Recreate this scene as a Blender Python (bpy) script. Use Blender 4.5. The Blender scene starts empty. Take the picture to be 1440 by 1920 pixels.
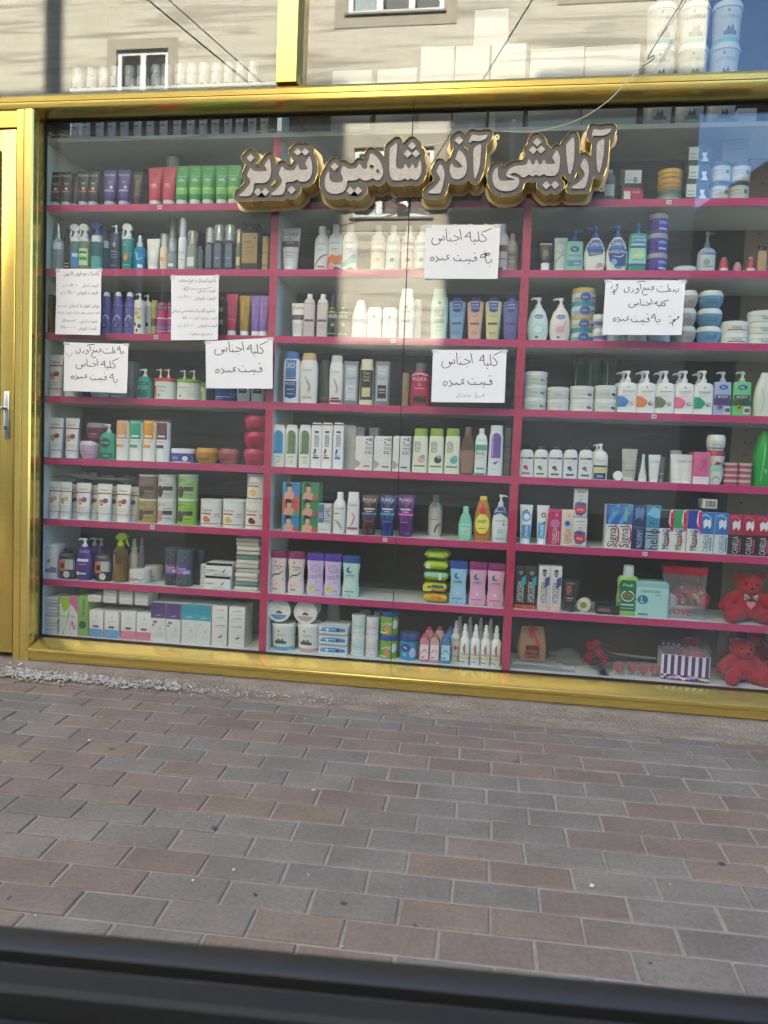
import bpy, bmesh, math, random
import numpy as np
from mathutils import Matrix, Vector, noise
random.seed(7)
S = bpy.context.scene
COL = S.collection
PI = math.pi

# ------------------------------------------------------------ camera, sky, sun, exposure
YAW, PIT, ROL, FPX = 0.14656, -0.06426, -0.03939, 1450.0
EYE = np.array([0.0, -3.1, 0.95])
def _rot():
    a, b, c = YAW, PIT, ROL
    Rz = np.array([[math.cos(a), -math.sin(a), 0], [math.sin(a), math.cos(a), 0], [0, 0, 1]])
    Rx = np.array([[1, 0, 0], [0, math.cos(b), -math.sin(b)], [0, math.sin(b), math.cos(b)]])
    Ry = np.array([[math.cos(c), 0, math.sin(c)], [0, 1, 0], [-math.sin(c), 0, math.cos(c)]])
    return Rz @ Rx @ Ry
RM = _rot()
cam = bpy.data.cameras.new('camera')
cam.sensor_fit = 'HORIZONTAL'; cam.sensor_width = 36.0; cam.lens = 36.0 * FPX / 1440.0
cam.clip_start = 0.02; cam.clip_end = 400
cam.dof.use_dof = True; cam.dof.focus_distance = 3.2; cam.dof.aperture_fstop = 10.0
camo = bpy.data.objects.new('camera', cam); COL.objects.link(camo)
m4 = Matrix.Identity(4)
for i in range(3):
    m4[i][0] = RM[i, 0]; m4[i][1] = RM[i, 2]; m4[i][2] = -RM[i, 1]; m4[i][3] = EYE[i]
camo.matrix_world = m4
S.camera = camo

SUN_EL = math.radians(35)
w = bpy.data.worlds.new('World'); S.world = w; w.use_nodes = True
nt = w.node_tree; nt.nodes.clear()
sky = nt.nodes.new('ShaderNodeTexSky'); sky.sky_type = 'NISHITA'; sky.sun_disc = False
sky.sun_elevation = SUN_EL; sky.sun_rotation = 0.0; sky.air_density = 1.0; sky.dust_density = 0.15; sky.ozone_density = 6.0
bg = nt.nodes.new('ShaderNodeBackground'); bg.inputs['Strength'].default_value = 0.08
wo = nt.nodes.new('ShaderNodeOutputWorld')
nt.links.new(sky.outputs[0], bg.inputs[0]); nt.links.new(bg.outputs[0], wo.inputs[0])
sl = bpy.data.lights.new('sun', 'SUN'); sl.energy = 4.8; sl.angle = math.radians(0.8); sl.color = (1.0, 0.93, 0.82)
so = bpy.data.objects.new('sun', sl); so.rotation_euler = (-(PI / 2 - SUN_EL), 0, 0); so.location = (0, 20, 20); COL.objects.link(so)
S.view_settings.view_transform = 'Standard'; S.view_settings.look = 'None'
S.view_settings.gamma = 1.0; S.view_settings.use_curve_mapping = False
S.view_settings.exposure = 3.25
S.view_settings.use_white_balance = True; S.view_settings.white_balance_temperature = 6500; S.view_settings.white_balance_tint = 8
S.cycles.max_bounces = 10; S.cycles.diffuse_bounces = 4; S.cycles.glossy_bounces = 5
S.cycles.transparent_max_bounces = 16; S.cycles.transmission_bounces = 6
S.cycles.caustics_reflective = False; S.cycles.caustics_refractive = False
S.cycles.sample_clamp_indirect = 6.0
S.cycles.use_denoising = True

# photograph pixel -> a point of the place, at a known depth (Y) or height (z)
def ray(x, y):
    return RM @ np.array([(x - 720.0) / FPX, 1.0, (960.0 - y) / FPX])
def at(x, y, Y):
    d = ray(x, y); return EYE + d * ((Y - EYE[1]) / d[1])
def gz(x, y, z):
    d = ray(x, y); return EYE + d * ((z - EYE[2]) / d[2])

# ------------------------------------------------------------ helpers
def lin(h):
    if not isinstance(h, str): return tuple(h)
    if len(h) == 3: h = ''.join(c * 2 for c in h)
    v = [int(h[i:i + 2], 16) / 255.0 for i in (0, 2, 4)]
    return tuple(c / 12.92 if c <= 0.04045 else ((c + 0.055) / 1.055) ** 2.4 for c in v)
MATS = {}
def bsdf(name):
    m = bpy.data.materials.new(name); m.use_nodes = True
    return m, m.node_tree, m.node_tree.nodes['Principled BSDF']
# kinds: p plastic, g glossy plastic, c card, t translucent/clear, m metal, f fabric
def mat(h, kind='p'):
    k = (h, kind)
    if k in MATS: return MATS[k]
    m, nt, b = bsdf('%s_%s' % ({'p': 'plastic', 'g': 'gloss', 'c': 'card', 't': 'clear', 'm': 'metal', 'f': 'cloth', 'r': 'rubber', 'v': 'film', 'h': 'bag_film'}[kind], h))
    c = lin(h)
    if max(c) > 0.80: c = tuple(min(x, 0.80) for x in c)
    b.inputs['Base Color'].default_value = (*c, 1)
    b.inputs['Roughness'].default_value = {'p': .38, 'g': .2, 'c': .5, 't': .12, 'm': .32, 'f': .95, 'r': .6, 'v': .08, 'h': .15}[kind]
    b.inputs['IOR'].default_value = 1.45
    if kind == 'm': b.inputs['Metallic'].default_value = 1.0
    if kind == 'f':
        b.inputs['Sheen Weight'].default_value = .12
        n = nt.nodes.new('ShaderNodeTexNoise'); n.inputs['Scale'].default_value = 220; n.inputs['Detail'].default_value = 3
        bp = nt.nodes.new('ShaderNodeBump'); bp.inputs['Strength'].default_value = .6; bp.inputs['Distance'].default_value = .004
        tc = nt.nodes.new('ShaderNodeTexCoord')
        nt.links.new(tc.outputs['Object'], n.inputs['Vector']); nt.links.new(n.outputs[0], bp.inputs['Height']); nt.links.new(bp.outputs[0], b.inputs['Normal'])
    if kind in 'tvh':
        # tinted clear plastic: mostly see-through with a glossy skin
        tr = nt.nodes.new('ShaderNodeBsdfTransparent'); tr.inputs[0].default_value = (*([min(1, .25 + .75 * x) for x in c] if kind == 't' else (.96, .97, .97)), 1)
        mx = nt.nodes.new('ShaderNodeMixShader'); mx.inputs[0].default_value = .45 if kind == 't' else .1 if kind == 'v' else .3
        out = nt.nodes['Material Output']
        nt.links.new(tr.outputs[0], mx.inputs[1]); nt.links.new(b.outputs[0], mx.inputs[2]); nt.links.new(mx.outputs[0], out.inputs[0])
    MATS[k] = m
    return m
def M(spec):
    """'f0a' or 'g:f0a' or a material"""
    if not isinstance(spec, str): return spec
    if ':' in spec: k, h = spec.split(':'); return mat(h, k)
    return mat(spec, 'p')

class MB:
    """collects shapes for ONE mesh object"""
    def __init__(s): s.v = []; s.f = []; s.mi = []; s.mats = []; s.sm = []
    def slot(s, m):
        m = M(m)
        if m not in s.mats: s.mats.append(m)
        return s.mats.index(m)
    def add(s, verts, faces, m, smooth=False):
        o = len(s.v); k = s.slot(m)
        s.v += [tuple(map(float, p)) for p in verts]
        for f in faces:
            s.f.append(tuple(i + o for i in f)); s.mi.append(k); s.sm.append(smooth)
        return s
    def box(s, x0, x1, y0, y1, z0, z1, m, bev=0.0):
        if bev <= 0:
            v = [(x, y, z) for x in (x0, x1) for y in (y0, y1) for z in (z0, z1)]
            f = [(0, 1, 3, 2), (4, 6, 7, 5), (0, 4, 5, 1), (2, 3, 7, 6), (0, 2, 6, 4), (1, 5, 7, 3)]
            return s.add(v, f, m)
        bm = bmesh.new(); bmesh.ops.create_cube(bm, size=1)
        for q in bm.verts: q.co = ((x0 + x1) / 2 + q.co.x * (x1 - x0), (y0 + y1) / 2 + q.co.y * (y1 - y0), (z0 + z1) / 2 + q.co.z * (z1 - z0))
        bmesh.ops.bevel(bm, geom=list(bm.edges), offset=bev, segments=2, affect='EDGES', profile=.5)
        return s.bm(bm, m, True)
    def bm(s, bm, m, smooth=False):
        bm.verts.index_update()
        s.add([q.co for q in bm.verts], [[q.index for q in f.verts] for f in bm.faces], m, smooth); bm.free(); return s
    def loft(s, rings, m, cap0=True, cap1=True, smooth=True):
        n = len(rings[0]); v = [p for r in rings for p in r]; f = []
        for i in range(len(rings) - 1):
            for j in range(n):
                a = i * n + j; b = i * n + (j + 1) % n
                f.append((a, b, b + n, a + n))
        if cap0: f.append(tuple(range(n - 1, -1, -1)))
        if cap1: f.append(tuple((len(rings) - 1) * n + j for j in range(n)))
        return s.add(v, f, m, smooth)
    def tube(s, pts, r, m, n=8, caps=True):
        pts = [Vector(p) for p in pts]; rs = r if isinstance(r, (list, tuple)) else [r] * len(pts)
        rings = []; up = Vector((0.13, 0.21, 0.97))
        for i, p in enumerate(pts):
            d = (pts[min(i + 1, len(pts) - 1)] - pts[max(i - 1, 0)]).normalized()
            a = d.cross(up)
            if a.length < 1e-4: a = d.cross(Vector((1, 0, 0)))
            a.normalize(); b = d.cross(a).normalized()
            rings.append([p + a * (rs[i] * math.cos(t * 2 * PI / n)) + b * (rs[i] * math.sin(t * 2 * PI / n)) for t in range(n)])
        return s.loft(rings, m, caps, caps)
    def build(s, name, parent=None, loc=None):
        me = bpy.data.meshes.new(name); me.from_pydata(s.v, [], s.f)
        for q in s.mats: me.materials.append(q)
        me.polygons.foreach_set('material_index', s.mi); me.polygons.foreach_set('use_smooth', s.sm)
        me.update()
        try: me.set_sharp_from_angle(angle=math.radians(40))
        except Exception: pass
        return put(name, me, parent, loc)
def put(name, me, parent=None, loc=None):
    o = bpy.data.objects.new(name, me); COL.objects.link(o)
    if parent is not None: o.parent = parent
    if loc is not None: o.location = loc
    return o
def tag(o, label=None, cat=None, group=None, kind=None):
    if label: o['label'] = label
    if cat: o['category'] = cat
    if group: o['group'] = group
    if kind: o['kind'] = kind
    return o
def empty(name, loc, label, cat, group=None, rz=0.0):
    o = bpy.data.objects.new(name, None); o.empty_display_size = .05; COL.objects.link(o)
    o.location = loc; o.rotation_euler = (0, 0, rz)
    return tag(o, label, cat, group)
def N(nt, t, **kw):
    n = nt.nodes.new('ShaderNode' + t)
    for k, v in kw.items():
        if k in n.inputs: n.inputs[k].default_value = v
        else: setattr(n, k, v)
    return n
def ramp(nt, fac, stops):
    r = nt.nodes.new('ShaderNodeValToRGB'); e = r.color_ramp.elements
    while len(e) < len(stops): e.new(.5)
    for q, (p, c) in zip(e, stops): q.position = p; q.color = (*lin(c), 1)
    nt.links.new(fac, r.inputs[0]); return r

# ------------------------------------------------------------ setting materials
def m_gold():
    m, nt, b = bsdf('gold_anodised_aluminium')
    tc = N(nt, 'TexCoord'); mp = N(nt, 'Mapping'); mp.inputs['Scale'].default_value = (3, 40, 40)
    n = N(nt, 'TexNoise', Scale=4.0, Detail=4.0)
    nt.links.new(tc.outputs['Object'], mp.inputs[0]); nt.links.new(mp.outputs[0], n.inputs['Vector'])
    r = ramp(nt, n.outputs[0], [(.3, 'e2c266'), (.7, 'e8cc74')]); nt.links.new(r.outputs[0], b.inputs['Base Color'])
    b.inputs['Metallic'].default_value = .76
    mr = N(nt, 'MapRange'); mr.inputs[3].default_value = .19; mr.inputs[4].default_value = .25
    nt.links.new(n.outputs[0], mr.inputs[0]); nt.links.new(mr.outputs[0], b.inputs['Roughness'])
    return m
def m_glass(name, f0, tint=(.97, .985, .98)):
    m = bpy.data.materials.new(name); m.use_nodes = True; nt = m.node_tree; nt.nodes.clear()
    out = N(nt, 'OutputMaterial'); tr = N(nt, 'BsdfTransparent'); tr.inputs[0].default_value = (*tint, 1)
    gl = N(nt, 'BsdfGlossy'); gl.inputs['Roughness'].default_value = 0.0; gl.inputs[0].default_value = (.98, .99, 1, 1)
    lw = N(nt, 'LayerWeight'); lw.inputs['Blend'].default_value = .5
    # Schlick: F0 + (1-F0) * (1-cos)^5
    p = N(nt, 'Math', operation='POWER'); p.inputs[1].default_value = 5.0
    nt.links.new(lw.outputs['Facing'], p.inputs[0])
    mr = N(nt, 'MapRange'); mr.inputs[3].default_value = f0; mr.inputs[4].default_value = 1.0
    nt.links.new(p.outputs[0], mr.inputs[0])
    mx = N(nt, 'MixShader'); nt.links.new(mr.outputs[0], mx.inputs[0])
    nt.links.new(tr.outputs[0], mx.inputs[1]); nt.links.new(gl.outputs[0], mx.inputs[2])
    # uneven pale film added over the glass to imitate a milky haze
    df = N(nt, 'BsdfDiffuse'); df.inputs[0].default_value = (.62, .6, .55, 1)
    tc = N(nt, 'TexCoord'); mp = N(nt, 'Mapping'); mp.inputs['Scale'].default_value = (1.2, 1.0, .7); n = N(nt, 'TexNoise', Scale=1.6, Detail=5.0, Roughness=.6)
    nt.links.new(tc.outputs['Object'], mp.inputs[0]); nt.links.new(mp.outputs[0], n.inputs['Vector'])
    m2 = N(nt, 'MapRange'); m2.inputs[1].default_value = .3; m2.inputs[2].default_value = .75; m2.inputs[3].default_value = .014; m2.inputs[4].default_value = .038
    nt.links.new(n.outputs[0], m2.inputs[0])
    mx2 = N(nt, 'MixShader'); nt.links.new(m2.outputs[0], mx2.inputs[0]); nt.links.new(mx.outputs[0], mx2.inputs[1]); nt.links.new(df.outputs[0], mx2.inputs[2])
    nt.links.new(mx2.outputs[0], out.inputs[0])
    return m
def m_stone(name, base, dark, sx, sz, joint=None):
    """horizontally bedded stone cladding"""
    m, nt, b = bsdf(name)
    tc = N(nt, 'TexCoord'); mp = N(nt, 'Mapping'); mp.inputs['Scale'].default_value = (sx, sx, sz)
    n = N(nt, 'TexNoise', Scale=1.0, Detail=8.0, Roughness=.62); n.inputs['Distortion'].default_value = .6
    nt.links.new(tc.outputs['Object'], mp.inputs[0]); nt.links.new(mp.outputs[0], n.inputs['Vector'])
    r = ramp(nt, n.outputs[0], [(.3, '9d9484'), (.42, dark), (.52, base), (.6, 'c9c1af'), (.75, base)])
    sw = N(nt, 'SeparateXYZ'); cb = N(nt, 'CombineXYZ')
    nt.links.new(tc.outputs['Object'], sw.inputs[0]); nt.links.new(sw.outputs[0], cb.inputs[0]); nt.links.new(sw.outputs[2], cb.inputs[1])
    br = N(nt, 'TexBrick', Scale=1.0); br.inputs['Brick Width'].default_value = 1.25; br.inputs['Row Height'].default_value = .42
    br.inputs['Mortar Size'].default_value = .005; br.inputs['Color1'].default_value = (1, 1, 1, 1); br.inputs['Color2'].default_value = (.92, .915, .9, 1)
    br.inputs['Mortar'].default_value = (.72, .7, .67, 1)
    nt.links.new(cb.outputs[0], br.inputs['Vector'])
    mx = N(nt, 'MixRGB', blend_type='MULTIPLY'); mx.inputs[0].default_value = 1.0
    nt.links.new(r.outputs[0], mx.inputs[1]); nt.links.new(br.outputs[0], mx.inputs[2])
    nt.links.new(mx.outputs[0], b.inputs['Base Color']); b.inputs['Roughness'].default_value = .75
    return m
def m_noise(name, c0, c1, scale, rough=.85, bump=.0, detail=6.0, dist=.01):
    m, nt, b = bsdf(name)
    tc = N(nt, 'TexCoord'); n = N(nt, 'TexNoise', Scale=scale, Detail=detail, Roughness=.65)
    nt.links.new(tc.outputs['Object'], n.inputs['Vector'])
    r = ramp(nt, n.outputs[0], [(.32, c0), (.68, c1)]); nt.links.new(r.outputs[0], b.inputs['Base Color'])
    b.inputs['Roughness'].default_value = rough
    if bump:
        n2 = N(nt, 'TexNoise', Scale=scale * 6, Detail=4.0); nt.links.new(tc.outputs['Object'], n2.inputs['Vector'])
        bp = N(nt, 'Bump'); bp.inputs['Strength'].default_value = bump; bp.inputs['Distance'].default_value = dist
        nt.links.new(n2.outputs[0], bp.inputs['Height']); nt.links.new(bp.outputs[0], b.inputs['Normal'])
    return m
GOLD = m_gold()
GLASS = m_glass('shop_glass', .045)
GLASS_UP = m_glass('coated_transom_glass', .055, (.93, .95, .94))
WALLPANE = m_glass('house_window_glass', .06)
TRAV = m_stone('travertine_cladding', 'd8d0be', 'b3aa99', .5, 6.0)
TRIM = m_noise('stone_trim', 'a49a88', 'b5ab99', 3.0)
WHITE_PVC = mat('e8ecee', 'p')
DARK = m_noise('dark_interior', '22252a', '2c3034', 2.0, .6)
RENDER = m_noise('grey_render', '6f6a62', '857f75', 1.2)
SHELFW = m_noise('white_melamine', 'd3d9d4', 'dde2dd', 6.0, .42)
PINK = m_noise('pink_edging', 'b62d63', 'be356c', 9.0, .4)
PINKV = m_noise('crimson_edging', 'b32a50', 'bc3259', 9.0, .42)

# ------------------------------------------------------------ ground: road, kerb, pavement
def sheet(name, x0, x1, y0, y1, z, m):
    b = MB(); b.add([(x0, y0, z), (x1, y0, z), (x1, y1, z), (x0, y1, z)], [(0, 1, 2, 3)], m)
    return tag(b.build(name), kind='structure')
ASPH = m_noise('asphalt', '3c3b3a', '4a4947', 9.0, .9, .5)
sheet('ground', -150, 150, -150, 150, -.16, m_noise('dusty_ground', '6d665c', '7d766b', 1.5))
sheet('road', -40, 40, -6.6, -2.35, -.155, ASPH)
MORTAR = m_noise('sandy_joint', '958b7d', 'aa9e90', 30.0, .95, .4)
def slope(y): return max(0.0, -y - .5) * .045            # the pavement falls towards the road
def pavers():
    L, Wd, g = .2, .097, .0075
    m, nt, b = bsdf('concrete_paver')
    at_ = N(nt, 'Attribute'); at_.attribute_name = 'tone'
    tc = N(nt, 'TexCoord'); n = N(nt, 'TexNoise', Scale=90.0, Detail=6.0, Roughness=.7); n2 = N(nt, 'TexNoise', Scale=7.0, Detail=5.0)
    nt.links.new(tc.outputs['Object'], n.inputs['Vector']); nt.links.new(tc.outputs['Object'], n2.inputs['Vector'])
    r1 = ramp(nt, n.outputs[0], [(.25, 'b8b8b8'), (.75, 'ffffff')]); r2 = ramp(nt, n2.outputs[0], [(.3, 'd0cec8'), (.7, 'ffffff')])
    mx = N(nt, 'MixRGB', blend_type='MULTIPLY'); mx.inputs[0].default_value = .75
    mx2 = N(nt, 'MixRGB', blend_type='MULTIPLY'); mx2.inputs[0].default_value = .6
    nt.links.new(at_.outputs['Color'], mx.inputs[1]); nt.links.new(r1.outputs[0], mx.inputs[2])
    nt.links.new(mx.outputs[0], mx2.inputs[1]); nt.links.new(r2.outputs[0], mx2.inputs[2])
    nt.links.new(mx2.outputs[0], b.inputs['Base Color']); b.inputs['Roughness'].default_value = .82
    bp = N(nt, 'Bump'); bp.inputs['Strength'].default_value = .35; bp.inputs['Distance'].default_value = .003
    nt.links.new(n.outputs[0], bp.inputs['Height']); nt.links.new(bp.outputs[0], b.inputs['Normal'])
    v = []; f = []; col = []
    rnd = random.Random(3)
    grey = ['908578', '8d8376', '93887a', '8c8276']; red = ['938072', '948070', '907d70', '95816e', '907d6f', '928174']
    ni = int(5.6 / L); nj = 24
    for j in range(nj):
        y1 = -.15 - j * Wd; y0 = y1 - Wd + g
        for i in range(ni):
            x0 = -3.3 + i * L + (L / 2 if j % 2 else 0) + .012 * math.sin(j * 1.7)
            x1 = x0 + L - g
            q = noise.noise(Vector(((x0 + .6 * (-y0)) * 1.9, y0 * 2.6, 3.1))) + rnd.uniform(-.16, .16)
            c = lin(rnd.choice(red if q > -.02 else grey)); k = rnd.uniform(1.04, 1.17); c = tuple(a * k for a in c)
            zz = rnd.uniform(-.0012, .0012); tx = rnd.uniform(-.006, .006); ty = rnd.uniform(-.010, .010)
            dx = [rnd.uniform(-.0015, .0015) for _ in range(4)]
            X = [x0 + dx[0], x1 + dx[1], x1 + dx[2], x0 + dx[3]]; Y = [y0 + dx[1], y0 + dx[2], y1 + dx[3], y1 + dx[0]]
            cx, cy = (x0 + x1) / 2, (y0 + y1) / 2; o = len(v)
            for (ins, z) in ((0, -.03), (0, -.0035), (.0022, -.0008), (.005, 0)):
                for a in range(4):
                    px = X[a] + (ins if X[a] < cx else -ins); py = Y[a] + (ins if Y[a] < cy else -ins)
                    v.append((px - .026 * (py + .235), py + .026 * (px + .6), z + zz + (px - cx) * tx + (py - cy) * ty - slope(py)))
            for l in range(3):
                for a in range(4): f.append((o + l * 4 + a, o + l * 4 + (a + 1) % 4, o + l * 4 + 4 + (a + 1) % 4, o + l * 4 + 4 + a)); col.append(c)
            f.append((o + 12, o + 13, o + 14, o + 15)); col.append(c)
    me = bpy.data.meshes.new('pavement'); me.from_pydata(v, [], f); me.materials.append(m)
    ca = me.color_attributes.new('tone', 'FLOAT_COLOR', 'CORNER')
    arr = []
    for p, c in zip(me.polygons, col): arr += [*c, 1.0] * p.loop_total
    ca.data.foreach_set('color', arr)
    tag(put('pavement', me), kind='structure')
pavers()
b = MB(); pr = [(.2, -.0048), (-.5, -.0048), (-2.34, -.0048 - slope(-2.34)), (-2.34, -.3), (.2, -.3)]
b.add([(x, y, z) for x in (-14, 14) for y, z in pr], [(i, (i + 1) % 5, 5 + (i + 1) % 5, 5 + i) for i in range(5)] + [(4, 3, 2, 1, 0), (5, 6, 7, 8, 9)], MORTAR); tag(b.build('paving_bed'), kind='structure')
b = MB(); b.box(-14, 14, -2.52, -2.345, -.3, -.09, m_noise('kerb_concrete', '77736b', '8a857c', 8.0, .9, .3), .01); tag(b.build('kerb'), kind='structure')
def m_ledge():
    m, nt, b = bsdf('worn_concrete'); tc = N(nt, 'TexCoord'); cols = []
    mp = N(nt, 'Mapping'); mp.inputs['Scale'].default_value = (.35, 1.6, 1.6); nt.links.new(tc.outputs['Object'], mp.inputs[0])
    a = N(nt, 'TexNoise', Scale=14.0, Detail=8.0, Roughness=.7); nt.links.new(mp.outputs[0], a.inputs['Vector'])
    g = N(nt, 'TexNoise', Scale=160.0, Detail=4.0, Roughness=.7); nt.links.new(tc.outputs['Object'], g.inputs['Vector'])
    r1 = ramp(nt, a.outputs[0], [(.3, '786b5c'), (.5, '8f8170'), (.7, 'a09280')]); r2 = ramp(nt, g.outputs[0], [(.3, 'a8a4a0'), (.55, 'ffffff')])
    mx = N(nt, 'MixRGB', blend_type='MULTIPLY'); mx.inputs[0].default_value = .8; nt.links.new(r1.outputs[0], mx.inputs[1]); nt.links.new(r2.outputs[0], mx.inputs[2])
    nt.links.new(mx.outputs[0], b.inputs['Base Color']); b.inputs['Roughness'].default_value = .92
    bp = N(nt, 'Bump'); bp.inputs['Strength'].default_value = .8; bp.inputs['Distance'].default_value = .004; nt.links.new(g.outputs[0], bp.inputs['Height']); nt.links.new(bp.outputs[0], b.inputs['Normal'])
    return m
# worn concrete strip under the shop front
def threshold():
    m = m_ledge()
    nx, prof = 420, [(-.25, -.006), (-.246, .006), (-.236, .012), (-.222, .013), (-.214, .024), (-.2, .027), (-.19, .036), (-.182, .052), (-.172, .06), (-.15, .063), (-.1, .0645), (.05, .0645)]
    rnd = random.Random(5); v = []; f = []
    for i in range(nx + 1):
        x = -3.4 + i * 5.4 / nx
        for j, (y, z) in enumerate(prof):
            a = noise.noise(Vector((x * 9, y * 20, .3))); c = noise.noise(Vector((x * 31, y * 50, 4.3)))
            e = 1.0 if 0 < j < 9 else .12
            brk = max(0, noise.noise(Vector((x * 2.1, 0, 9.7)))) * .035
            v.append((x, y + e * (a * .012 + c * .006) - brk * .6 * (j < 4), z + e * (a * .005 + c * .005)))
    k = len(prof)
    for i in range(nx):
        for j in range(k - 1): f.append((i * k + j, (i + 1) * k + j, (i + 1) * k + j + 1, i * k + j + 1))
    b = MB(); b.add(v, f, m, True); tag(b.build('concrete_ledge'), kind='structure')
    # broken white plaster along its foot
    b = MB(); pm = m_noise('white_plaster', 'b4aa9b', 'd2cabd', 30.0, .95, .6)
    for k in range(1900):
        t = abs(rnd.gauss(0, .42))
        x = -2.05 + abs(rnd.gauss(0, .5)) + (rnd.uniform(0, 1.0) if rnd.random() < .25 else 0); 
        if x > -.55 and rnd.random() < .75: continue
        y = -.232 + .014 * noise.noise(Vector((x * 5, 1, 0))) + rnd.gauss(0, .013); s = rnd.choice([.002, .0025, .003, .004, .005, .006, .009]) * (1 if x < -1.2 else .7)
        if noise.noise(Vector((x * 3.3, y * 8, 7))) < -.42: continue
        p = [Vector((rnd.gauss(0, 1), rnd.gauss(0, 1), rnd.gauss(0, .3))).normalized() * s * rnd.uniform(.7, 1.2) for _ in range(7)]
        bm = bmesh.new()
        for q in p: bm.verts.new(q + Vector((x, y, .0165 + (y + .25) * .55 + rnd.uniform(0, .004))))
        bmesh.ops.convex_hull(bm, input=bm.verts)
        b.bm(bm, pm)
    tag(b.build('plaster_rubble'), 'crumbled white plaster along the foot of the concrete ledge', 'rubble', kind='stuff')
threshold()
def litter():
    rnd = random.Random(11); b = MB()
    for k in range(46):
        x, y = rnd.uniform(-1.9, 1.2), rnd.uniform(-1.75, -.3); s = rnd.uniform(.0015, .0045)
        bm = bmesh.new()
        for _ in range(6): bm.verts.new((x + rnd.gauss(0, s), y + rnd.gauss(0, s), .002 - slope(y) + abs(rnd.gauss(0, s * .5))))
        bmesh.ops.convex_hull(bm, input=bm.verts); b.bm(bm, rnd.choice(['cfc8bb', 'd8d4cc', '4a4640', '3f3c38']))
    for gx, gy, gr in ((.23, -1.63, .013), (-.7, -1.2, .009), (.6, -1.1, .008), (-1.2, -.8, .011), (.1, -.6, .007), (-.3, -1.45, .008)):
        b.add([(gx + gr * (1 + .2 * math.sin(3 * t)) * math.cos(t * PI / 7), gy + gr * .9 * math.sin(t * PI / 7), .0022 - slope(gy)) for t in range(14)], [tuple(range(14))], 'c:57524b')
    tag(b.build('pavement_grit'), 'scattered bits of grit on the brick pavement', 'grit', kind='stuff')
litter()

# ------------------------------------------------------------ the shop building
shop = empty('shop_building', (0, 0, 0), 'shop with a gold aluminium framed display window and glass door', 'shop building')
def extr_x(b, prof, x0, x1, m):
    n = len(prof); v = [(x, y, z) for x in (x0, x1) for y, z in prof]
    f = [(i, (i + 1) % n, n + (i + 1) % n, n + i) for i in range(n)] + [tuple(range(n - 1, -1, -1)), tuple(range(n, 2 * n))]
    b.add(v, f, m)
def extr_z(b, prof, z0, z1, m):
    n = len(prof); v = [(x, y, z) for z in (z0, z1) for x, y in prof]
    f = [(i, (i + 1) % n, n + (i + 1) % n, n + i) for i in range(n)] + [tuple(range(n - 1, -1, -1)), tuple(range(n, 2 * n))]
    b.add(v, f, m)
XR = 1.75                                            # right end of the window, beyond the frame
# bottom rail: face, bright rounded nosing, sloping top
b = MB(); extr_x(b, [(-.155, .067), (-.16, .08), (-.16, .098), (-.167, .103), (-.169, .11), (-.166, .117), (-.158, .121), (-.075, .142), (-.052, .143), (-.045, .138), (-.045, .067)], -1.912, XR, GOLD); b.build('bottom_rail', shop)
# transom rail between window and upper lights
b = MB(); extr_x(b, [(-.06, 2.305), (-.15, 2.306), (-.158, 2.309), (-.16, 2.314), (-.16, 2.3305), (-.154, 2.3325), (-.16, 2.3345), (-.161, 2.352), (-.15, 2.366), (-.128, 2.376), (-.06, 2.381), (-.04, 2.375), (-.04, 2.305)], -2.9, XR, GOLD); b.build('transom_rail', shop)
# left post with stepped moulding
b = MB(); extr_z(b, [(-1.985, -.16), (-1.957, -.162), (-1.954, -.157), (-1.951, -.162), (-1.92, -.165), (-1.914, -.158), (-1.916, -.128), (-1.926, -.122), (-1.922, -.112), (-1.932, -.1), (-1.928, -.06), (-1.937, -.045), (-1.985, -.04)], .06, 2.3045, GOLD); b.build('window_post', shop)
b = MB(); b.box(XR, XR + .07, -.16, -.04, .06, 4.2, GOLD, .004); b.build('window_post', shop)
b = MB(); extr_z(b, [(-.919, -.15), (-.915, -.158), (-.838, -.158), (-.834, -.15), (-.834, -.05), (-.919, -.05)], 2.379, 4.2, GOLD); b.build('transom_mullion', shop)
b = MB(); b.box(-2.9, XR, -.16, -.04, 4.2, 4.28, GOLD, .004); b.build('head_rail', shop)
# dark glazing gaskets, proud of the reveal
b = MB(); b.box(-1.936, -1.925, -.058, -.044, .1435, 2.3045, 'r:17181a'); b.box(-1.925, XR - .01, -.056, -.044, .1435, .1485, 'r:17181a'); b.box(-1.925, XR - .01, -.056, -.044, 2.296, 2.3045, 'r:17181a'); b.build('glazing_gasket', shop)
def pane(x0, x1, z0, z1, m, y=-.05):
    b = MB(); b.box(x0, x1, y - .003, y + .003, z0, z1, m); return b.build('window_pane', shop)
pane(-1.93, -.3985, .145, 2.302, GLASS); pane(-.3965, XR, .145, 2.302, GLASS)
pane(-2.85, -.92, 2.385, 4.2, GLASS_UP, -.08); pane(-.833, XR, 2.385, 4.2, GLASS_UP, -.08)
b = MB(); b.box(-.399, -.396, -.0555, -.0535, .15, 2.30, 'r:33383a'); b.build('glass_joint', shop)
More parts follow.
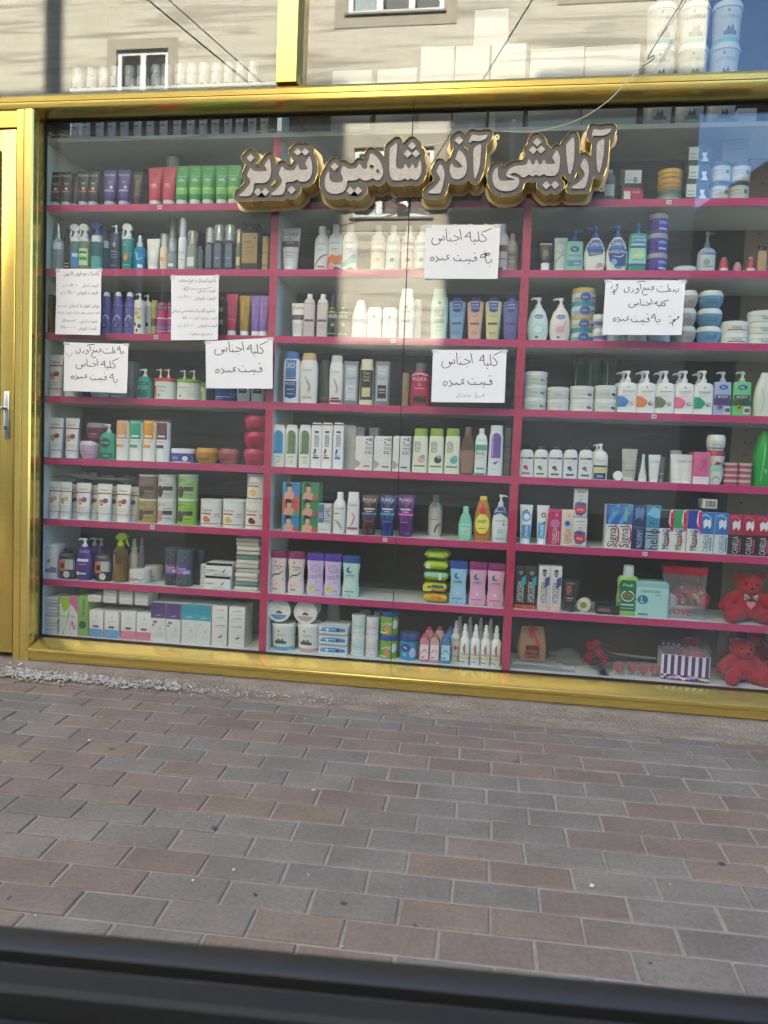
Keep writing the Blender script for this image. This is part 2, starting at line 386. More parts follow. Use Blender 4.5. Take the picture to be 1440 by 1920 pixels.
# door, its left part out of the picture
door = MB(); door.box(-2.075, -1.9985, -.145, -.09, .085, 2.235, GOLD, .004); door.box(-2.95, -2.875, -.145, -.09, .085, 2.235, GOLD, .004)
door.box(-2.875, -2.075, -.143, -.092, 2.155, 2.233, GOLD, .004); door.box(-2.875, -2.075, -.143, -.092, .087, .2, GOLD, .004)
door = door.build('door', shop)
b = MB(); b.box(-2.874, -2.076, -.12, -.114, .2, 2.155, GLASS); b.build('door_pane', door)
b = MB(); b.box(-2.076, -2.066, -.15, -.144, .21, 2.15, 'r:1d1e20'); b.build('door_gasket', door)
hx = float(at(13, 775, -.15)[0]); hz = float(at(13, 775, -.15)[2])
hb = MB(); hb.box(hx - .013, hx + .013, -.155, -.1455, hz - .105, hz + .09, 'm:c9c9c6', .005)
hb.tube([(hx, -.152, hz + .02), (hx, -.19, hz + .02), (hx - .02, -.2, hz + .018), (hx - .12, -.2, hz + .012)], [.008, .008, .009, .008], 'm:cfcfcc', 10)
hb.tube([(hx, -.155, hz - .06), (hx, -.162, hz - .06)], .008, 'm:77777a', 12); hb.build('handle', door)
b = MB(); b.box(-2.9, -1.9865, -.15, -.06, 2.24, 2.304, GOLD); b.build('door_head', shop)
b = MB(); b.box(-3.05, -2.96, -.16, -.04, .06, 4.2, GOLD, .004); b.build('door_post', shop)
# room behind, dark; the storeys above keep the front in shade
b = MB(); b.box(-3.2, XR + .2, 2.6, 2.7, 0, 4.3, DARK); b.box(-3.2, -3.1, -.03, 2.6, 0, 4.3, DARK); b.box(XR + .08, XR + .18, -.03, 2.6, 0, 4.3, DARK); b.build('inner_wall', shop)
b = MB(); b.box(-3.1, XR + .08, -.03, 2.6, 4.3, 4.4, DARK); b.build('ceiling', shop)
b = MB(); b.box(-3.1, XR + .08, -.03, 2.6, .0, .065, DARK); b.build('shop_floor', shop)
b = MB(); b.box(-16, -3.2, -.1, 6, -.1, 4.4, RENDER); b.box(XR + .2, 12, -.1, 6, -.1, 4.4, RENDER); b.build('pier_wall', shop)
# storeys above the shop
b = MB()
b.box(-16, -2.6, -.1, 5, 4.4, 12.95, TRAV); b.box(-2.6, -1.0, -.1, 5, 4.4, 9.0, TRAV)
b.box(-1.0, .25, -.1, 5, 4.4, 12.45, TRAV); b.box(.25, 12, -.1, 5, 4.4, 13.0, TRAV)
b.build('upper_wall', shop)
b = MB(); b.box(-7.6, -7.27, .2, .6, 12.95, 16.5, RENDER); b.build('chimney', shop)
for wx in (-5.2, 1.6, 5.0):
    for wz in (6.0, 9.4):
        f = MB(); f.box(wx - .6, wx + .6, -.13, -.1005, wz, wz + 1.3, WHITE_PVC, .01); f = f.build('window', shop)
        g = MB(); g.box(wx - .52, wx + .52, -.136, -.131, wz + .08, wz + 1.22, WALLPANE); g.build('glass', f)

# ------------------------------------------------------------ house across the street (seen mirrored in the panes)
house = empty('apartment_house', (0, -9, 0), 'travertine clad apartment house across the street, mirrored in the shop panes', 'house')
FY = 8.98 - 9.0 - 9.0   # its facade, world Y about -9.02
def hb(b, x0, x1, y0, y1, z0, z1, m, bev=0): b.box(x0, x1, y0 + 9, y1 + 9, z0, z1, m, bev)
openings = [(-6.35, -5.48, 6.35, 7.32, 'a'), (-2.62, -1.16, 7.70, 9.3, 'b'), (-2.45, -1.22, 4.7, 5.75, 'b'), (-.72, -.02, 5.45, 6.25, 'a'), (-6.4, -5.5, 3.3, 4.2, 'a'),
            (-9.8, -8.6, 7.7, 9.2, 'b'), (-9.8, -8.6, 4.3, 5.7, 'b'), (.7, 1.7, 7.9, 9.2, 'b'), (-6.35, -5.48, 9.6, 10.6, 'a')]
xs = sorted({-16.0, 2.6, *[o[0] for o in openings], *[o[1] for o in openings]}); zs = sorted({-.1, 13.5, *[o[2] for o in openings], *[o[3] for o in openings]})
wl = MB()
for i in range(len(xs) - 1):
    for j in range(len(zs) - 1):
        cx, cz = (xs[i] + xs[i + 1]) / 2, (zs[j] + zs[j + 1]) / 2
        if any(o[0] < cx < o[1] and o[2] < cz < o[3] for o in openings): continue
        wl.add([(xs[i], 0, zs[j]), (xs[i + 1], 0, zs[j]), (xs[i + 1], 0, zs[j + 1]), (xs[i], 0, zs[j + 1])], [(0, 1, 2, 3)], TRAV)
wl.box(-16, 2.6, -8, -.35, -.1, 13.4, RENDER)
wl.add([(2.6, 0, -.1), (2.6, -8, -.1), (2.6, -8, 13.5), (2.6, 0, 13.5)], [(0, 1, 2, 3)], TRAV)
wl.add([(-16, 0, -.1), (-16, -8, -.1), (-16, -8, 13.5), (-16, 0, 13.5)], [(3, 2, 1, 0)], TRAV)
wl.build('wall', house)
rf = MB(); rf.box(-16.1, 2.7, -8.1, .12, 13.5, 13.7, TRIM); rf.build('roof', house)
for (x0, x1, z0, z1, k) in openings:
    t = MB(); q = .2 if k == 'b' else .16
    t.box(x0 - q, x0, .0, .012, z0 - q, z1 + q, TRIM); t.box(x1, x1 + q, .0, .012, z0 - q, z1 + q, TRIM)
    t.box(x0, x1, .0, .012, z1, z1 + q, TRIM); t.box(x0, x1, .0, .012, z0 - q, z0 - .03, TRIM)
    t.box(x0 - .04, x1 + .04, -.11, .05, z0 - .03, z0, mat('6d675d', 'c'))
    for (a, c_) in ((x0 - .002, x0 + .0), (x1, x1 + .002)):
        t.add([(a, 0, z0), (a, -.35, z0), (a, -.35, z1), (a, 0, z1)], [(0, 1, 2, 3)], TRIM)
    t.add([(x0, 0, z1), (x1, 0, z1), (x1, -.35, z1), (x0, -.35, z1)], [(0, 1, 2, 3)], TRIM)
    t = t.build('window', house)
    fr = MB(); e = .07; yy0, yy1 = -.1, -.045
    for (a, c_, d, e_) in ((x0, x0 + e, z0, z1), (x1 - e, x1, z0, z1), (x0 + e, x1 - e, z0, z0 + e), (x0 + e, x1 - e, z1 - e, z1)): fr.box(a, c_, yy0, yy1, d, e_, WHITE_PVC)
    n = 3 if k == 'b' else 2
    for i in range(1, n):
        xm = x0 + (x1 - x0) * i / n; fr.box(xm - .045, xm + .045, yy0 + .003, yy1 + .01, z0 + e, z1 - e, WHITE_PVC)
    fr.build('frame', t)
    g = MB(); g.box(x0 + e, x1 - e, -.085, -.078, z0 + e, z1 - e, WALLPANE)
    g.build('pane', t)
    if k == 'b':
        cu = MB(); r_ = []; 
        for i in range(15): r_.append((x0 + e + (x1 - x0) * .26 * i / 14, -.18 + .015 * math.sin(i * 1.9)))
        cu.add([(px, py, zz) for zz in (z0 + .05, z1 - .05) for px, py in r_], [(i, i + 1, 16 + i, 15 + i) for i in range(14)], 'f:c9d2ce', True); cu.build('curtain', t)
# lower gabled house beside it
gh = empty('gabled_house', (6.4, -10, 0), 'low dark gabled house standing beside the travertine apartment house', 'house')
b = MB(); x0, x1 = -3.6, 3.6; pr = [(x0, -.1), (x1, -.1), (x1, 4.9), (.2, 7.6), (x0, 4.9)]
v = [(x, y, z) for y in (0, -7) for x, z in pr]; b.add(v, [(0, 1, 2, 3, 4), (9, 8, 7, 6, 5), (0, 5, 6, 1), (1, 6, 7, 2), (4, 9, 5, 0)], m_noise('dark_plaster', '5c544c', '6e655b', 1.5)); b.build('wall', gh)
b = MB()
for s in (0, 1):
    (xa, za), (xb, zb) = (((.2, 7.62), (x1 + .3, 4.7)) if s else ((x0 - .25, 4.72), (.2, 7.62)))
    v = [(x, y, z + t) for t in (0, .14) for y in (.25, -7.2) for x, z in ((xa, za), (xb, zb))]
    b.add(v, [(0, 1, 3, 2), (4, 6, 7, 5), (0, 4, 5, 1), (2, 3, 7, 6), (0, 2, 6, 4), (1, 5, 7, 3)], mat('4a3f38', 'c'))
b.build('roof', gh)
f = MB(); f.box(-1.9, -.9, 0, .03, 2.2, 3.5, WHITE_PVC, .01); f = f.build('window', gh); g = MB(); g.box(-1.82, -.98, .031, .037, 2.28, 3.42, WALLPANE); g.build('pane', f)

# overhead cables from a bracket on the house to the shop's upper wall
def sag(p, q, s, n=24):
    p, q = Vector(p), Vector(q); return [p.lerp(q, i / n) + Vector((0, 0, -s * 4 * (i / n) * (1 - i / n))) for i in range(n + 1)]
A = (-1.667, -8.98, 4.85)
for dx, q, lab in ((-.02, (-9.4, -.12, 9.2), 'black overhead cable running up to the left across the street'), (.02, (-9.0, -.12, 9.4), 'second black overhead cable just above the left running one'), (.03, (4.6, -.12, 10.6), 'black overhead cable running up to the right across the street')):
    b = MB(); b.tube(sag((A[0] + dx, A[1], A[2]), q, .12), .0085 if lab[0] == 'b' else .006, 'r:141414', 6)
    tag(b.build('overhead_cable'), lab, 'cable', 'overhead cables across the street')
b = MB(); b.box(A[0] - .09, A[0] + .09, -9.0, -8.985, A[2] - .09, A[2] + .09, 'm:8b8d8e', .01); b.tube([(A[0], -8.985, A[2]), (A[0], -8.95, A[2])], .05, 'r:333333', 12)
tag(b.build('cable_bracket'), 'small grey cable bracket on the travertine house wall', 'bracket')

# ------------------------------------------------------------ the parked car the photo is taken from: the door sill in the foreground
car = empty('parked_car', (0, -2.7, -.13), 'dark car door with its window down at the bottom edge', 'car', rz=math.radians(3.6))
PAINT, ptn, pb = bsdf('black_car_paint'); pb.inputs['Base Color'].default_value = (.016, .015, .014, 1); pb.inputs['Roughness'].default_value = .5; pb.inputs['Specular IOR Level'].default_value = .35; pb.inputs['Coat Weight'].default_value = .15
RUB = m_noise('black_rubber', '0c0c0d', '141415', 60, .55); TRIMD = m_noise('charcoal_door_card', '131311', '181816', 120.0, .7, .2, dist=.001)
SEATF = m_noise('green_grey_seat_cloth', '3a3d30', '62644c', 90.0, .95, .6)
zt = .645 + .13
def strip(b, prof, m, x0=-2.4, x1=1.9):
    n = len(prof); v = [(x, y, z) for x in (x0, x1) for y, z in prof]
    b.add(v, [(i, (i + 1) % n, n + (i + 1) % n, n + i) for i in range(n)] + [tuple(range(n - 1, -1, -1)), tuple(range(n, 2 * n))], m, True)
b = MB(); strip(b, [(.062, zt - .006), (.057, zt - .001), (.052, zt), (.042, zt - .001), (.0385, zt - .004), (.037, zt - .06), (.06, zt - .06), (.12, zt - .2), (.135, zt - .34), (.12, zt - .55), (.08, zt - .6), (.1, zt - .3), (.085, zt - .15), (.066, zt - .03)], PAINT); dr = b.build('door', car)
b = MB(); strip(b, [(.0365, zt - .05), (.0365, zt - .012), (.034, zt - .009), (.0315, zt - .012), (.0305, zt - .05)], RUB); b.build('window_seal', dr)
b = MB(); strip(b, [(.0295, zt - .09), (.0295, zt - .0075), (.027, zt - .005), (.0125, zt - .006), (.0095, zt - .009), (.0085, zt - .03), (.0085, zt - .09)], TRIMD); b.build('door_card', dr)
b = MB(); strip(b, [(.008, zt - .4), (.0078, zt - .026), (.004, zt - .021), (-.02, zt - .024), (-.03, zt - .03), (-.036, zt - .1), (-.036, zt - .4)], TRIMD); b.build('armrest', dr)
b = MB(); b.box(-.95, -.2, -.42, -.037, zt - .25, zt - .027, SEATF, .02); b.build('seat', car)
# ------------------------------------------------------------ shelving
ZT = 2.257
ZR = [ZT, 1.98, 1.715, 1.4475, 1.178, .9135, .648, .384, .138]
BX = [(-1.972, -.951), (-.951, .0595), (.0595, 1.28)]
SD = .31
BACK = m_noise('dim_shop_backing', '333433', '3d3e3c', 3.0, .45)  # dark sheet added in place of the dim shop seen behind the shelves
HOLE = mat('2a2522', 'c')
def shelves():
    for bay, (x0, x1) in enumerate(BX):
        u = empty('shelf_unit', ((x0 + x1) / 2, 0, .07), 'white shelving with pink edges and dark back, %s bay behind the shop window' % ('left', 'middle', 'right')[bay], 'shelving', 'shelf units behind the window')
        ox, oz = (x0 + x1) / 2, .07
        for s in (0, 1):
            b = MB(); xa = x0 if s == 0 else x1 - .0155
            b.box(xa - ox, xa + .0155 - ox, .0, SD, .0, ZT - .02 - oz, SHELFW)
            sp = b.build('side_panel', u)
            b = MB(); b.box(xa - .0005 - ox, xa + .016 - ox, -.0022, -.0001, .0, ZT - .02 - oz, PINKV); b.build('edge_strip', sp)
        b = MB(); b.box(x0 - ox, (x1 if bay < 2 else .945) - ox, SD + .0005, SD + .012, 0, ZT - .02 - oz, BACK); b.build('back_panel', u)
        if bay == 2:
            b = MB(); b.box(.9455 - ox, x1 - ox, SD + .0005, SD + .012, 0, ZT - .02 - oz, mat('a8988e', 'c'))
            for k in range(40):
                for xx in (1.0, 1.16):
                    zc = .12 + k * .05
                    b.add([(xx - ox + .0035 * math.cos(t * PI / 4), SD - .0004, zc + .0035 * math.sin(t * PI / 4)) for t in range(8)], [tuple(range(7, -1, -1))], HOLE)
            b.build('pegged_panel', u)
        for r, z in enumerate(ZR):
            t = .0175 if r == 0 else .026
            b = MB(); xa, xb = (x0, x1) if r == 0 else (x0 + .016, x1 - .016)
            b.box(xa - ox, xb - ox, .0, SD, z - t - oz, z - oz, SHELFW)
            sh = b.build('shelf', u)
            if r and not (bay == 1 and r == 8):
                b = MB(); b.box(xa - ox, xb - ox, -.0018, -.0002, z - t - .0015 - oz, z + .0006 - oz, PINK); b.build('edge_strip', sh)
            if (bay, r) in TAGS:
                px = TAGS[(bay, r)]; X = float(at(px, 600, 0)[0]) if False else solve_x(px, 0, z - .012)
                b = MB(); b.box(X - .009 - ox, X + .009 - ox, -.0032, -.0019, z - .02 - oz, z - .005 - oz, 'c:dcdcd6')
                for q in range(3): b.box(X - .006 + q * .0045 - ox, X - .003 + q * .0045 - ox, -.0036, -.0033, z - .016 - oz, z - .009 - oz, 'c:55555a')
                b.build('price_tag', sh)
        if bay == 1:
            b = MB(); b.box(x0 + .016 - ox, x1 - .016 - ox, -.004, -.0002, ZR[8] - .075 - oz, ZR[8] - .027 - oz, SHELFW); b.build('plinth', u)
def proj(X, Y, Z):
    q = RM.T @ (np.array([X, Y, Z]) - EYE); return 720 + FPX * q[0] / q[1], 960 - FPX * q[2] / q[1], q[1]
def solve_x(px, Y, Z):
    X = 0.0
    for _ in range(4):
        a = proj(X, Y, Z)[0]; b = proj(X + .01, Y, Z)[0]; X += (px - a) * .01 / (b - a)
    return X
def solve_z(py, X, Y):
    Z = 1.0
    for _ in range(4):
        a = proj(X, Y, Z)[1]; b = proj(X, Y, Z + .01)[1]; Z += (py - a) * .01 / (b - a)
    return Z
TAGS = {(0, 1): 300, (0, 3): 293, (0, 6): 286, (1, 3): 738, (1, 6): 722, (2, 1): 1254, (2, 4): 1226, (2, 6): 1209}
shelves()

# ------------------------------------------------------------ lettering
TXT = {}
def text_mesh(s):
    if s in TXT: return TXT[s]
    c = bpy.data.curves.new('lettering', 'FONT'); c.resolution_u = 2; c.body = s; c.size = 1.0; c.fill_mode = 'FRONT'
    o = bpy.data.objects.new('lettering', c); me = o.to_mesh()
    v = np.array([tuple(q.co)[:2] for q in me.vertices]) if len(me.vertices) else np.zeros((1, 2))
    f = [tuple(p.vertices) for p in me.polygons]
    o.to_mesh_clear(); bpy.data.objects.remove(o); bpy.data.curves.remove(c)
    lo, hi = v.min(0), v.max(0); arab = any(ord(ch) > 0x600 for ch in s)
    hh = (hi[1] - lo[1]) if arab else .72
    v = (v - np.array([(lo[0] + hi[0]) / 2, (lo[1] + hi[1]) / 2 if arab else .36])) / max(hh, .05)
    TXT[s] = (v, f, float((hi[0] - lo[0]) / max(hh, .05))); return TXT[s]

# ------------------------------------------------------------ goods: shape, label, copies
NS = 24
def ring(z, a, b, n=2.0, cx=0.0, cy=0.0):
    out = []
    for k in range(NS):
        t = 2 * PI * k / NS; c, s = math.cos(t), math.sin(t)
        out.append((cx + a * math.copysign(abs(c) ** (2 / n), c), cy + b * math.copysign(abs(s) ** (2 / n), s), z))
    return out
class Skin:
    """front surface of a lofted body: y for a given x, z"""
    def __init__(s, rows): s.r = rows                       # (z, a, b, n)
    def abn(s, z):
        r = s.r
        if z <= r[0][0]: return r[0][1:4]
        for p, q in zip(r, r[1:]):
            if z <= q[0]:
                t = (z - p[0]) / max(1e-9, q[0] - p[0]); return tuple(p[i] + (q[i] - p[i]) * t for i in (1, 2, 3))
        return r[-1][1:4]
    def pt(s, x, z, off):
        a, b, n = s.abn(z); x = max(-.975 * a, min(.975 * a, x))
        return (x, -b * (1 - abs(x / a) ** n) ** (1 / n) - off, z)
def decor(b, skin, w, z0, z1, spec):
    h = z1 - z0; off = .0004
    for it in [q for q in spec.split(';') if q]:
        p = it.split(','); k = p[0]; off += .0003
        if k == 'b':                                        # b,u0,v0,u1,v1,colour
            u0, v0, u1, v1 = map(float, p[1:5]); nx, nz = 8, max(2, int((v1 - v0) * 12))
            v = [skin.pt((u0 + (u1 - u0) * i / nx - .5) * w, z0 + h * (v0 + (v1 - v0) * j / nz), off) for j in range(nz + 1) for i in range(nx + 1)]
            b.add(v, [(j * (nx + 1) + i, j * (nx + 1) + i + 1, (j + 1) * (nx + 1) + i + 1, (j + 1) * (nx + 1) + i) for j in range(nz) for i in range(nx)], p[5] if ':' in p[5] else 'c:' + p[5], True)
        elif k == 'e':                                      # e,u,v,ru,rv,colour   (ru, rv as shares of the width)
            u, vv, ru, rv = map(float, p[1:5]); n = 16; v = [skin.pt((u - .5) * w, z0 + h * vv, off)]
            for q in (.55, 1.0):
                v += [skin.pt((u - .5 + q * ru * math.cos(2 * PI * t / n)) * w, z0 + h * vv + q * rv * w * math.sin(2 * PI * t / n), off) for t in range(n)]
            f = [(0, 1 + t, 1 + (t + 1) % n) for t in range(n)] + [(1 + t, 1 + n + t, 1 + n + (t + 1) % n, 1 + (t + 1) % n) for t in range(n)]
            b.add(v, f, 'c:' + p[5], True)
        elif k == 'y':                                      # y,colour,u,v,u,v,...  polygon
            c = [float(q) for q in p[2:]]
            q = bmesh.new(); q.faces.new([q.verts.new((c[i], c[i + 1], 0)) for i in range(0, len(c), 2)]); bmesh.ops.triangulate(q, faces=q.faces[:])
            for _ in range(4):
                lg = [e for e in q.edges if abs(e.verts[0].co.x - e.verts[1].co.x) > .09]
                if not lg: break
                bmesh.ops.subdivide_edges(q, edges=lg, cuts=1); bmesh.ops.triangulate(q, faces=q.faces[:])
            q.verts.index_update()
            b.add([skin.pt((e.co.x - .5) * w, z0 + h * e.co.y, off) for e in q.verts], [[e.index for e in f.verts] for f in q.faces], 'c:' + p[1], True); q.free()
        elif k == 's':                                      # s,colour,width,u,v,u,v...  painted stroke
            c = [float(q) for q in p[3:]]; hw = float(p[2]) * w / 2; P = [Vector(((c[i] - .5) * w, z0 + h * c[i + 1])) for i in range(0, len(c), 2)]
            P2 = []
            for i in range(len(P) - 1):
                a, bb, cc, d = P[max(i - 1, 0)], P[i], P[i + 1], P[min(i + 2, len(P) - 1)]
                for t in (0, .25, .5, .75): P2.append(.5 * ((2 * bb) + (cc - a) * t + (2 * a - 5 * bb + 4 * cc - d) * t * t + (3 * bb - a - 3 * cc + d) * t ** 3))
            P2.append(P[-1]); v = []
            for i, q in enumerate(P2):
                d = (P2[min(i + 1, len(P2) - 1)] - P2[max(i - 1, 0)]).normalized(); nrm = Vector((-d.y, d.x)) * hw * (.35 + .65 * math.sin(PI * (i + .5) / len(P2)))
                v += [skin.pt(q.x + nrm.x, q.y + nrm.y, off), skin.pt(q.x - nrm.x, q.y - nrm.y, off)]
            b.add(v, [(2 * i, 2 * i + 1, 2 * i + 3, 2 * i + 2) for i in range(len(P2) - 1)], 'c:' + p[1])
        elif k == 't':                                      # t,words,u,v,height,colour[,widest[,90]]
            V, F, W = text_mesh(p[1].replace('~', ' ')); u, vv, th = map(float, p[2:5]); hh = th * h
            wm = float(p[6]) if len(p) > 6 and p[6] else .92; rot = len(p) > 7
            if rot: sx = th * w; sz = min(sx, wm * h / max(W, .01))
            else: sx = min(hh, wm * w / max(W, .01)); sz = hh
            if rot: pts = [skin.pt((u - .5) * w - q[1] * sx, z0 + h * vv + q[0] * sz, off) for q in V]
            else: pts = [skin.pt((u - .5) * w + q[0] * sx, z0 + h * vv + q[1] * sz, off) for q in V]
            b.add(pts, F, 'c:' + p[5])
    return b
def lofted(rows, m, b=None):
    b = b or MB(); return b.loft([ring(z, a, bb, n) for z, a, bb, n in rows], m)
def pump(b, z, r, m, side=-1, tall=1.0, reach=1.0):
    """collar, stem and spout on top of a bottle"""
    b.loft([ring(z, r * .62, r * .62), ring(z + .012 * tall, r * .62, r * .62), ring(z + .014 * tall, r * .4, r * .4), ring(z + .02 * tall, r * .3, r * .3), ring(z + .03 * tall, r * .22, r * .22)], m)
    zt = z + .03 * tall
    b.loft([ring(zt, r * .42, r * .42), ring(zt + .009, r * .5, r * .46), ring(zt + .012, r * .4, r * .36)], m)
    b.tube([(0, 0, zt + .007), (side * r * 1.0 * reach, -.004, zt + .008), (side * r * 1.5 * reach, -.006, zt + .003)], [r * .26, r * .2, r * .15], m, 8)
    return zt + .012
def trigger(b, z, r, m, m2=None, side=-1):
    b.loft([ring(z, r * .6, r * .6), ring(z + .014, r * .6, r * .6), ring(z + .017, r * .4, r * .4), ring(z + .03, r * .36, r * .36)], m)
    s = side
    head = [(-.9, .03), (.9, .028), (1.0, .042), (.3, .056), (-.7, .058), (-1.5, .05), (-1.6, .04)]
    v = [(-s * x * r * .8, y * r, z + zz) for y in (-.38, .38) for x, zz in head]; n = len(head)
    b.add(v, [tuple(range(n - 1, -1, -1)), tuple(range(n, 2 * n))] + [(i, (i + 1) % n, n + (i + 1) % n, n + i) for i in range(n)], m2 or m)
    b.tube([(s * r * 1.0, 0, z + .032), (s * r * 1.15, 0, z + .018), (s * r * 1.5, 0, z + .002)], [r * .22, r * .18, r * .14], m2 or m, 8)
PROF = {   # body rows (height share, width share), then cap rows
 'sh': ([(0, .84), (.025, .93), (.45, 1), (.72, .98), (.82, .9), (.855, .82)], [(.856, .80), (.97, .74), (1, .68)], 2.6, .55),
 'sl': ([(0, .86), (.02, .94), (.6, 1), (.9, .95), (.935, .85)], [(.936, .84), (.985, .8), (1, .74)], 3.0, .5),
 'rn': ([(0, .93), (.02, 1), (.64, 1), (.73, .9), (.79, .66), (.82, .5)], [(.821, .47), (.985, .45), (1, .4)], 2.0, .92),
 'hh': ([(0, .66), (.02, .72), (.5, .88), (.84, 1), (.875, .96), (.89, .6)], [(.891, .5), (.94, .52), (.985, .34), (1, .1)], 2.8, .6),
 'pz': ([(0, .82), (.03, .93), (.14, .97), (.38, .84), (.58, .86), (.78, .98), (.83, .95)], [(.832, .99), (.97, .99), (1, .93)], 2.5, .6),
 'sq': ([(0, .92), (.015, 1), (.76, 1), (.86, .86), (.9, .5)], [(.901, .48), (.99, .48), (1, .44)], 4.0, .6),
 'dt': ([(0, .92), (.02, 1), (.72, .97), (.84, .8), (.88, .45)], [(.881, .42), (.985, .42), (1, .38)], 3.2, .6),
 'gc': ([(0, .95), (.02, 1), (.8, .9), (.83, .86)], [(.831, .8), (.985, .8), (1, .74)], 3.0, .55),
 'cy': ([(0, .97), (.015, 1), (.93, 1), (.95, .97)], [(.951, .98), (.99, .98), (1, .9)], 2.0, 1.0),
 'co': ([(0, .9), (.03, 1), (.6, .97), (.82, .7), (.9, .56)], [(.901, .54), (.97, .5), (1, .34)], 2.0, .95),
 'sp': ([(0, .94), (.015, 1), (.6, 1), (.66, .7), (.68, .55)], [(.681, .56), (.8, .56), (.82, .4), (.93, .4), (.95, .3), (1, .28)], 2.0, 1.0),
 'bb': ([(0, .74), (.03, .86), (.25, 1), (.5, .96), (.72, .7), (.8, .44), (.83, .4)], [(.831, .42), (.985, .42), (1, .36)], 2.6, .62),
 'ov': ([(0, .8), (.04, .94), (.3, 1), (.62, .88), (.86, .56), (.92, .42)], [(.921, .42), (1, .4)], 2.4, .6),
 'mw': ([(0, .88), (.02, .95), (.3, 1), (.5, .9), (.7, .98), (.76, .86), (.79, .52)], [(.791, .5), (.98, .47), (1, .42)], 2.8, .6),
 'fl': ([(0, .96), (.015, 1), (.93, 1), (.97, .9)], [(.971, .88), (1, .8)], 5.0, .45),
}
PROTO = {}
def make(kind, name, w, h, cols, spec, o):
    """one product standing at the origin, its front towards -Y; returns (root, depth)"""
    r = bpy.data.objects.new(name, None); r.empty_display_size = .03; COL.objects.link(r)
    bc, cc = cols[0], cols[1] if len(cols) > 1 else cols[0]
    hw = w / 2; d = w
    if kind in PROF or kind in ('pump', 'trig', 'tub'):
        body, cap, n, dr = PROF[o.get('prof', kind if kind in PROF else 'rn')]
        n = o.get('n', n); dr = o.get('dr', dr); d = w * dr
        if kind in PROF:
            rows = [(t * h, hw * q, hw * q * dr if q > .6 else hw * q * min(1, dr + .25), n) for t, q in body]
            crow = [(t * h, hw * q, hw * q * min(1, dr + (.0 if q > .6 else .3)), 2.2 if q < .6 else n) for t, q in cap]
            lofted(rows, bc).build(o.get('body', 'body'), r)
            cb = lofted(crow, cc)
            if o.get('over'):                                # clear overcap
                z0, q = o['over']; cb.loft([ring(z0 * h, hw * q, hw * q), ring(h * 1.0, hw * q, hw * q), ring(h * 1.015, hw * q * .9, hw * q * .9)], 'h:eef2f2', False, True)
            cb.build('cap', r); sk = Skin(rows); zs = (rows[0][0], rows[-1][0])
        else:
            hb = h * (o.get('hb', .74)); k = hb / (body[-1][0] * h)
            rows = [(t * h * k, hw * q, hw * q * dr if q > .6 else hw * q * min(1, dr + .25), n) for t, q in body]
            lofted(rows, bc).build('body', r); cb = MB()
            rr = max(hw * .5, .010) if kind != 'tub' else hw * .3
            if kind == 'trig': trigger(cb, hb, max(.016, hw * .8), cc, cols[2] if len(cols) > 2 else None, o.get('side', -1)); cb.build('trigger_head', r)
            else: pump(cb, hb, rr, cc, o.get('side', -1), max(.5, (h - hb - .012) / .03), o.get('reach', 1.0)); cb.build('pump', r)
            sk = Skin(rows); zs = (0, rows[-1][0])
    elif kind == 'tube':                                     # squeeze tube standing on its cap
        ch = h * o.get('ch', .15); q = o.get('q', .72); d = w * q
        lofted([(0, hw * q * .96, hw * q * .96, 2), (ch * .9, hw * q, hw * q, 2), (ch, hw * q * .97, hw * q * .97, 2)], cc).build('cap', r)
        rows = [(ch, hw * q * .97, hw * q * .97, 2), (ch + h * .02, hw * (q + .04), hw * (q + .02), 2), (h * .45, hw * (q + (1 - q) * .45), hw * .58, 2), (h * .75, hw * .93, hw * .28, 2), (h * .93, hw, .0035, 2.6), (h, hw, .0022, 4)]
        lofted(rows, bc).build('body', r); sk = Skin(rows); zs = (ch, h)
    elif kind in ('jar', 'bowl', 'bucket', 'can'):
        lh = o.get('lh', .28) * h
        if kind == 'bowl': rows = [(0, hw * .62, hw * .62, 2), (h * .04, hw * .7, hw * .7, 2), (h * .4, hw * .96, hw * .96, 2), (h - lh, hw, hw, 2)]
        elif kind == 'bucket': rows = [(0, hw * .82, hw * .82, 2), (h * .03, hw * .85, hw * .85, 2), (h - lh, hw * .95, hw * .95, 2)]
        else: rows = [(0, hw * .94, hw * .94, 2), (h * .05, hw * .985, hw * .985, 2), (h - lh - h * .02, hw * .985, hw * .985, 2), (h - lh, hw * .93, hw * .93, 2)]
        lofted(rows, bc).build('body', r)
        lw = hw * (1.0 if kind != 'bowl' else .98)
        lr = [(h - lh + .0004, lw, lw, 2), (h - lh * .12, lw, lw, 2), (h, lw * .94, lw * .94, 2)]
        if kind == 'bowl': lr = [(h - lh + .0004, hw * 1.0, hw * 1.0, 2), (h - lh * .5, hw * .97, hw * .97, 2), (h, hw * .84, hw * .84, 2)]
        if kind == 'bucket': lr = [(h - lh + .0004, hw, hw, 2), (h - lh * .45, hw, hw, 2), (h - lh * .4, hw * .96, hw * .96, 2), (h, hw * .93, hw * .93, 2)]
        lb = lofted(lr, cc)
        if o.get('pumps'):
            for px in o['pumps']:
                t = MB(); zt = pump(t, h, hw * .2, cols[2], -1, 1.0, 1.3); t.v = [(x + px * hw, y, z) for x, y, z in t.v]; t.build('pump', r)
        lb.build('lid', r); sk = Skin(rows); zs = (0, h - lh)
        if o.get('lidtext'):
            t = MB(); decor(t, Skin([(q[0], q[1], q[2], 2) for q in lr]), w, h - lh, h, o['lidtext']); t.build('lid_print', r)
    elif kind == 'box':
        d = o.get('d', .05); b = MB(); b.box(-hw, hw, -d / 2, d / 2, 0, h, 'c:' + bc if ':' not in bc else bc, .0009)
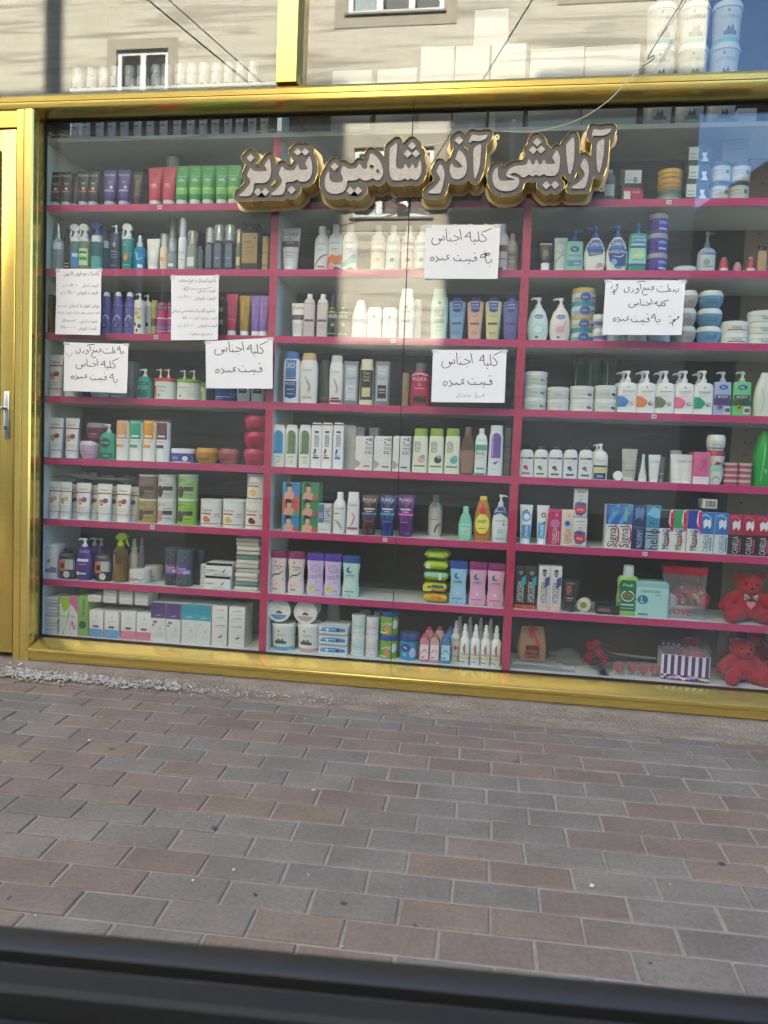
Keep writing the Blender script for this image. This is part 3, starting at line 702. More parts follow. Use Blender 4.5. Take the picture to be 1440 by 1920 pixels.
        if o.get('side_col'):
            b.box(hw + .0002, hw + .0006, -d / 2 + .002, d / 2 - .002, .002, h - .002, 'c:' + o['side_col']); b.box(-hw - .0006, -hw - .0002, -d / 2 + .002, d / 2 - .002, .002, h - .002, 'c:' + o['side_col'])
        b.build('carton', r); sk = Skin([(0, hw / .975, d / 2, 60), (h, hw / .975, d / 2, 60)]); zs = (0, h)
    elif kind == 'pack':                                     # soft wrapped packet lying flat
        d = o.get('d', .1); b = MB(); rnd = random.Random(int(w * 1e5) + int(h * 1e4)); rows = []
        nx, nz = 12, 6; v = []
        for j in range(nx + 1):
            t = j / nx * 2 - 1; e = (1 - abs(t) ** 12); 
            row = []
            for k in range(16):
                a = 2 * PI * k / 16; c, s = math.cos(a), math.sin(a)
                yy = d / 2 * math.copysign(abs(c) ** .5, c); zz = h / 2 + h / 2 * math.copysign(abs(s) ** .8, s) * max(.3, e) * (1 + rnd.uniform(-.12, .05))
                row.append((t * hw + rnd.uniform(-.0015, .0015), yy * (.9 + .1 * e), max(0, zz)))
            rows.append(row)
        b.loft(rows, bc); 
        b.build('wrapper', r); sk = Skin([(0, hw, d / 2 * 1.02, 8), (h, hw, d / 2 * 1.02, 8)]); zs = (0, h)
    elif kind == 'stack':                                    # a pile of thin folded packets
        d = o.get('d', .1)
        rnd = random.Random(4); z = 0; k = 0; nl = o.get('nl', 9); b = None
        for k in range(nl):
            t = h / nl; b = MB(); dx = rnd.uniform(-.003, .003)
            b.box(-hw + dx, hw + dx + rnd.uniform(-.004, 0), -d / 2 + rnd.uniform(0, .006), d / 2, z + .0003, z + t * rnd.uniform(.82, .97), 'c:' + cols[k % len(cols)], min(.0035, t * .3)); z += t
            b.build('packet', r)
        sk = Skin([(0, hw, d / 2, 40), (h, hw, d / 2, 40)]); zs = (0, h)
    if spec:
        b = MB(); decor(b, sk, w, zs[0], zs[1], spec)
        if b.v: b.build('label', r)
    return r, d
def copy_tree(o, parent=None):
    c = o.copy(); COL.objects.link(c)
    if parent is not None: c.parent = parent
    for ch in o.children: copy_tree(ch, c)
    return c
ORD = ['', 'second', 'third', 'fourth', 'fifth', 'sixth', 'seventh', 'eighth', 'ninth', 'tenth', 'eleventh', 'twelfth', 'thirteenth', 'fourteenth', 'fifteenth', 'sixteenth']
NUM = ['zero', 'one', 'two', 'three', 'four', 'five', 'six', 'seven', 'eight', 'nine', 'ten', 'eleven', 'twelve', 'thirteen', 'fourteen', 'fifteen', 'sixteen']
ROWN = ['white top shelf', 'first pink shelf', 'second pink shelf', 'third pink shelf', 'fourth pink shelf', 'fifth pink shelf', 'sixth pink shelf', 'seventh pink shelf', 'bottom shelf']
BAYN = ['left', 'middle', 'right']
def order(i, n):
    if n == 1: return ''
    if n == 2: return ('left one', 'right one')[i]
    return ('first of %s' % NUM[n] if i == 0 else 'last of %s' % NUM[n] if i == n - 1 else 'middle of three' if n == 3 else '%s of %s' % (ORD[i], NUM[n]))
def level(i, n, many=False):
    if n == 1: return ''
    return ('%s pile' % '' if False else '') + ('bottom one' if i == 0 else 'top one' if i == n - 1 else 'middle one' if n == 3 else '%s up' % ORD[i])
USED = {}
def P(bay, row, xs, w, top, kind, name, desc, cols, spec='', cat=None, lv=1, back=0.0, front=.022, rz=0, lab=None, base=None, grp=None, **o):
    """a run of products: xs pixel centres along the shelf, w pixel width, top pixel height of the (stack's) top"""
    xs = xs if isinstance(xs, (list, tuple)) else [xs]
    cols = cols.split(' '); z = ZR[row]; n = len(xs); grp = grp or ('%ss' % desc if n * lv > 1 else None)
    proto = None
    for i, px in enumerate(xs):
        Yg = front + back + .03
        X = solve_x(px, Yg, z + .07)
        if proto is None:
            sc = proj(X, front + back, z + .05)[2] / FPX; W = w * sc
            Zt = solve_z(top, X, front + back + .01); H = (Zt - z) / lv
            proto, D = make(kind, name, W, H, cols, spec, o); c0 = proto
            first = True
        for k in range(lv):
            c = proto if first else copy_tree(proto)
            first = False
            rj = random.Random(int(px * 10) + k * 7 + row)
            c.location = (X + (rj.uniform(-.0015, .0015) if lv == 1 else rj.uniform(-.001, .001)), front + back + D / 2 + rj.uniform(0, .004), z + .0007 + k * (H + .0006))
            c.rotation_euler = (0, 0, math.radians(rz + rj.uniform(-4, 4)))
            parts = [q for q in (order(i, n), level(k, lv)) if q]
            L = lab[i] if lab else desc
            L = ', '.join([L] + ([] if lab else parts) + ([] if not (lab and lv > 1) else [level(k, lv)]) + ['%s of the %s bay' % (ROWN[row], BAYN[bay])])
            wl = L.split(' ')
            if len(wl) > 15: L = L.replace(' of the %s bay' % BAYN[bay], ', %s bay' % BAYN[bay])
            if len(L.split(' ')) > 16: L = L.replace(' pink shelf', ' shelf')
            if len(L.split(' ')) > 16: L = L.replace(', %s bay' % BAYN[bay], '')
            tag(c, L, cat or name.split('_')[-1], grp)
            if USED.get(L): print('DUP LABEL', L)
            USED[L] = 1
            if len(L.split(' ')) > 16: print('LONG', len(L.split(' ')), L)
    return proto
# ============================================================ LEFT BAY
# white top shelf: silver pump cans under clear overcaps
P(0, 0, [142.6, 165, 189.5, 213, 237, 260.6, 285, 309.4, 335, 360, 383, 406, 429.6, 452, 474.7, 498], 14, 199, 'sp', 'spray_can', 'silver pump bottle', 'c2c6c8 dfe1e1', 'b,.1,.3,.9,.9,c9cccc;b,.2,.5,.8,.56,777;b,.2,.66,.8,.7,888', 'spray bottle', over=(.68, .9), grp='silver bottles on the top shelf')
# a riser board above them carries a second rank, seen through the upper light
ub = bpy.data.objects['shelf_unit']; zr_ = solve_z(174, -1.6, .2)
b = MB(); b.box(-1.94 - ub.location.x, -.98 - ub.location.x, .14, .27, zr_ - .012 - .07, zr_ - .07, SHELFW); b.box(-1.94 - ub.location.x, -1.92 - ub.location.x, .15, .26, ZT + .0005 - .07, zr_ - .0125 - .07, SHELFW); b.box(-1.0 - ub.location.x, -.98 - ub.location.x, .15, .26, ZT + .0005 - .07, zr_ - .0125 - .07, SHELFW); b.build('riser_shelf', ub)
ZR.append(zr_); ROWN.append('riser over the top shelf')
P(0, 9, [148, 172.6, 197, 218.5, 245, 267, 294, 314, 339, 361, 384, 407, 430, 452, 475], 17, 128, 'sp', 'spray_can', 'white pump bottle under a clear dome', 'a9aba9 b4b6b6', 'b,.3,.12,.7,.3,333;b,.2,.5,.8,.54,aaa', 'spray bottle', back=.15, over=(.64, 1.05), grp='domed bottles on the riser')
# first pink shelf: hair gel tubes
FUL = 't,FULICA,.5,.86,.07,e8e8e8,.8;t,Gel,.55,.6,.07,d8d8d8,.5;b,.25,.3,.8,.35,e05a50;e,.62,.42,.1,.1,d9cfa8'
P(0, 1, [107, 127, 159, 177], 24, 321, 'tube', 'gel_tube', 'black hair gel tube', '17181b b9bcbd', FUL, 'tube', grp='hair gel tubes')
P(0, 1, 144, 22, 324, 'tube', 'gel_tube', 'black gel tube turned half away behind two others', '1b1c1f b9bcbd', 'b,.2,.4,.8,.5,3a3a3c', 'tube', back=.03, grp='hair gel tubes')
P(0, 1, [208.6, 234], 28, 318, 'tube', 'gel_tube', 'purple hair gel tube with grey cap', '41327f b4b6ba', 't,FULICA,.5,.85,.075,f0eef8,.85;t,Gel,.55,.62,.06,cfc6f0,.5;b,.15,.3,.85,.36,c08af0;e,.7,.44,.09,.09,e9e2b0', 'tube', grp='hair gel tubes')
P(0, 1, 260.6, 24, 321, 'tube', 'gel_tube', 'dark brown gel tube with orange lettering', '2c2a2a 2a2828', 't,MAN,.5,.86,.05,aaa,.6;t,PARIS,.5,.6,.16,d8703a,.3,90;b,.35,.2,.8,.24,a8542e', 'tube', grp='hair gel tubes')
P(0, 1, [291.6, 318], 30, 312, 'tube', 'gel_tube', 'red gel tube', 'c23a50 c9cccc', 't,GEL,.5,.46,.085,fff,.6;b,.25,.36,.75,.375,f0a0a8;b,.3,.9,.7,.91,a02a3c;s,8f2438,.03,.3,.82,.5,.72,.6,.84,.45,.7', 'tube', grp='hair gel tubes')
P(0, 1, [343, 368, 392, 417, 440], 29, 309.5, 'tube', 'gel_tube', 'green gel tube', '3d9a4e c9d0c9', 't,GEL,.5,.58,.08,fff,.6;b,.0,.16,1,.36,7fbf5a;b,.22,.68,.78,.69,a5d8a8;b,.25,.3,.75,.315,cfe6b0;e,.5,.9,.12,.06,5fb46c', 'tube', grp='hair gel tubes')
P(0, 1, 322, 24, 293, 'cy', 'tub', 'white round tub behind the red gel tubes', 'e3e6e3 eef0ee', 'b,.3,.4,.7,.5,999', 'tub', back=.12)
# second pink shelf
P(0, 2, 111, 21, 419, 'sp', 'spray_bottle', 'clear spray bottle with white band and silver pump', 't:c9d6d4 m:c0c3c4', 'b,.02,.66,.98,.98,e6e9e6', 'spray bottle')
P(0, 2, 127, 20, 428, 'sp', 'spray_bottle', 'dark clear oil bottle beside the clear spray', 't:4a5a3a 20231f', 'b,.1,.2,.9,.24,c9d2c0;b,.1,.3,.9,.33,c9d2c0', 'spray bottle', back=.05)
P(0, 2, 143.7, 22, 412, 'trig', 'trigger_bottle', 'clear trigger spray with a blue label', 't:8fb8a8 e8ecea', 'b,.02,.86,.98,.99,e9ecea;b,.3,.1,.95,.55,3a86c4;b,.4,.4,.85,.5,dfeaf4', 'trigger spray', prof='cy', hb=.66)
P(0, 2, 160.6, 22, 411, 'trig', 'trigger_bottle', 'clear trigger spray with a green label', 't:9cc4a0 e8ecea', 'b,.02,.86,.98,.99,e9ecea;b,.15,.15,.9,.65,cfe8a8;b,.2,.3,.85,.4,4f9a4a;b,.2,.5,.85,.56,34405a', 'trigger spray', prof='cy', hb=.66)
P(0, 2, 183, 23, 411, 'trig', 'trigger_bottle', 'teal two-phase trigger spray with dark blue head', 't:3f8f9a 2c3c8a', 'b,.02,.8,.98,.97,e6ebea;b,.02,.02,.98,.4,4aa79f', 'trigger spray', prof='cy', hb=.7)
P(0, 2, 199.6, 20, 424, 'trig', 'trigger_bottle', 'blue trigger spray with dark blue head behind', 't:4f7fa0 27376f', 'b,.02,.75,.98,.97,bcc9cf', 'trigger spray', prof='cy', hb=.7, back=.04)
P(0, 2, 218.8, 21, 421, 'pump', 'pump_bottle', 'navy pump bottle with white print', '24304f eef0ee', 'e,.5,.7,.3,.3,46547a;t,4,.5,.7,.14,fff;b,.2,.5,.8,.52,b8c0d0;b,.2,.42,.8,.44,8a96b4;b,.2,.34,.8,.36,8a96b4;b,.2,.12,.8,.14,8a96b4', 'pump bottle', prof='cy', hb=.8)
P(0, 2, 232, 16, 425, 'pump', 'pump_bottle', 'white pump bottle half hidden behind the navy one', 'dfe4e0 f0f2f0', '', 'pump bottle', prof='cy', hb=.78, back=.06)
P(0, 2, 241.5, 23, 416, 'trig', 'trigger_bottle', 'teal argan trigger spray with white head', '2f8a86 e6ebe9', 'b,.0,.92,1,1,d6dedb;e,.5,.4,.2,.28,c77a3a;e,.5,.36,.12,.18,e8b04a;t,Dr,.4,.75,.07,bfe8e0,.4;b,.2,.15,.8,.17,a8d8d0', 'trigger spray', prof='cy', hb=.7)
P(0, 2, 263, 24, 440, 'sp', 'spray_bottle', 'bright blue body spray with silver neck', '1687b8 m:bfc4c8', 's,9fdcf0,.1,.15,.75,.4,.7,.5,.45,.85,.55;b,.5,.12,.85,.25,e8f4f8', 'spray bottle')
P(0, 2, 289.4, 27, 447, 'tube', 'cream_tube', 'plain white cream tube', 'e4e3da efefe8', 's,c9c8bf,.04,.3,.8,.5,.7,.7,.82', 'tube', ch=.17)
P(0, 2, 310, 16, 439, 'sp', 'serum_bottle', 'small peach serum bottle with clear cap', 'e6d3b4 e9e6df', 'e,.5,.45,.3,.3,e0a98c', 'bottle', over=(.66, .9))
P(0, 2, 324.5, 17, 453, 'sp', 'serum_bottle', 'clear glass serum bottle with silver pump', 't:c6cccb m:c4c7c8', 'b,.2,.2,.8,.35,e3e6e5;b,.2,.45,.8,.5,888', 'bottle', over=(.66, .95))
P(0, 2, 325, 15, 405, 'sp', 'serum_bottle', 'tall clear serum bottle standing behind a shorter one', 't:d5dad9 m:ccd0d1', 'b,.3,.3,.7,.34,999', 'bottle', over=(.6, .95), back=.06)
P(0, 2, 344, 16, 410, 'sp', 'serum_bottle', 'white mist bottle with tall clear cap', 'e6e8e4 f0f2f0', 't,TSI,.5,.5,.08,8a8a8a,.7;b,.2,.3,.8,.32,aaa', 'bottle', over=(.64, .9))
P(0, 2, 362, 19, 434, 'sp', 'serum_bottle', 'clear square serum bottle with gold collar', 't:c2c9c4 m:c8b45a', 'b,.15,.15,.85,.5,d8dbd4', 'bottle', over=(.68, .98), n=4)
P(0, 2, 378, 12, 462, 'sq', 'serum_bottle', 'small grey bottle behind the gold collar bottle', '8f9896 7c8482', '', 'bottle', back=.05)
P(0, 2, [412, 432], 19, 423, 'sp', 'serum_bottle', 'blue-grey hair serum with clear square cap', 't:51606f m:c9cdd0', 'b,.15,.1,.85,.9,5d6b7c;b,.3,.4,.7,.42,c9d2da', 'bottle', over=(.66, 1.0), n=3)
P(0, 2, 394.5, 16, 428, 'sp', 'serum_bottle', 'slim blue-grey serum with white pump', 't:62717c e6e9ea', 'b,.15,.1,.85,.9,66747f', 'bottle', over=(.66, 1.0))
P(0, 2, 450, 12, 432, 'sp', 'serum_bottle', 'thin amber serum with gold pump', 't:a8a184 m:c9b469', 'b,.2,.2,.8,.5,c9b48c', 'bottle', over=(.66, 1.0))
P(0, 2, 471.5, 30, 438, 'box', 'serum_box', 'kraft gold carton with dark foot', 'a98a55', 'b,.0,.0,1,.2,2a2523;t,HG,.42,.76,.09,4a3a26,.5;e,.82,.88,.07,.07,6a4c30;b,.2,.6,.8,.62,7a6238;b,.25,.5,.75,.515,7a6238;b,.25,.44,.75,.45,7a6238', 'box', d=.06, side_col='3a3330')
P(0, 2, 472, 28, 419, 'box', 'serum_box', 'dark carton standing behind the kraft gold one', '2b2928', 't,HG,.5,.9,.05,777,.5', 'box', d=.05, back=.07)
P(0, 2, 500, 10, 444, 'box', 'serum_box', 'tan carton at the right end', 'b59d6a', 'b,.1,.5,.9,.53,6f5c3a;b,.0,.1,1,.2,8f7b50', 'box', d=.05)
# third pink shelf
P(0, 3, 97, 18, 553, 'box', 'colour_box', 'dark maroon carton beside the left post', '3a1a22', 'e,.5,.55,.3,.6,6a3a42;b,.2,.1,.35,.15,d8c8c8;b,.5,.1,.65,.15,d8c8c8;b,0,0,1,.22,1c1618', 'box', d=.05)
P(0, 3, [200.6, 223, 244], 22, 547, 'co', 'foam_can', 'lilac foam bottle with white domed top', '5b58a0 eceeea', 's,d5d2f0,.09,.2,.3,.6,.5,.85,.4;e,.5,.25,.3,.3,34306a;e,.5,.25,.2,.2,6f6cb4;t,PROF,.5,.62,.1,c9c6e8,.5,90', 'bottle')
P(0, 3, 263, 21, 549, 'pump', 'pump_bottle', 'white pump bottle with yellow flower print', 'e5e4d8 f0f0ea', 'e,.4,.62,.25,.2,d8c23a;e,.65,.5,.2,.16,cbb84a;e,.3,.3,.12,.16,333;e,.7,.25,.14,.18,3a3a36;e,.5,.12,.1,.14,333;t,Love,.5,.75,.07,6a6428,.6', 'pump bottle', prof='cy', hb=.82)
P(0, 3, 278, 18, 552, 'pump', 'pump_bottle', 'white pump bottle with black leaf print', 'e3e3da ededea', 'e,.4,.6,.2,.25,2b2b28;e,.65,.35,.16,.22,2b2b28;e,.4,.15,.14,.2,333', 'pump bottle', prof='cy', hb=.82, back=.05)
P(0, 3, [306, 326], 20, 565, 'cy', 'hair_spray_can', 'pink and black striped can', 'c0307f 1e1b22', 'b,0,.78,1,.92,201c26;t,FULICA,.5,.85,.09,f0d0e4,.9;b,0,.5,1,.54,ecd0e0;b,0,.3,1,.36,7a4aa0;b,0,.2,1,.26,4a8ab4;b,0,.1,1,.14,e890c0', 'can')
P(0, 3, 292, 12, 560, 'cy', 'hair_spray_can', 'yellow green can left of the pink cans', 'b0b060 2a2a22', 'b,0,.3,1,.5,44504a', 'can', back=.05)
P(0, 3, 415.5, 14, 558, 'box', 'colour_box', 'dark carton with tan stripes beside the price sheet', '2c2724', 'b,0,.3,1,.42,9a8460;b,0,.62,1,.74,8f7d60', 'box', d=.05)
P(0, 3, 437, 23, 551, 'tube', 'hair_tube', 'bright pink hair tube with white cap', 'c02a52 eee', 's,f090a8,.05,.3,.85,.35,.5,.32,.3;b,.2,.3,.8,.31,f0a0b4', 'tube', ch=.13, grp='slim hair tubes')
P(0, 3, 461, 22, 554, 'tube', 'hair_tube', 'gold yellow hair tube with white cap', 'b08c22 eee', 's,ecd88a,.05,.3,.85,.35,.5,.32,.3;t,REVIT,.6,.65,.12,6a5010,.4,90', 'tube', ch=.13, grp='slim hair tubes')
P(0, 3, [481, 496], 21, 554, 'tube', 'hair_tube', 'lilac hair tube with white cap', '8a68b0 eee', 's,d0b8e8,.05,.3,.85,.35,.5,.32,.3;t,REVIT,.6,.65,.12,4a2a70,.4,90', 'tube', ch=.13, grp='slim hair tubes')
# fourth pink shelf
KAL = 't,Kalyon,.5,.82,.07,6a5a50,.75;b,.05,.7,.95,.735,b8323c;e,.38,.46,.17,.17,c07a5c;e,.64,.5,.17,.17,8e4444;e,.4,.4,.13,.13,e8b070;e,.42,.39,.06,.06,8a4a30;b,.2,.26,.8,.27,c07078;b,.2,.2,.8,.21,b9a9a0;b,0,.1,1,.115,b8323c'
P(0, 4, [105.7, 133], 29, 665, 'tube', 'cream_tube', 'white peach cream tube', 'e9e7df efede8', KAL, 'tube', ch=.09, q=.8, grp='white fruit cream tubes')
P(0, 4, 186, 40, 718, 'bowl', 'hair_mask_jar', 'white bowl jar below the handwritten notice', 'e0e0da e8e8e4', '', 'jar', back=.02)
P(0, 4, 222, 34, 716, 'jar', 'hair_mask_jar', 'white jar right of the white bowl jar', 'dddeda e6e7e3', 'b,.2,.3,.8,.4,aaa', 'jar', back=.05)
P(0, 4, 248, 17, 678, 'box', 'lotion_carton', 'tall grey carton behind the notice edge', '83888a', 'b,.1,.1,.9,.12,aaa', 'box', d=.05, back=.1)
P(0, 4, 273, 27, 691, 'pump', 'pump_bottle', 'teal pump bottle with dark green foot', '2fa58a eceeec', 'b,0,0,1,.42,1f6a5c;b,.08,.6,.92,.74,1c4f4a;t,NATURAL,.5,.67,.06,9fe0cc,.8', 'pump bottle', prof='rn', hb=.74, n=3)
P(0, 4, 307.6, 42, 709, 'jar', 'mask_tub', 'white tub with orange rim and two pumps', 'e6e6e0 d8553a e8d8cc', 'b,.05,.1,.25,.75,d86a4a;t,humana,.5,.72,.12,4a4a4a,.5;b,.35,.5,.75,.52,aaa;b,.35,.42,.65,.44,aaa;b,.35,.18,.42,.3,444', 'tub', lh=.16, pumps=(-.5, .25))
P(0, 4, 351, 45, 711, 'jar', 'mask_tub', 'white tub with lime rim and two pumps', 'e6e8e0 86b83a e0e6d0', 'b,.03,.1,.14,.75,9cc45a;t,humana,.45,.72,.12,4a4a4a,.5;b,.3,.5,.75,.52,aaa;b,.3,.18,.37,.3,444;b,.7,.2,.9,.5,cfe0c8', 'tub', lh=.16, pumps=(-.4, .45))
P(0, 4, 382, 15, 717, 'jar', 'mask_tub', 'slim lime tub tucked behind the lime rimmed tub', 'd8e0c8 8ab850', 'b,.3,.1,.7,.7,9cc45a', 'tub', back=.06)
P(0, 4, 423, 43, 727, 'jar', 'hair_mask_jar', 'royal blue jar under the white notice', '24499a 1f3f88', 'b,.1,.5,.75,.58,cfd8ee;b,.1,.3,.5,.36,8fa4dc', 'jar', lh=.4)
P(0, 4, [460, 486.5], 25, 716, 'sl', 'lotion_bottle', 'white lotion bottle with grey print', 'e0dcd4 3a3632', 'b,.2,.45,.8,.85,4a4642;b,.3,.6,.7,.64,ddd', 'bottle')
# fifth pink shelf
P(0, 5, [106, 136], 29, 783, 'tube', 'cream_tube', 'white peach cream tube', 'e9e7df efede8', KAL, 'tube', ch=.09, q=.8, grp='white fruit cream tubes')
P(0, 5, 167, 42, 827, 'bowl', 'hair_mask_jar', 'pale lilac mask jar under a maroon one', 'c9aec6 d8c8d6', 't,Collage,.4,.6,.16,b04a80,.5;b,.1,.3,.8,.36,c06a98', 'jar', lh=.25)
JL = P(0, 5, 180, 40, 826, 'bowl', 'hair_mask_jar', 'maroon mask jar with grey lid, upper of the pair', '7a2f4c 8a8590', 't,Loliane,.45,.55,.17,d8b0c0,.6;b,.15,.3,.8,.36,b06a88', 'jar', lh=.25)
JL.location.z += .076; JL.location.y -= .005
P(0, 5, 203, 30, 795, 'pump', 'pump_bottle', 'emerald pump bottle with dark oval label', '2f9a7c eceeec', 'e,.45,.62,.34,.3,1c4a48;t,HA~URAL,.45,.62,.07,bfe8d8,.55;b,0,0,1,.26,1f6a5c;b,.3,.12,.7,.15,8fd0b8', 'pump bottle', prof='rn', hb=.76, n=3)
for px, c, l in ((231, 'e0a878', 'peach'), (255.5, '2fa886', 'teal'), (281, 'e09a1c', 'amber'), (306, '6a3a32', 'brown')):
    P(0, 5, px, 26, 788, 'cy', 'canister', 'white canister with %s upper half' % l, 'e9e9e4 %s' % c, 'b,0,.56,1,.985,%s;t,EXTRACT,.5,.5,.045,%s,.7;b,.12,.34,.72,.42,%s;b,.3,.62,.8,.66,f4f0e8' % (c, c, c), 'canister', grp='two-tone canisters')
P(0, 5, 341, 46, 841, 'jar', 'hair_mask_jar', 'lilac blue mask jar with white lid', '5a58a8 e9e9ee', 'e,.72,.45,.16,.16,2a2a40;e,.72,.45,.11,.11,e0e0ea;t,MASK,.3,.5,.3,d8d8f0,.3;b,0,.0,1,.12,e0e0ec', 'jar', lh=.34)
P(0, 5, 386, 46, 840, 'bowl', 'hair_mask_jar', 'gold bowl jar with gold lid', 'b5822a c49236', 'b,.2,.4,.75,.48,6a4410;b,.3,.28,.65,.33,7a5218', 'jar', lh=.3)
P(0, 5, 428, 38, 842, 'bowl', 'hair_mask_jar', 'dusty rose bowl jar', '9a4a48 a85a56', 'b,.25,.4,.8,.5,5a2422', 'jar', lh=.3)
P(0, 5, 476, 44, 779, 'bowl', 'hair_mask_jar', 'crimson bowl jar', 'b01f48 b82550', 't,NELLY,.6,.4,.2,5a0f24,.5;b,.35,.2,.8,.26,6a1028', 'jar', lv=3, lh=.3, grp='crimson jars in a pile')
# sixth pink shelf
P(0, 6, [104, 125], 25, 903, 'tube', 'cream_tube', 'white wheat cream tube', 'e9e7df efede8', KAL.replace('c07a5c', 'c99a5a').replace('8e4444', 'd8b070').replace('8a4a30', 'b08040').replace('e8b070', 'caa060'), 'tube', ch=.09, q=.82, grp='white fruit cream tubes')
P(0, 6, [157, 196, 232.5], 29, 906, 'tube', 'cream_tube', 'white peach cream tube in front', 'e9e7df efede8', KAL, 'tube', ch=.09, q=.82, grp='white fruit cream tubes')
P(0, 6, [140, 177, 214, 250], 26, 908, 'tube', 'cream_tube', 'white peach cream tube in the second rank', 'e9e7df efede8', KAL, 'tube', ch=.09, q=.82, back=.05, grp='white fruit cream tubes')
def flat_tubes():
    xs = [101, 118, 136, 160, 178, 196, 214, 236]; n = len(xs)
    me = None
    for i, px in enumerate(xs):
        X = solve_x(px, .1, ZR[6] + .18); z = ZR[6] + .172 + .012 * (i in (1, 2))
        r = empty('cream_tube', (X, .045 + .01 * (i % 3), z), 'white tube lying flat on the standing cream tubes, %s, sixth pink shelf' % order(i, n), 'tube', 'white tubes lying flat', math.radians((-6, -34, 9, -12, -3, -16, -7, -12)[i]))
        if me is None:
            b = MB(); rows = [(-.005, .031, .0015), (.02, .031, .002), (.1, .029, .012), (.155, .025, .02)]
            b.loft([[(a * math.cos(t * PI / 8), y, .012 + bb * math.sin(t * PI / 8) * (.5 if y < .1 else .7)) for t in range(16)] for y, a, bb in rows], 'e6e4dc'); o1 = b.build('body', r); me = o1.data
            c = MB(); c.loft([[(.023 * math.cos(t * PI / 8), y, .014 + .018 * math.sin(t * PI / 8)) for t in range(16)] for y in (.1555, .175)], 'efede8'); o2 = c.build('cap', r); me2 = o2.data
            s_ = MB(); s_.add([(-.028, .03, .0175), (.028, .03, .0175), (.026, .05, .019), (-.026, .05, .019)], [(0, 1, 2, 3)], 'c:c9a8a0'); o3 = s_.build('label', r); me3 = o3.data
        else: put('body', me, r); put('cap', me2, r); put('label', me3, r)
        r.rotation_euler.x = math.radians(-4)
flat_tubes()
BIO = 't,BIO~L,.42,.84,.11,%s,.7;b,.45,.4,.9,.58,%s;e,.3,.35,.18,.3,%s;b,.5,.66,.88,.68,%s;b,.5,.24,.85,.26,%s'
for px, lo, hi, l1, l2 in ((276, 'b39a5c', '8c7462', 'tan', 'brown'), (312, 'd8d6cc', 'd5d2ca', 'cream', 'off white'), (350, '8fbf48', '9cc47c', 'bright green', 'pale green')):
    for k, (c, l) in enumerate(((lo, l1), (hi, l2))):
        dk = '4a3c2c' if c[0] < 'c' else '2e2a28'
        o_ = P(0, 6, px, 37, 936, 'gc' if False else 'jar', 'scrub_canister', '%s canister with white lid, %s of its pair' % (l, ('lower', 'upper')[k]), c + ' e8e8e2', BIO % (dk, dk, dk if l != 'cream' else 'c98a80', dk, dk), 'canister', lh=.07, grp='lidded scrub canisters')
        if k: o_.location.z += .1045
for px, fr in ((394, 'd08058'), (436, 'd8b870'), (478, '7a2a34')):
    P(0, 6, px, 43, 936.5, 'jar', 'cream_tub', 'white cream tub with %s picture' % {'d0': 'peach', 'd8': 'wheat', '7a': 'cherry'}[fr[:2]], 'e6e4dc eae8e2', 't,Kalyon,.42,.68,.12,6a5a50,.5;b,.15,.5,.62,.55,b8323c;e,.4,.3,.14,.14,%s;e,.5,.26,.1,.1,%s;b,.0,.1,1,.13,b8323c;b,.75,.4,.95,.43,999;b,.75,.5,.95,.53,b8323c' % (fr, fr), 'tub', lh=.1, grp='white cream tubs')
o_ = P(0, 6, 478.5, 36, 940, 'jar', 'cream_tub', 'white cream tub standing on the rightmost tub', 'e6e4dc eae8e2', 't,Kalyon,.42,.74,.12,6a5a50,.6;b,.15,.58,.75,.63,b8323c;e,.45,.36,.2,.18,d8b870;b,.0,.12,1,.15,b8323c', 'tub', lh=.06, grp='white cream tubs'); o_.location.z += .113
# seventh pink shelf
P(0, 7, 98, 32, 1020, 'box', 'lotion_carton', 'white carton with lilac wave beside the left post', 'dedcd6', 'y,8a7ab0,0,.16,0,.3,.4,.26,.7,.34,1,.3,1,.16;t,medilann,.45,.9,.05,777,.7;e,.5,.5,.12,.12,9fb07a', 'box', d=.07)
BLK = 'b,.3,.36,1,.74,b5b9b6;b,.1,.3,.5,.72,d8704a;b,.2,.4,.45,.6,3a2a28;e,.6,.18,.2,.2,c9cccc;t,HYDRO,.5,.9,.07,aaa,.6'
hb1 = P(0, 7, [128.7, 196], 32, 1030, 'sq', 'hair_mask_bottle', 'squat black bottle with white curved handle', '232426 1c1d1f', BLK, 'bottle', n=3)
P(0, 7, 160.6, 34, 1010, 'pump', 'pump_bottle', 'purple pump bottle with wavy sides', '4b2a86 eceef0', 't,HYDRO,.5,.86,.08,c9b0f0,.7;b,.2,.56,.85,.64,cfe4f4;b,.3,.46,.75,.5,c070c0;e,.5,.2,.32,.18,3a2068;b,.35,.17,.75,.23,a8d4f0;e,.25,.2,.1,.1,f0f0f8', 'pump bottle', prof='bb', hb=.8)
P(0, 7, [176, 190], 26, 1009, 'pump', 'pump_bottle', 'purple pump bottle half hidden in the back rank', '4b2a86 d8dce0', '', 'pump bottle', prof='rn', hb=.8, back=.09)
P(0, 7, 226, 27, 999, 'trig', 'trigger_bottle', 'amber oil trigger spray with lime head', 't:8a6a1c a8c41e', 'b,.05,.3,.3,.75,8f989c;b,.02,.02,.98,.5,7a5a16', 'trigger spray', prof='rn', hb=.72, side=1)
P(0, 7, 252, 20, 1011, 'sp', 'spray_bottle', 'dusty beige spray bottle behind', 'b0a690 c4bca8', '', 'spray bottle', back=.06)
P(0, 7, 267.7, 13, 1009, 'sp', 'spray_bottle', 'grey spray bottle right of the beige one', '55585a 8a8c8c', 'b,.1,.2,.9,.4,b0b2b2', 'spray bottle', back=.07)
P(0, 7, 260, 40, 1069, 'jar', 'cream_jar', 'low white jar with red script', 'd8d6ce dfddd6', 's,b03a3a,.06,.15,.35,.3,.5,.4,.3,.55,.5,.7,.35,.85,.45', 'jar', lh=.3)
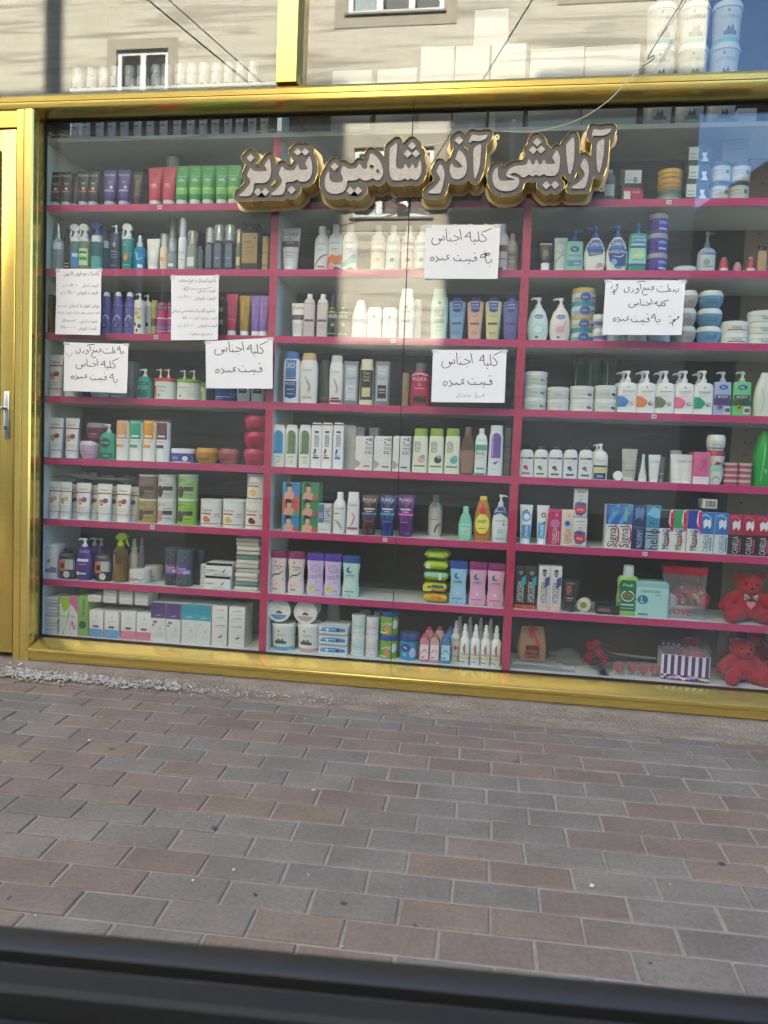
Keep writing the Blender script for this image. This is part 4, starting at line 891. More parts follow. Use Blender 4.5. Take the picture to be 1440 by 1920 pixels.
P(0, 7, 283, 38, 1062, 'jar', 'cream_jar', 'low white jar standing further back', 'd2d2ca d9d8d0', 's,888,.05,.2,.4,.5,.5,.8,.4', 'jar', lh=.3, back=.08)
for px, tp, c, bk in ((323.6, 1028, '33303c', .0), (345, 1031, '3c4a58', -.015)):
    P(0, 7, px, 31, tp, 'cy', 'bead_canister', 'tall clear canister of %s wax beads' % ('black' if bk == 0 else 'slate blue'), '%s 4a5260' % c, 'b,.0,.3,1,.62,5a3a7a;t,Zoom,.45,.52,.09,e8d0f4,.6;b,.2,.36,.6,.46,9a6ab0;b,.62,.36,.95,.46,aab4cc;e,.3,.8,.03,.03,889;e,.6,.75,.03,.03,99a;e,.5,.18,.03,.03,99a;e,.75,.12,.03,.03,889;e,.3,.1,.03,.03,99a;e,.7,.86,.03,.03,99a', 'canister', back=bk, front=.03, grp='wax bead canisters')
P(0, 7, [362, 377], 22, 1030, 'cy', 'bead_canister', 'slate canister of wax beads in the back rank', '2e3946 465262', '', 'canister', back=.07, grp='wax bead canisters')
P(0, 7, 413, 50, 1056, 'box', 'strip_box', 'white carton with black band and feather', 'e0dfd8', 'b,0,.8,1,1,1c1c1e;y,222,.6,.2,.68,.3,.78,.6,.7,.5;t,eeliss,.2,.45,.2,777,.3;b,.3,.08,.8,.12,888', 'box', lv=2, d=.1)
P(0, 7, 393, 26, 1059, 'box', 'strip_box', 'small white carton', 'd8d8d2', 'b,.1,.4,.9,.5,aaa', 'box', lv=4, d=.07, back=.05, grp='small white cartons piled behind')
P(0, 7, 467, 46, 1008, 'stack', 'packet_stack', 'tall pile of folded wipes packets by the bay divider', 'cfc9bc 5f8a80 bfb8a8 d8d4c8 b8b0a4 c9c4b8', '', 'packets', nl=12, d=.13)
# bottom shelf
P(0, 8, 96, 36, 1118, 'stack', 'packet_stack', 'pile of white folded packets beside the left post', 'd6d4cc e0ded8 c9c7be', '', 'packets', nl=11, d=.13)
P(0, 8, 126.5, 20, 1119, 'box', 'powder_box', 'lime and white carton', 'e0e4d4', 'y,a8cc28,0,1,1,1,1,.72,.5,.6,.1,.86;y,8fbe2a,.3,0,.45,0,.75,.4,1,.7,1,.5,.6,.2;t,veet,.4,.5,.09,888,.5', 'box', d=.06)
P(0, 8, 144, 17, 1119, 'box', 'powder_box', 'pink and white carton', 'e4dcdc', 'y,dc6a9c,0,1,1,1,1,.55,.5,.75,0,.82;s,c8325c,.12,.15,.2,.4,.35,.6,.15,.85,.3;t,veet,.45,.5,.08,888,.6', 'box', d=.06)
P(0, 8, 162, 22, 1117, 'box', 'powder_box', 'green carton with sideways lettering', '7fb257', 'b,.0,.0,.12,1,5f9a3c;e,.52,.27,.34,.34,2b5640;t,Mirandax,.55,.7,.3,2f5a2c,.42,90', 'box', d=.12, side_col='8fc060')
def ON(xs, w_, l):
    for i, px in enumerate(xs):
        for k in range(2 if px > 200 else 1):
            X = solve_x(px, .07, ZR[8] + .14); z = ZR[8] + (.1545 if l == 'blue' else .1535) + k * .0285
            c = empty('soap_box', (X, .073, z), 'small white carton lying on the %s %s-banded carton%s, bottom shelf' % (('left', 'right')[i], l, (' one' if False else '') if k == 0 else ', upper of two'), 'box', 'small cartons lying on top')
            b = MB(); b.box(-.0295, .0295, -.05, .05, 0, .028, 'c:d8d6d0', .0009); b.build('carton', c)
            b = MB(); b.box(-.022, .022, -.0506, -.0502, .016, .0175, 'c:9a9a96'); b.box(-.024, -.006, -.0506, -.0502, .006, .0075, 'c:b0b0aa'); b.build('label', c)
for xs, c, l in (((187, 215.5), '5f9cc4', 'blue'), ((245, 274), 'd07a98', 'pink')):
    P(0, 8, list(xs), 28, 1144 if c[0] == '5' else 1147, 'box', 'soap_box', 'white carton with %s band at its foot' % l, 'dfddd8', 'b,0,0,1,.3,%s;t,ل,.5,.8,.12,666,.3;t,ﯽﺴﯾﺪﯿﻟ,.5,.62,.07,888,.6;b,.3,.36,.7,.44,%s' % (c, '4a5a78' if l == 'blue' else '6a5248'), 'box', d=.1)
    ON(xs, 28, l)
PUR = 'b,0,.62,1,1,%s;b,.0,.86,1,.868,%s;b,.0,.6,1,.74,%s;t,ﯽﻣﺮﻧ,.5,.68,.06,f0f0f4,.6;e,.3,.5,.16,.1,%s;e,.18,.42,.1,.08,%s;e,.66,.34,.1,.1,c4c6c2;b,.4,.2,.85,.21,bbb;b,.4,.15,.85,.16,bbb'
P(0, 8, [301, 330], 28.5, 1129, 'box', 'pad_box', 'white carton with deep purple top', 'dddcd8', PUR % ('4c2f70', '34204e', '58387c', '8a7a9c', '9a8cac'), 'box', d=.12, side_col='d0cfca')
P(0, 8, [358.5, 387], 28.5, 1132, 'box', 'pad_box', 'white carton with turquoise top', 'dddcd8', PUR % ('1f93ac', '14748a', '2aa2b8', 'c4d4d0', 'cad6d2'), 'box', d=.12, side_col='d0cfca')
P(0, 8, [416, 446.5], 30, 1136, 'box', 'pad_box', 'white carton with black script and moon', 'dddbd4', 't,ﺲﯾﺪﻨﻟﻮﺑ,.5,.9,.06,333,.7;b,0,.8,1,.806,b8b6b0;t,ﺲﯾﺪﻨﻟﻮﺑ,.5,.72,.06,333,.7;b,0,.64,1,.646,b8b6b0;t,ﺲﯾﺪﻨﻟﻮﺑ,.5,.52,.07,333,.8;e,.55,.26,.14,.14,555;e,.5,.29,.13,.13,dddbd4;b,.3,.1,.75,.11,bbb', 'box', d=.13, side_col='cfcdc6')
# ============================================================ MIDDLE BAY
# white top shelf
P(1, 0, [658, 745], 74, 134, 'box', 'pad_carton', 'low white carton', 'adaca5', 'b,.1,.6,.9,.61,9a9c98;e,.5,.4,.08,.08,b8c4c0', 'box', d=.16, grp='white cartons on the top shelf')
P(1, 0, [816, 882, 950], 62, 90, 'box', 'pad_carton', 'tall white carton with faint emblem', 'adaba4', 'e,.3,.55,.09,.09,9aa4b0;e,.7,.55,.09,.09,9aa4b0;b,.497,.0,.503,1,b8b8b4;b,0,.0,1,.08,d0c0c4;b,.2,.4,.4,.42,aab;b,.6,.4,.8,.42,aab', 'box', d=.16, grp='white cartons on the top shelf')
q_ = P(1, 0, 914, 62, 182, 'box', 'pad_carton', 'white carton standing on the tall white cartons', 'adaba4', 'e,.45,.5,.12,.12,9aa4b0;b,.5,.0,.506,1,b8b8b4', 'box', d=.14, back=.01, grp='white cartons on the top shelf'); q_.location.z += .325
# second pink shelf
P(1, 2, 545, 37, 426, 'tube', 'cream_tube', 'white tube with brown label band', 'e9e7e1 f0efeb', 't,Crystal,.5,.86,.1,3a3636,.85;t,Hair,.5,.72,.05,666,.4;b,.08,.5,.92,.66,6a4a4e;b,.3,.6,.7,.62,d8c8c8;b,.1,.35,.9,.36,444;b,.3,.27,.7,.28,777;b,.3,.22,.7,.23,777', 'tube', ch=.11, q=.68)
WAV = 't,LAFARE,.5,.72,.055,9a8a8a,.7;b,.25,.56,.7,.575,999;b,.25,.52,.65,.53,aaa;'
P(1, 2, 603, 28, 423, 'rn', 'shampoo_bottle', 'white round shampoo bottle with maroon swoosh', 'e6e6e2 efefec', WAV + 's,8c2c46,.09,.1,.12,.35,.28,.6,.38,.92,.45;b,.3,.1,.8,.13,a84a5a', 'bottle', grp='white wavy shampoo bottles')
P(1, 2, 629, 28, 419, 'rn', 'shampoo_bottle', 'white round shampoo bottle with orange wave', 'e6e6e2 efefec', WAV + 'y,d8744a,0,.12,0,.34,.3,.42,.6,.38,1,.44,1,.2,.6,.16,.3,.22;y,3a3236,.3,0,.6,.12,1,.08,1,0;y,e08a90,0,0,0,.12,.3,.18,.55,.1,.3,0', 'bottle', grp='white wavy shampoo bottles')
P(1, 2, 657, 28, 419, 'rn', 'shampoo_bottle', 'white round shampoo bottle with turquoise wave', 'e6e6e2 efefec', WAV + 't,Refresh,.5,.72,.06,3a9aa8,.7;y,4ab0b4,0,.1,0,.22,.4,.3,.7,.42,1,.44,1,.24,.6,.2,.3,.12;y,2c3a46,.2,0,.6,.1,1,.04,1,0', 'bottle', grp='white wavy shampoo bottles')
P(1, 2, 612, 22, 430, 'rn', 'shampoo_bottle', 'grey capped bottle in the back rank', 'cfcfcb b9b9b6', '', 'bottle', back=.07)
SOF = 'b,.06,.5,.94,.76,%s;b,.15,.6,.85,.66,%s;b,.06,.1,.94,.5,%s;e,.5,.3,.16,.16,%s;b,.2,.04,.8,.07,999'
for px, a, c, e, l in ((709, 'c9b0b0', 'ead9bc', 'c9b48a', 'cream'), (737, 'c4d4c4', 'cfe0d0', '4a6a5a', 'pale green'), (766, 'ceb4b4', 'e6d4cc', 'a87a6a', 'blush'), (791, 'bcc8d4', 'd4dcd8', '8a9aaa', 'grey blue')):
    P(1, 2, px, 27, 422 if px > 709 else 421, 'rn', 'lotion_bottle', 'white round bottle with %s label' % l, 'e8e6e0 f0efea', SOF % (a, 'f4f0ee', c, e), 'bottle', grp='white bottles with pastel labels')
P(1, 2, [850, 880, 908, 940], 27, 419, 'rn', 'lotion_bottle', 'white capped bottle behind the handwritten notice', 'e6e4e0 f0efea', 'b,.06,.1,.94,.7,d8c8c4;b,.15,.5,.85,.66,7a4a50;b,.2,.3,.8,.33,888;b,.3,.04,.6,.1,555', 'bottle', grp='capped bottles behind the notice')
P(1, 2, 960, 20, 437, 'rn', 'lotion_bottle', 'small beige bottle next to the divider', 'b8aea4 c4bcb2', 'b,.06,.1,.94,.66,9a8f88;b,.2,.5,.8,.56,5a4a4a;b,.2,.3,.8,.33,ccc', 'bottle')
# third pink shelf
P(1, 3, 561, 29, 568, 'tube', 'cream_tube', 'smaller white tube with brown label band', 'dfdad2 e8e5df', 't,Crystal,.5,.86,.1,4a4444,.8;b,.08,.45,.92,.62,5c4448;b,.1,.3,.9,.31,666;b,.3,.22,.7,.23,888', 'tube', ch=.1, q=.7)
P(1, 3, [582, 606], 21, 552, 'sq', 'shampoo_bottle', 'slim beige bottle with white square cap', 'd8c9c0 e8e4de', 't,KERAVEN,.5,.86,.04,777,.9;b,.1,.4,.9,.46,7a4a6a;b,.2,.3,.8,.31,999;b,.2,.25,.8,.26,999', 'bottle', lab=None)
P(1, 3, [625, 645.5], 21, 549, 'sp', 'hair_spray_bottle', 'black hair spray with lime yellow band', '1f2422 2a2e2c', 'b,.0,.82,1,1,c9d82c;b,.1,.9,.9,.94,3a3e1a;t,HAIR,.5,.7,.13,e4e8e6,.95;e,.6,.42,.22,.2,5a7a3a;e,.6,.42,.12,.1,b0c08a;b,.1,.12,.9,.15,9aa82c', 'bottle')
P(1, 3, 675, 32, 562, 'co', 'milk_bottle', 'plain white cone shouldered bottle', 'e8e7e2 efeeea', 't,REDIST,.5,.52,.08,a8a4a0,.8;b,.2,.44,.8,.45,ccc', 'bottle')
P(1, 3, [704, 731.5], 27, 577, 'fl', 'powder_canister', 'white squat canister with lilac print', 'eae8e6 f0efed', 'b,.15,.45,.55,.95,dfe0e0;b,.2,.2,.8,.5,e0d4e0;e,.5,.72,.1,.1,a87ab0;b,.2,.4,.7,.42,b9a0c0', 'canister', n=2.4)
P(1, 3, 763, 29, 542, 'sh', 'shampoo_bottle', 'tall white flip top bottle in the middle', 'eae8e2 f0efeb', 'e,.5,.74,.12,.12,aaa;b,.2,.5,.8,.66,c9bfb6;t,HAIR,.5,.42,.07,8a8682,.6;b,.25,.3,.75,.31,bbb;b,.25,.22,.75,.23,bbb', 'bottle')
P(1, 3, 784, 15, 562, 'sl', 'shampoo_bottle', 'narrow pale green bottle behind', 'b8c4b8 c4ccc2', 'b,.2,.1,.8,.4,a8b8aa', 'bottle', back=.04)
P(1, 3, 824, 32, 542, 'sh', 'shampoo_bottle', 'tall mint green bottle with grey patch', 'b9d6c4 b4cdbd', 'e,.5,.84,.1,.1,4a5a50;t,NATURAL,.5,.74,.035,5a6a60,.7;b,.2,.52,.8,.7,8f9a94;e,.6,.61,.1,.08,c0c8c4;t,HAIR,.5,.44,.08,2a3430,.62;b,.22,.385,.78,.4,2a3430;b,.3,.28,.7,.29,7a8a80;b,.3,.2,.7,.21,7a8a80', 'bottle')
for px, c, l, k in ((857, '7fa4c4', 'light blue', '3a5a8a'), (890, 'd8b098', 'peach', 'b05a5a'), (924, 'd4cf9c', 'pale yellow', '6a6a3a'), (958, '6a68a4', 'violet', '4a4a8a')):
    P(1, 3, px, 32, 556, 'hh', 'shampoo_bottle', '%s tapered bottle with blue dome cap' % l, c + ' 3a46a8', 'y,2a4a9a,.26,.74,.22,.96,.78,.96,.74,.74,.5,.7;t,HAIR,.5,.9,.06,dfe6f4,.45;t,HOUSE,.5,.82,.05,dfe6f4,.45;t,KERATIN,.5,.62,.035,%s,.6;b,.22,.4,.76,.45,%s;b,.28,.2,.7,.21,%s;b,.28,.16,.7,.17,%s' % (k, k, k, k), 'bottle', grp='tapered bottles with blue caps')
# fourth pink shelf
P(1, 4, 548, 33, 659, 'sh', 'shampoo_bottle', 'white bottle with blue cap and blue panels', 'dfe4ea 2a62b0', 'y,23457f,.18,.14,.16,.5,.84,.5,.82,.14,.5,.1;b,.2,.58,.8,.98,5a7fb8;t,POOL,.5,.44,.07,fff,.6;b,.2,.54,.8,.57,23457f;t,3D,.5,.85,.12,dfe8f4,.5;b,.3,.3,.7,.32,a8c0e0;b,.3,.2,.7,.22,a8c0e0', 'bottle')
CER = 't,Cerita,.45,.78,.07,8a8a8a,.55;s,9a9a9a,.1,.35,.62,.5,.5,.6,.38,.5,.28;s,b0b0b0,.08,.42,.58,.6,.46,.66,.34,.56,.24;b,.2,.12,.75,.16,%s;b,.3,.2,.6,.21,bbb'
P(1, 4, 580, 35, 662, 'sh', 'shampoo_bottle', 'white curved bottle with gold cap', 'e6e3de c9a878', CER % 'd8a4a8', 'bottle')
P(1, 4, 632, 28, 667, 'sh', 'shampoo_bottle', 'white curved bottle with maroon foot', 'e2e0dc d0ccc6', CER % '7a3038' + ';b,.1,.04,.9,.1,7a3038', 'bottle')
P(1, 4, 611, 20, 674, 'sl', 'shampoo_bottle', 'grey bottle standing behind', '6a6c6a 767876', 'b,.2,.15,.8,.2,888', 'bottle', back=.09)
ARG = 'b,.12,.1,.88,.9,b9bfc4;t,Men,.5,.82,.07,e8eaec,.5;t,Plus,.5,.74,.06,e8eaec,.5;t,ArgaN,.5,.62,.08,7a8288,.7;b,.2,.16,.8,.46,%s;b,.28,.34,.72,.38,aaa;b,.28,.28,.72,.3,aaa'
P(1, 4, 659, 27, 678, 'box', 'shampoo_box', 'clear fronted grey carton with silver label', '7a7c7c', ARG % 'd0d4d6', 'box', d=.05, grp='clear fronted grey cartons')
P(1, 4, 717, 27, 678, 'box', 'shampoo_box', 'clear fronted grey carton with black label', '7a7c7c', ARG % '2a2a2c', 'box', d=.05, grp='clear fronted grey cartons')
P(1, 4, 688.5, 28, 674, 'gc', 'shampoo_bottle', 'cream square bottle with black label', 'd9d2b0 d4cdac', 'b,.08,.14,.92,.92,26241f;t,Men,.5,.84,.08,b8b070,.6;t,Plus,.5,.74,.07,b8b070,.6;b,.3,.64,.7,.66,ccc;b,.22,.22,.78,.46,cfc48c', 'bottle')
P(1, 4, 761, 12, 700, 'box', 'shampoo_box', 'narrow tan carton beside the glass joint', '8f7c58', '', 'box', d=.05)
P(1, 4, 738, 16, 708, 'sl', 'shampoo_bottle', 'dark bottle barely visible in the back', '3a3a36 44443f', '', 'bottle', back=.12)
P(1, 4, 788.5, 38, 681, 'mw', 'conditioner_bottle', 'crimson bottle with silver arc and dark label', 'b01c4a 6a5a60', 't,FULICA,.5,.8,.09,f0dce4,.85;s,e8d0da,.05,.12,.9,.5,.96,.88,.9;b,.2,.1,.85,.3,2c1a22;b,.25,.52,.75,.54,e8a0b8;t,III,.5,.64,.1,e8a0b8,.4', 'bottle')
P(1, 4, 938, 40, 716, 'jar', 'mask_jar', 'dark teal jar partly behind the notice', '27454a 2c4a50', '', 'jar', back=.04)
# fifth pink shelf
for px, c, l in ((525, '2a8cc0', 'blue'), (549, '66804e', 'olive green'), (573, '66804e', 'second olive green')):
    P(1, 5, px, 25, 797, 'sl', 'shampoo_bottle', 'white oval bottle with %s arched panel' % l, 'e0e0da d8d8d2', 'b,.16,.34,.84,.8,%s;e,.5,.8,.34,.4,%s;b,.22,.4,.27,.86,d0dcd8;b,.3,.24,.7,.28,%s;y,e0c8a0,.3,.1,.7,.1,.6,.2' % (c, c, 'b0c0a0'), 'bottle', grp='white bottles with arched panels')
HYD = 't,HYDRODERM,.5,.62,.45,222,.26,90;b,.3,.8,.7,.84,333;b,.2,.22,.75,.26,%s;b,.25,.28,.6,.3,666;s,%s,.2,.3,.32,.4,.4,.35,.44'
for px, c, l in ((595, '3a4a4a', 'grey'), (615.5, 'b03a48', 'red'), (636, '3a6ab0', 'blue')):
    P(1, 5, px, 20, 793, 'fl', 'lotion_bottle', 'tall white slab bottle with %s trim' % l, 'e8e8e4 dfe0dd', HYD % (c, c) + ';b,0,.97,1,1,' + c, 'bottle', grp='tall white slab bottles')
P(1, 5, [648, 660], 18, 797, 'fl', 'lotion_bottle', 'tall white slab bottle in the back rank', 'c9cbc9 b9bbb9', '', 'bottle', back=.06, grp='tall white slab bottles')  # shade of the back rank put into a greyer white
for px, c, f, l in ((684, 'c87a48', 'c85a4a', 'orange'), (719, '3a3f7a', '3a7a6a', 'navy'), (754, '2a2a2c', '5a5a5a', 'black')):
    P(1, 5, px, 34, 818, 'box', 'serum_carton', 'white carton with tall lettering and %s edge' % l, 'dedbd4', 't,FULICA,.8,.72,.5,4a4a4c,.46,90;b,0,.97,.1,1,%s;b,.0,.0,.03,1,%s;y,a8a8a4,0,.08,0,.34,.36,.2,.2,.08;b,.5,.1,.86,.14,%s;t,No~Salt,.3,.88,.04,aaa,.4;b,.15,.5,.55,.51,ccc' % (c, c, f), 'box', d=.06, side_col='c4c1ba', grp='white cartons with tall lettering')
P(1, 5, [675, 702], 18, 801, 'box', 'serum_carton', 'grey carton top showing behind the white cartons', '8a8e8e', '', 'box', d=.05, back=.07)
for px, e, l in ((788, 'd8a8a0', 'pink flower'), (818.5, '3a4a44', 'dark fruit'), (849, '5ab0b0', 'aqua leaf')):
    P(1, 5, px, 30, 804, 'gc', 'shampoo_bottle', 'cream bottle with green cap and %s' % l, 'e0e2cc 8aa83a', 't,HYDRODERM,.35,.7,.4,3a5a30,.3,90;e,.62,.36,.24,.22,%s;e,.7,.44,.14,.12,8ab08a;b,.15,.16,.85,.2,5a8a4a;b,.2,.08,.5,.09,9a9' % e, 'bottle', grp='cream bottles with green caps')
P(1, 5, 876, 28, 801, 'bb', 'oil_bottle', 'brown glass bottle with pale bow picture', 't:8c6a50 7a5a4a', 's,d8c8b8,.1,.2,.3,.5,.42,.6,.3,.75,.36;s,d8c8b8,.1,.3,.12,.5,.24,.7,.14;b,.04,.03,.96,.62,8a6e58', 'bottle', n=3)
P(1, 5, 902, 23, 804, 'dt', 'lotion_bottle', 'white bottle with green bands', 'e3e6e2 eceeec', 'b,0,.0,1,.05,3a9a6a;b,.0,.6,1,.74,4aa884;t,Body,.5,.54,.09,2a4a40,.7;b,.2,.42,.8,.43,8a9;b,.2,.14,.8,.18,3a9a6a;t,Amino,.5,.86,.05,6a9a8a,.5', 'bottle')
P(1, 5, 929, 28, 798, 'gc', 'shampoo_bottle', 'white oval bottle with purple arched panel', 'dcdfe2 dfe2e4', 'b,.2,.42,.82,.92,6a50a0;e,.51,.9,.3,.34,6a50a0;b,.26,.46,.31,.95,c0b4dc;y,55606a,.3,.3,.75,.36,.5,.26;b,.25,.14,.7,.15,aab', 'bottle')
P(1, 5, 950, 12, 803, 'fl', 'lotion_bottle', 'grey bottle next to the divider', '5c6264 62686a', 'b,.1,.3,.9,.35,4a4e50;b,.1,.6,.9,.65,4a4e50', 'bottle', back=.04)
# sixth pink shelf: cartons with a face, two columns of three
FACE = 'e,.4,.24,.3,.2,d4a48c;b,.1,.0,.7,.2,d4a48c;e,.38,.7,.2,.22,3a2824;e,.3,.86,.11,.1,3a2824;e,.41,.62,.135,.19,e2b8a0;e,.4,.8,.14,.08,3a2824;e,.36,.66,.03,.016,2a1c1a;e,.47,.66,.03,.016,2a1c1a;e,.42,.52,.05,.018,b03a48;e,.4,.36,.07,.12,d8ac94;t,Besti,.76,.84,.13,%s,.36;y,%s,.62,.04,.7,.3,.8,.2,.93,.36,.95,.06'
for px, cs, ls in ((548, ('2f88bc', 'c8665c', '2f88bc'), ('blue', 'coral', 'blue')), (583, ('3a8a5c', '3a8a5c', '3a8a5c'), ('green', 'green', 'green'))):
    for k in range(3):
        o_ = P(1, 6, px, 33.5, 964.5, 'box', 'face_cream_box', '%s carton with a portrait face, %s, %s column' % (ls[k], ('bottom', 'middle', 'top')[k], 'left' if px == 548 else 'right'), cs[k], FACE % ('1c4a6a' if ls[k] == 'blue' else '1f5a38' if ls[k] == 'green' else '7a2a2a', 'c0504a' if ls[k] != 'coral' else '5a9a5a'), 'box', d=.07, side_col='4a9a6a', grp='cartons with a portrait face')
        o_.location.z += k * .0668
P(1, 6, 611.7, 25, 945, 'box', 'hand_cream_box', 'white carton with vertical lettering and blue patch', 'dcdcd8', 'b,.05,.34,.5,.98,5a7a9a;b,.1,.5,.4,.7,8aa4bc;t,VITAMEL,.78,.62,.5,2a2a2c,.6,90;b,.1,.1,.9,.12,aaa', 'box', d=.05)
P(1, 6, 637, 26, 923, 'rn', 'shampoo_bottle', 'white round bottle with thin black curves', 'e6e5e0 eeeeea', 't,STARCARE,.5,.74,.06,8a8a8a,.75;b,.15,.58,.6,.6,444;s,3a3a3a,.05,.2,.4,.5,.3,.8,.1;s,9aa07a,.05,.35,.42,.6,.3,.85,.16', 'bottle')
P(1, 6, 664, 25, 923, 'gc', 'shampoo_bottle', 'white oval bottle with pink ribbon', 'e4dfdb e8e4e0', 't,Garlic,.5,.84,.08,3a3636,.6;s,c8a0a4,.16,.4,.62,.62,.5,.5,.32,.35,.24;b,.1,.14,.9,.2,b04a68;b,.3,.1,.7,.12,ccc', 'bottle')
FT = 't,FULICA,.5,.86,.08,e4e0e4,.8;y,d0ccd0,.02,.98,.3,.78,.38,.72,.28,.78;y,d0ccd0,.98,.98,.7,.78,.62,.72,.72,.78;b,.2,.58,.8,.62,d8c8cc;b,.05,.44,.95,.49,%s;b,.3,.52,.7,.54,ccc;b,.3,.25,.7,.26,aab'
for px, c, e, l in ((693, '4a2a30', '3a8ac0', 'dark brown'), (727, '1f2f78', '2aa4a0', 'deep blue'), (760.5, '5a2470', 'e05ab0', 'plum')):
    P(1, 6, px, 33, 928, 'tube', 'cream_tube', 'glossy %s tube standing on its dark cap' % l, 'g:%s g:%s' % (c, c), FT % e, 'tube', ch=.12, q=.72, grp='glossy dark cream tubes')
P(1, 6, 816.7, 26, 929, 'rn', 'shampoo_bottle', 'grey topped white bottle set back on the shelf', 'd0d0cc 8a8e8e', 't,STYL,.5,.76,.06,888,.6;b,.0,.85,1,1,8f9494;s,2a2a2a,.12,.5,.1,.65,.3,.9,.36;b,.15,.5,.7,.52,777', 'bottle', back=.1)
P(1, 6, 873, 26, 950, 'bb', 'lotion_bottle', 'small mint bottle with label', '7fc8ac 8ad0b4', 'b,.1,.1,.9,.6,9ad4bc;t,COMEON,.5,.5,.07,4a8a70,.6;e,.6,.3,.12,.1,e0a0b0;b,.2,.14,.8,.16,6aa48c', 'bottle', n=3.5)
P(1, 6, 905, 33, 931, 'ov', 'baby_shampoo_bottle', 'amber bottle with yellow cap and red drop', 'b07c22 e8c832', 'e,.5,.42,.4,.58,f0d84a;e,.5,.42,.36,.53,f4e06a;e,.5,.72,.16,.17,d03040;y,d03040,.34,.74,.5,.95,.66,.74;t,pash,.5,.5,.1,2a2a2a,.5;b,.25,.14,.75,.18,d03040;b,.3,.3,.7,.32,8a7a2a', 'bottle')
P(1, 6, 936.7, 31, 928, 'pump', 'pump_bottle', 'white pump bottle with blue shoulder', 'd9e2e6 eef0f0', 'y,2a4a98,.02,.72,.1,.98,.9,.98,.98,.66,.5,.8;t,Pharma,.5,.86,.06,d8e0f0,.6;b,.2,.58,.8,.6,6a8ab0;e,.5,.3,.2,.16,b8d0d8;e,.7,.5,.06,.06,3a6ab0;b,.2,.08,.8,.1,8aa', 'pump bottle', prof='bb', hb=.76, side=1)
# seventh pink shelf
HL = 't,Happy,.5,.78,.065,2a2426,.62;t,Land,.5,.7,.06,2a2426,.5;s,2a2426,.07,.15,.42,.3,.52,.6,.55,.8,.64;e,.4,.9,.05,.05,333;e,.2,.25,.07,.05,d8a0a4;e,.8,.4,.07,.05,d8a0a4;e,.75,.75,.06,.05,d8a0a4;e,.3,.12,.05,.05,2a2426;e,.45,.12,.05,.05,2a2426;s,e0b0b4,.06,.2,.15,.45,.28,.7,.2'
P(1, 7, [523, 556], 33, 1033, 'pz', 'powder_bottle', 'waisted cream bottle with mauve cap and black curl', 'e4d4cc 86305e', HL, 'bottle')
MK = 'e,.55,.78,.26,.22,a48ac0;e,.55,.78,.22,.18,c4b0d4;t,MAKE-UP,.45,.56,.04,4a3a6a,.55;t,REMOVER,.45,.5,.04,4a3a6a,.55;t,O,.78,.58,.07,5a3a8a,.2;t,5in1,.66,.4,.05,4a3a6a,.3;e,.36,.2,.16,.12,b4c832;e,.46,.16,.1,.08,d4d860;b,.5,.14,.85,.16,9a8aa8'
P(1, 7, [592, 625], 34.5, 1038, 'pz', 'cleanser_bottle', 'waisted lilac bottle with violet cap', 'd0bcd8 54389c', MK, 'bottle')
PZ = 'e,.45,.8,.17,.17,1f78a4;e,.53,.82,.11,.12,%s;t,poezy,.5,.66,.075,1f4f88,.55;b,.2,.58,.8,.59,aac;e,.5,.32,.08,.08,%s;b,.2,.16,.78,.185,%s;e,.48,.06,.06,.06,%s'
P(1, 7, 659, 34, 1043, 'pz', 'powder_bottle', 'waisted mint bottle with dark blue cap', 'bcd8cc 25508c', PZ % ('bcd8cc', 'cfe4da', '4a9a8a', '8ab8a8'), 'bottle', grp='waisted baby bottles')
P(1, 7, 859, 34, 1053, 'pz', 'powder_bottle', 'waisted sky blue bottle with blue cap', 'a0c8e0 1f4ca0', PZ % ('a0c8e0', 'd8e0c0', '3a6aa8', '6a98c0'), 'bottle', grp='waisted baby bottles')
P(1, 7, [896, 929.5], 34, 1055, 'pz', 'powder_bottle', 'waisted pink bottle with mauve cap', 'e0a8c0 8a2a68', PZ % ('e0a8c0', 'f0d8d0', 'c04a80', 'c88aa4'), 'bottle', grp='waisted baby bottles')
for k, (c, l, d_) in enumerate((('c8a818', 'mustard yellow', 'b,.3,.3,.6,.8,c88a3a;e,.7,.5,.08,.08,d85a3a'), ('d8c020', 'bright yellow', 'b,.4,.5,.9,.8,2a6a7a;e,.3,.5,.08,.08,3a8a4a;b,.0,.1,.4,.4,e4d860'), ('8fb82a', 'green and aqua', 'b,.0,.5,1,.9,9ad8c0;b,.62,.2,.74,.9,d8e0d8'), ('a4c41e', 'lime', 'b,.1,.2,.3,.7,d8e4d0;y,d8d040,.4,.6,.9,.8,.95,.5'), ('98b81e', 'dull lime', 'b,.2,.3,.8,.6,b8cc4a'))):
    o_ = P(1, 7, 818, 45, 1113, 'pack', 'wipes_packet', '%s wipes packet, %s of the pile' % (l, ('bottom', 'second', 'third', 'fourth', 'top')[k]), c, d_, 'packet', d=.11, grp='pile of wipes packets')
    o_.location.z += k * .0445; o_.rotation_euler.z += (.06, -.05, .04, -.03, .02)[k]
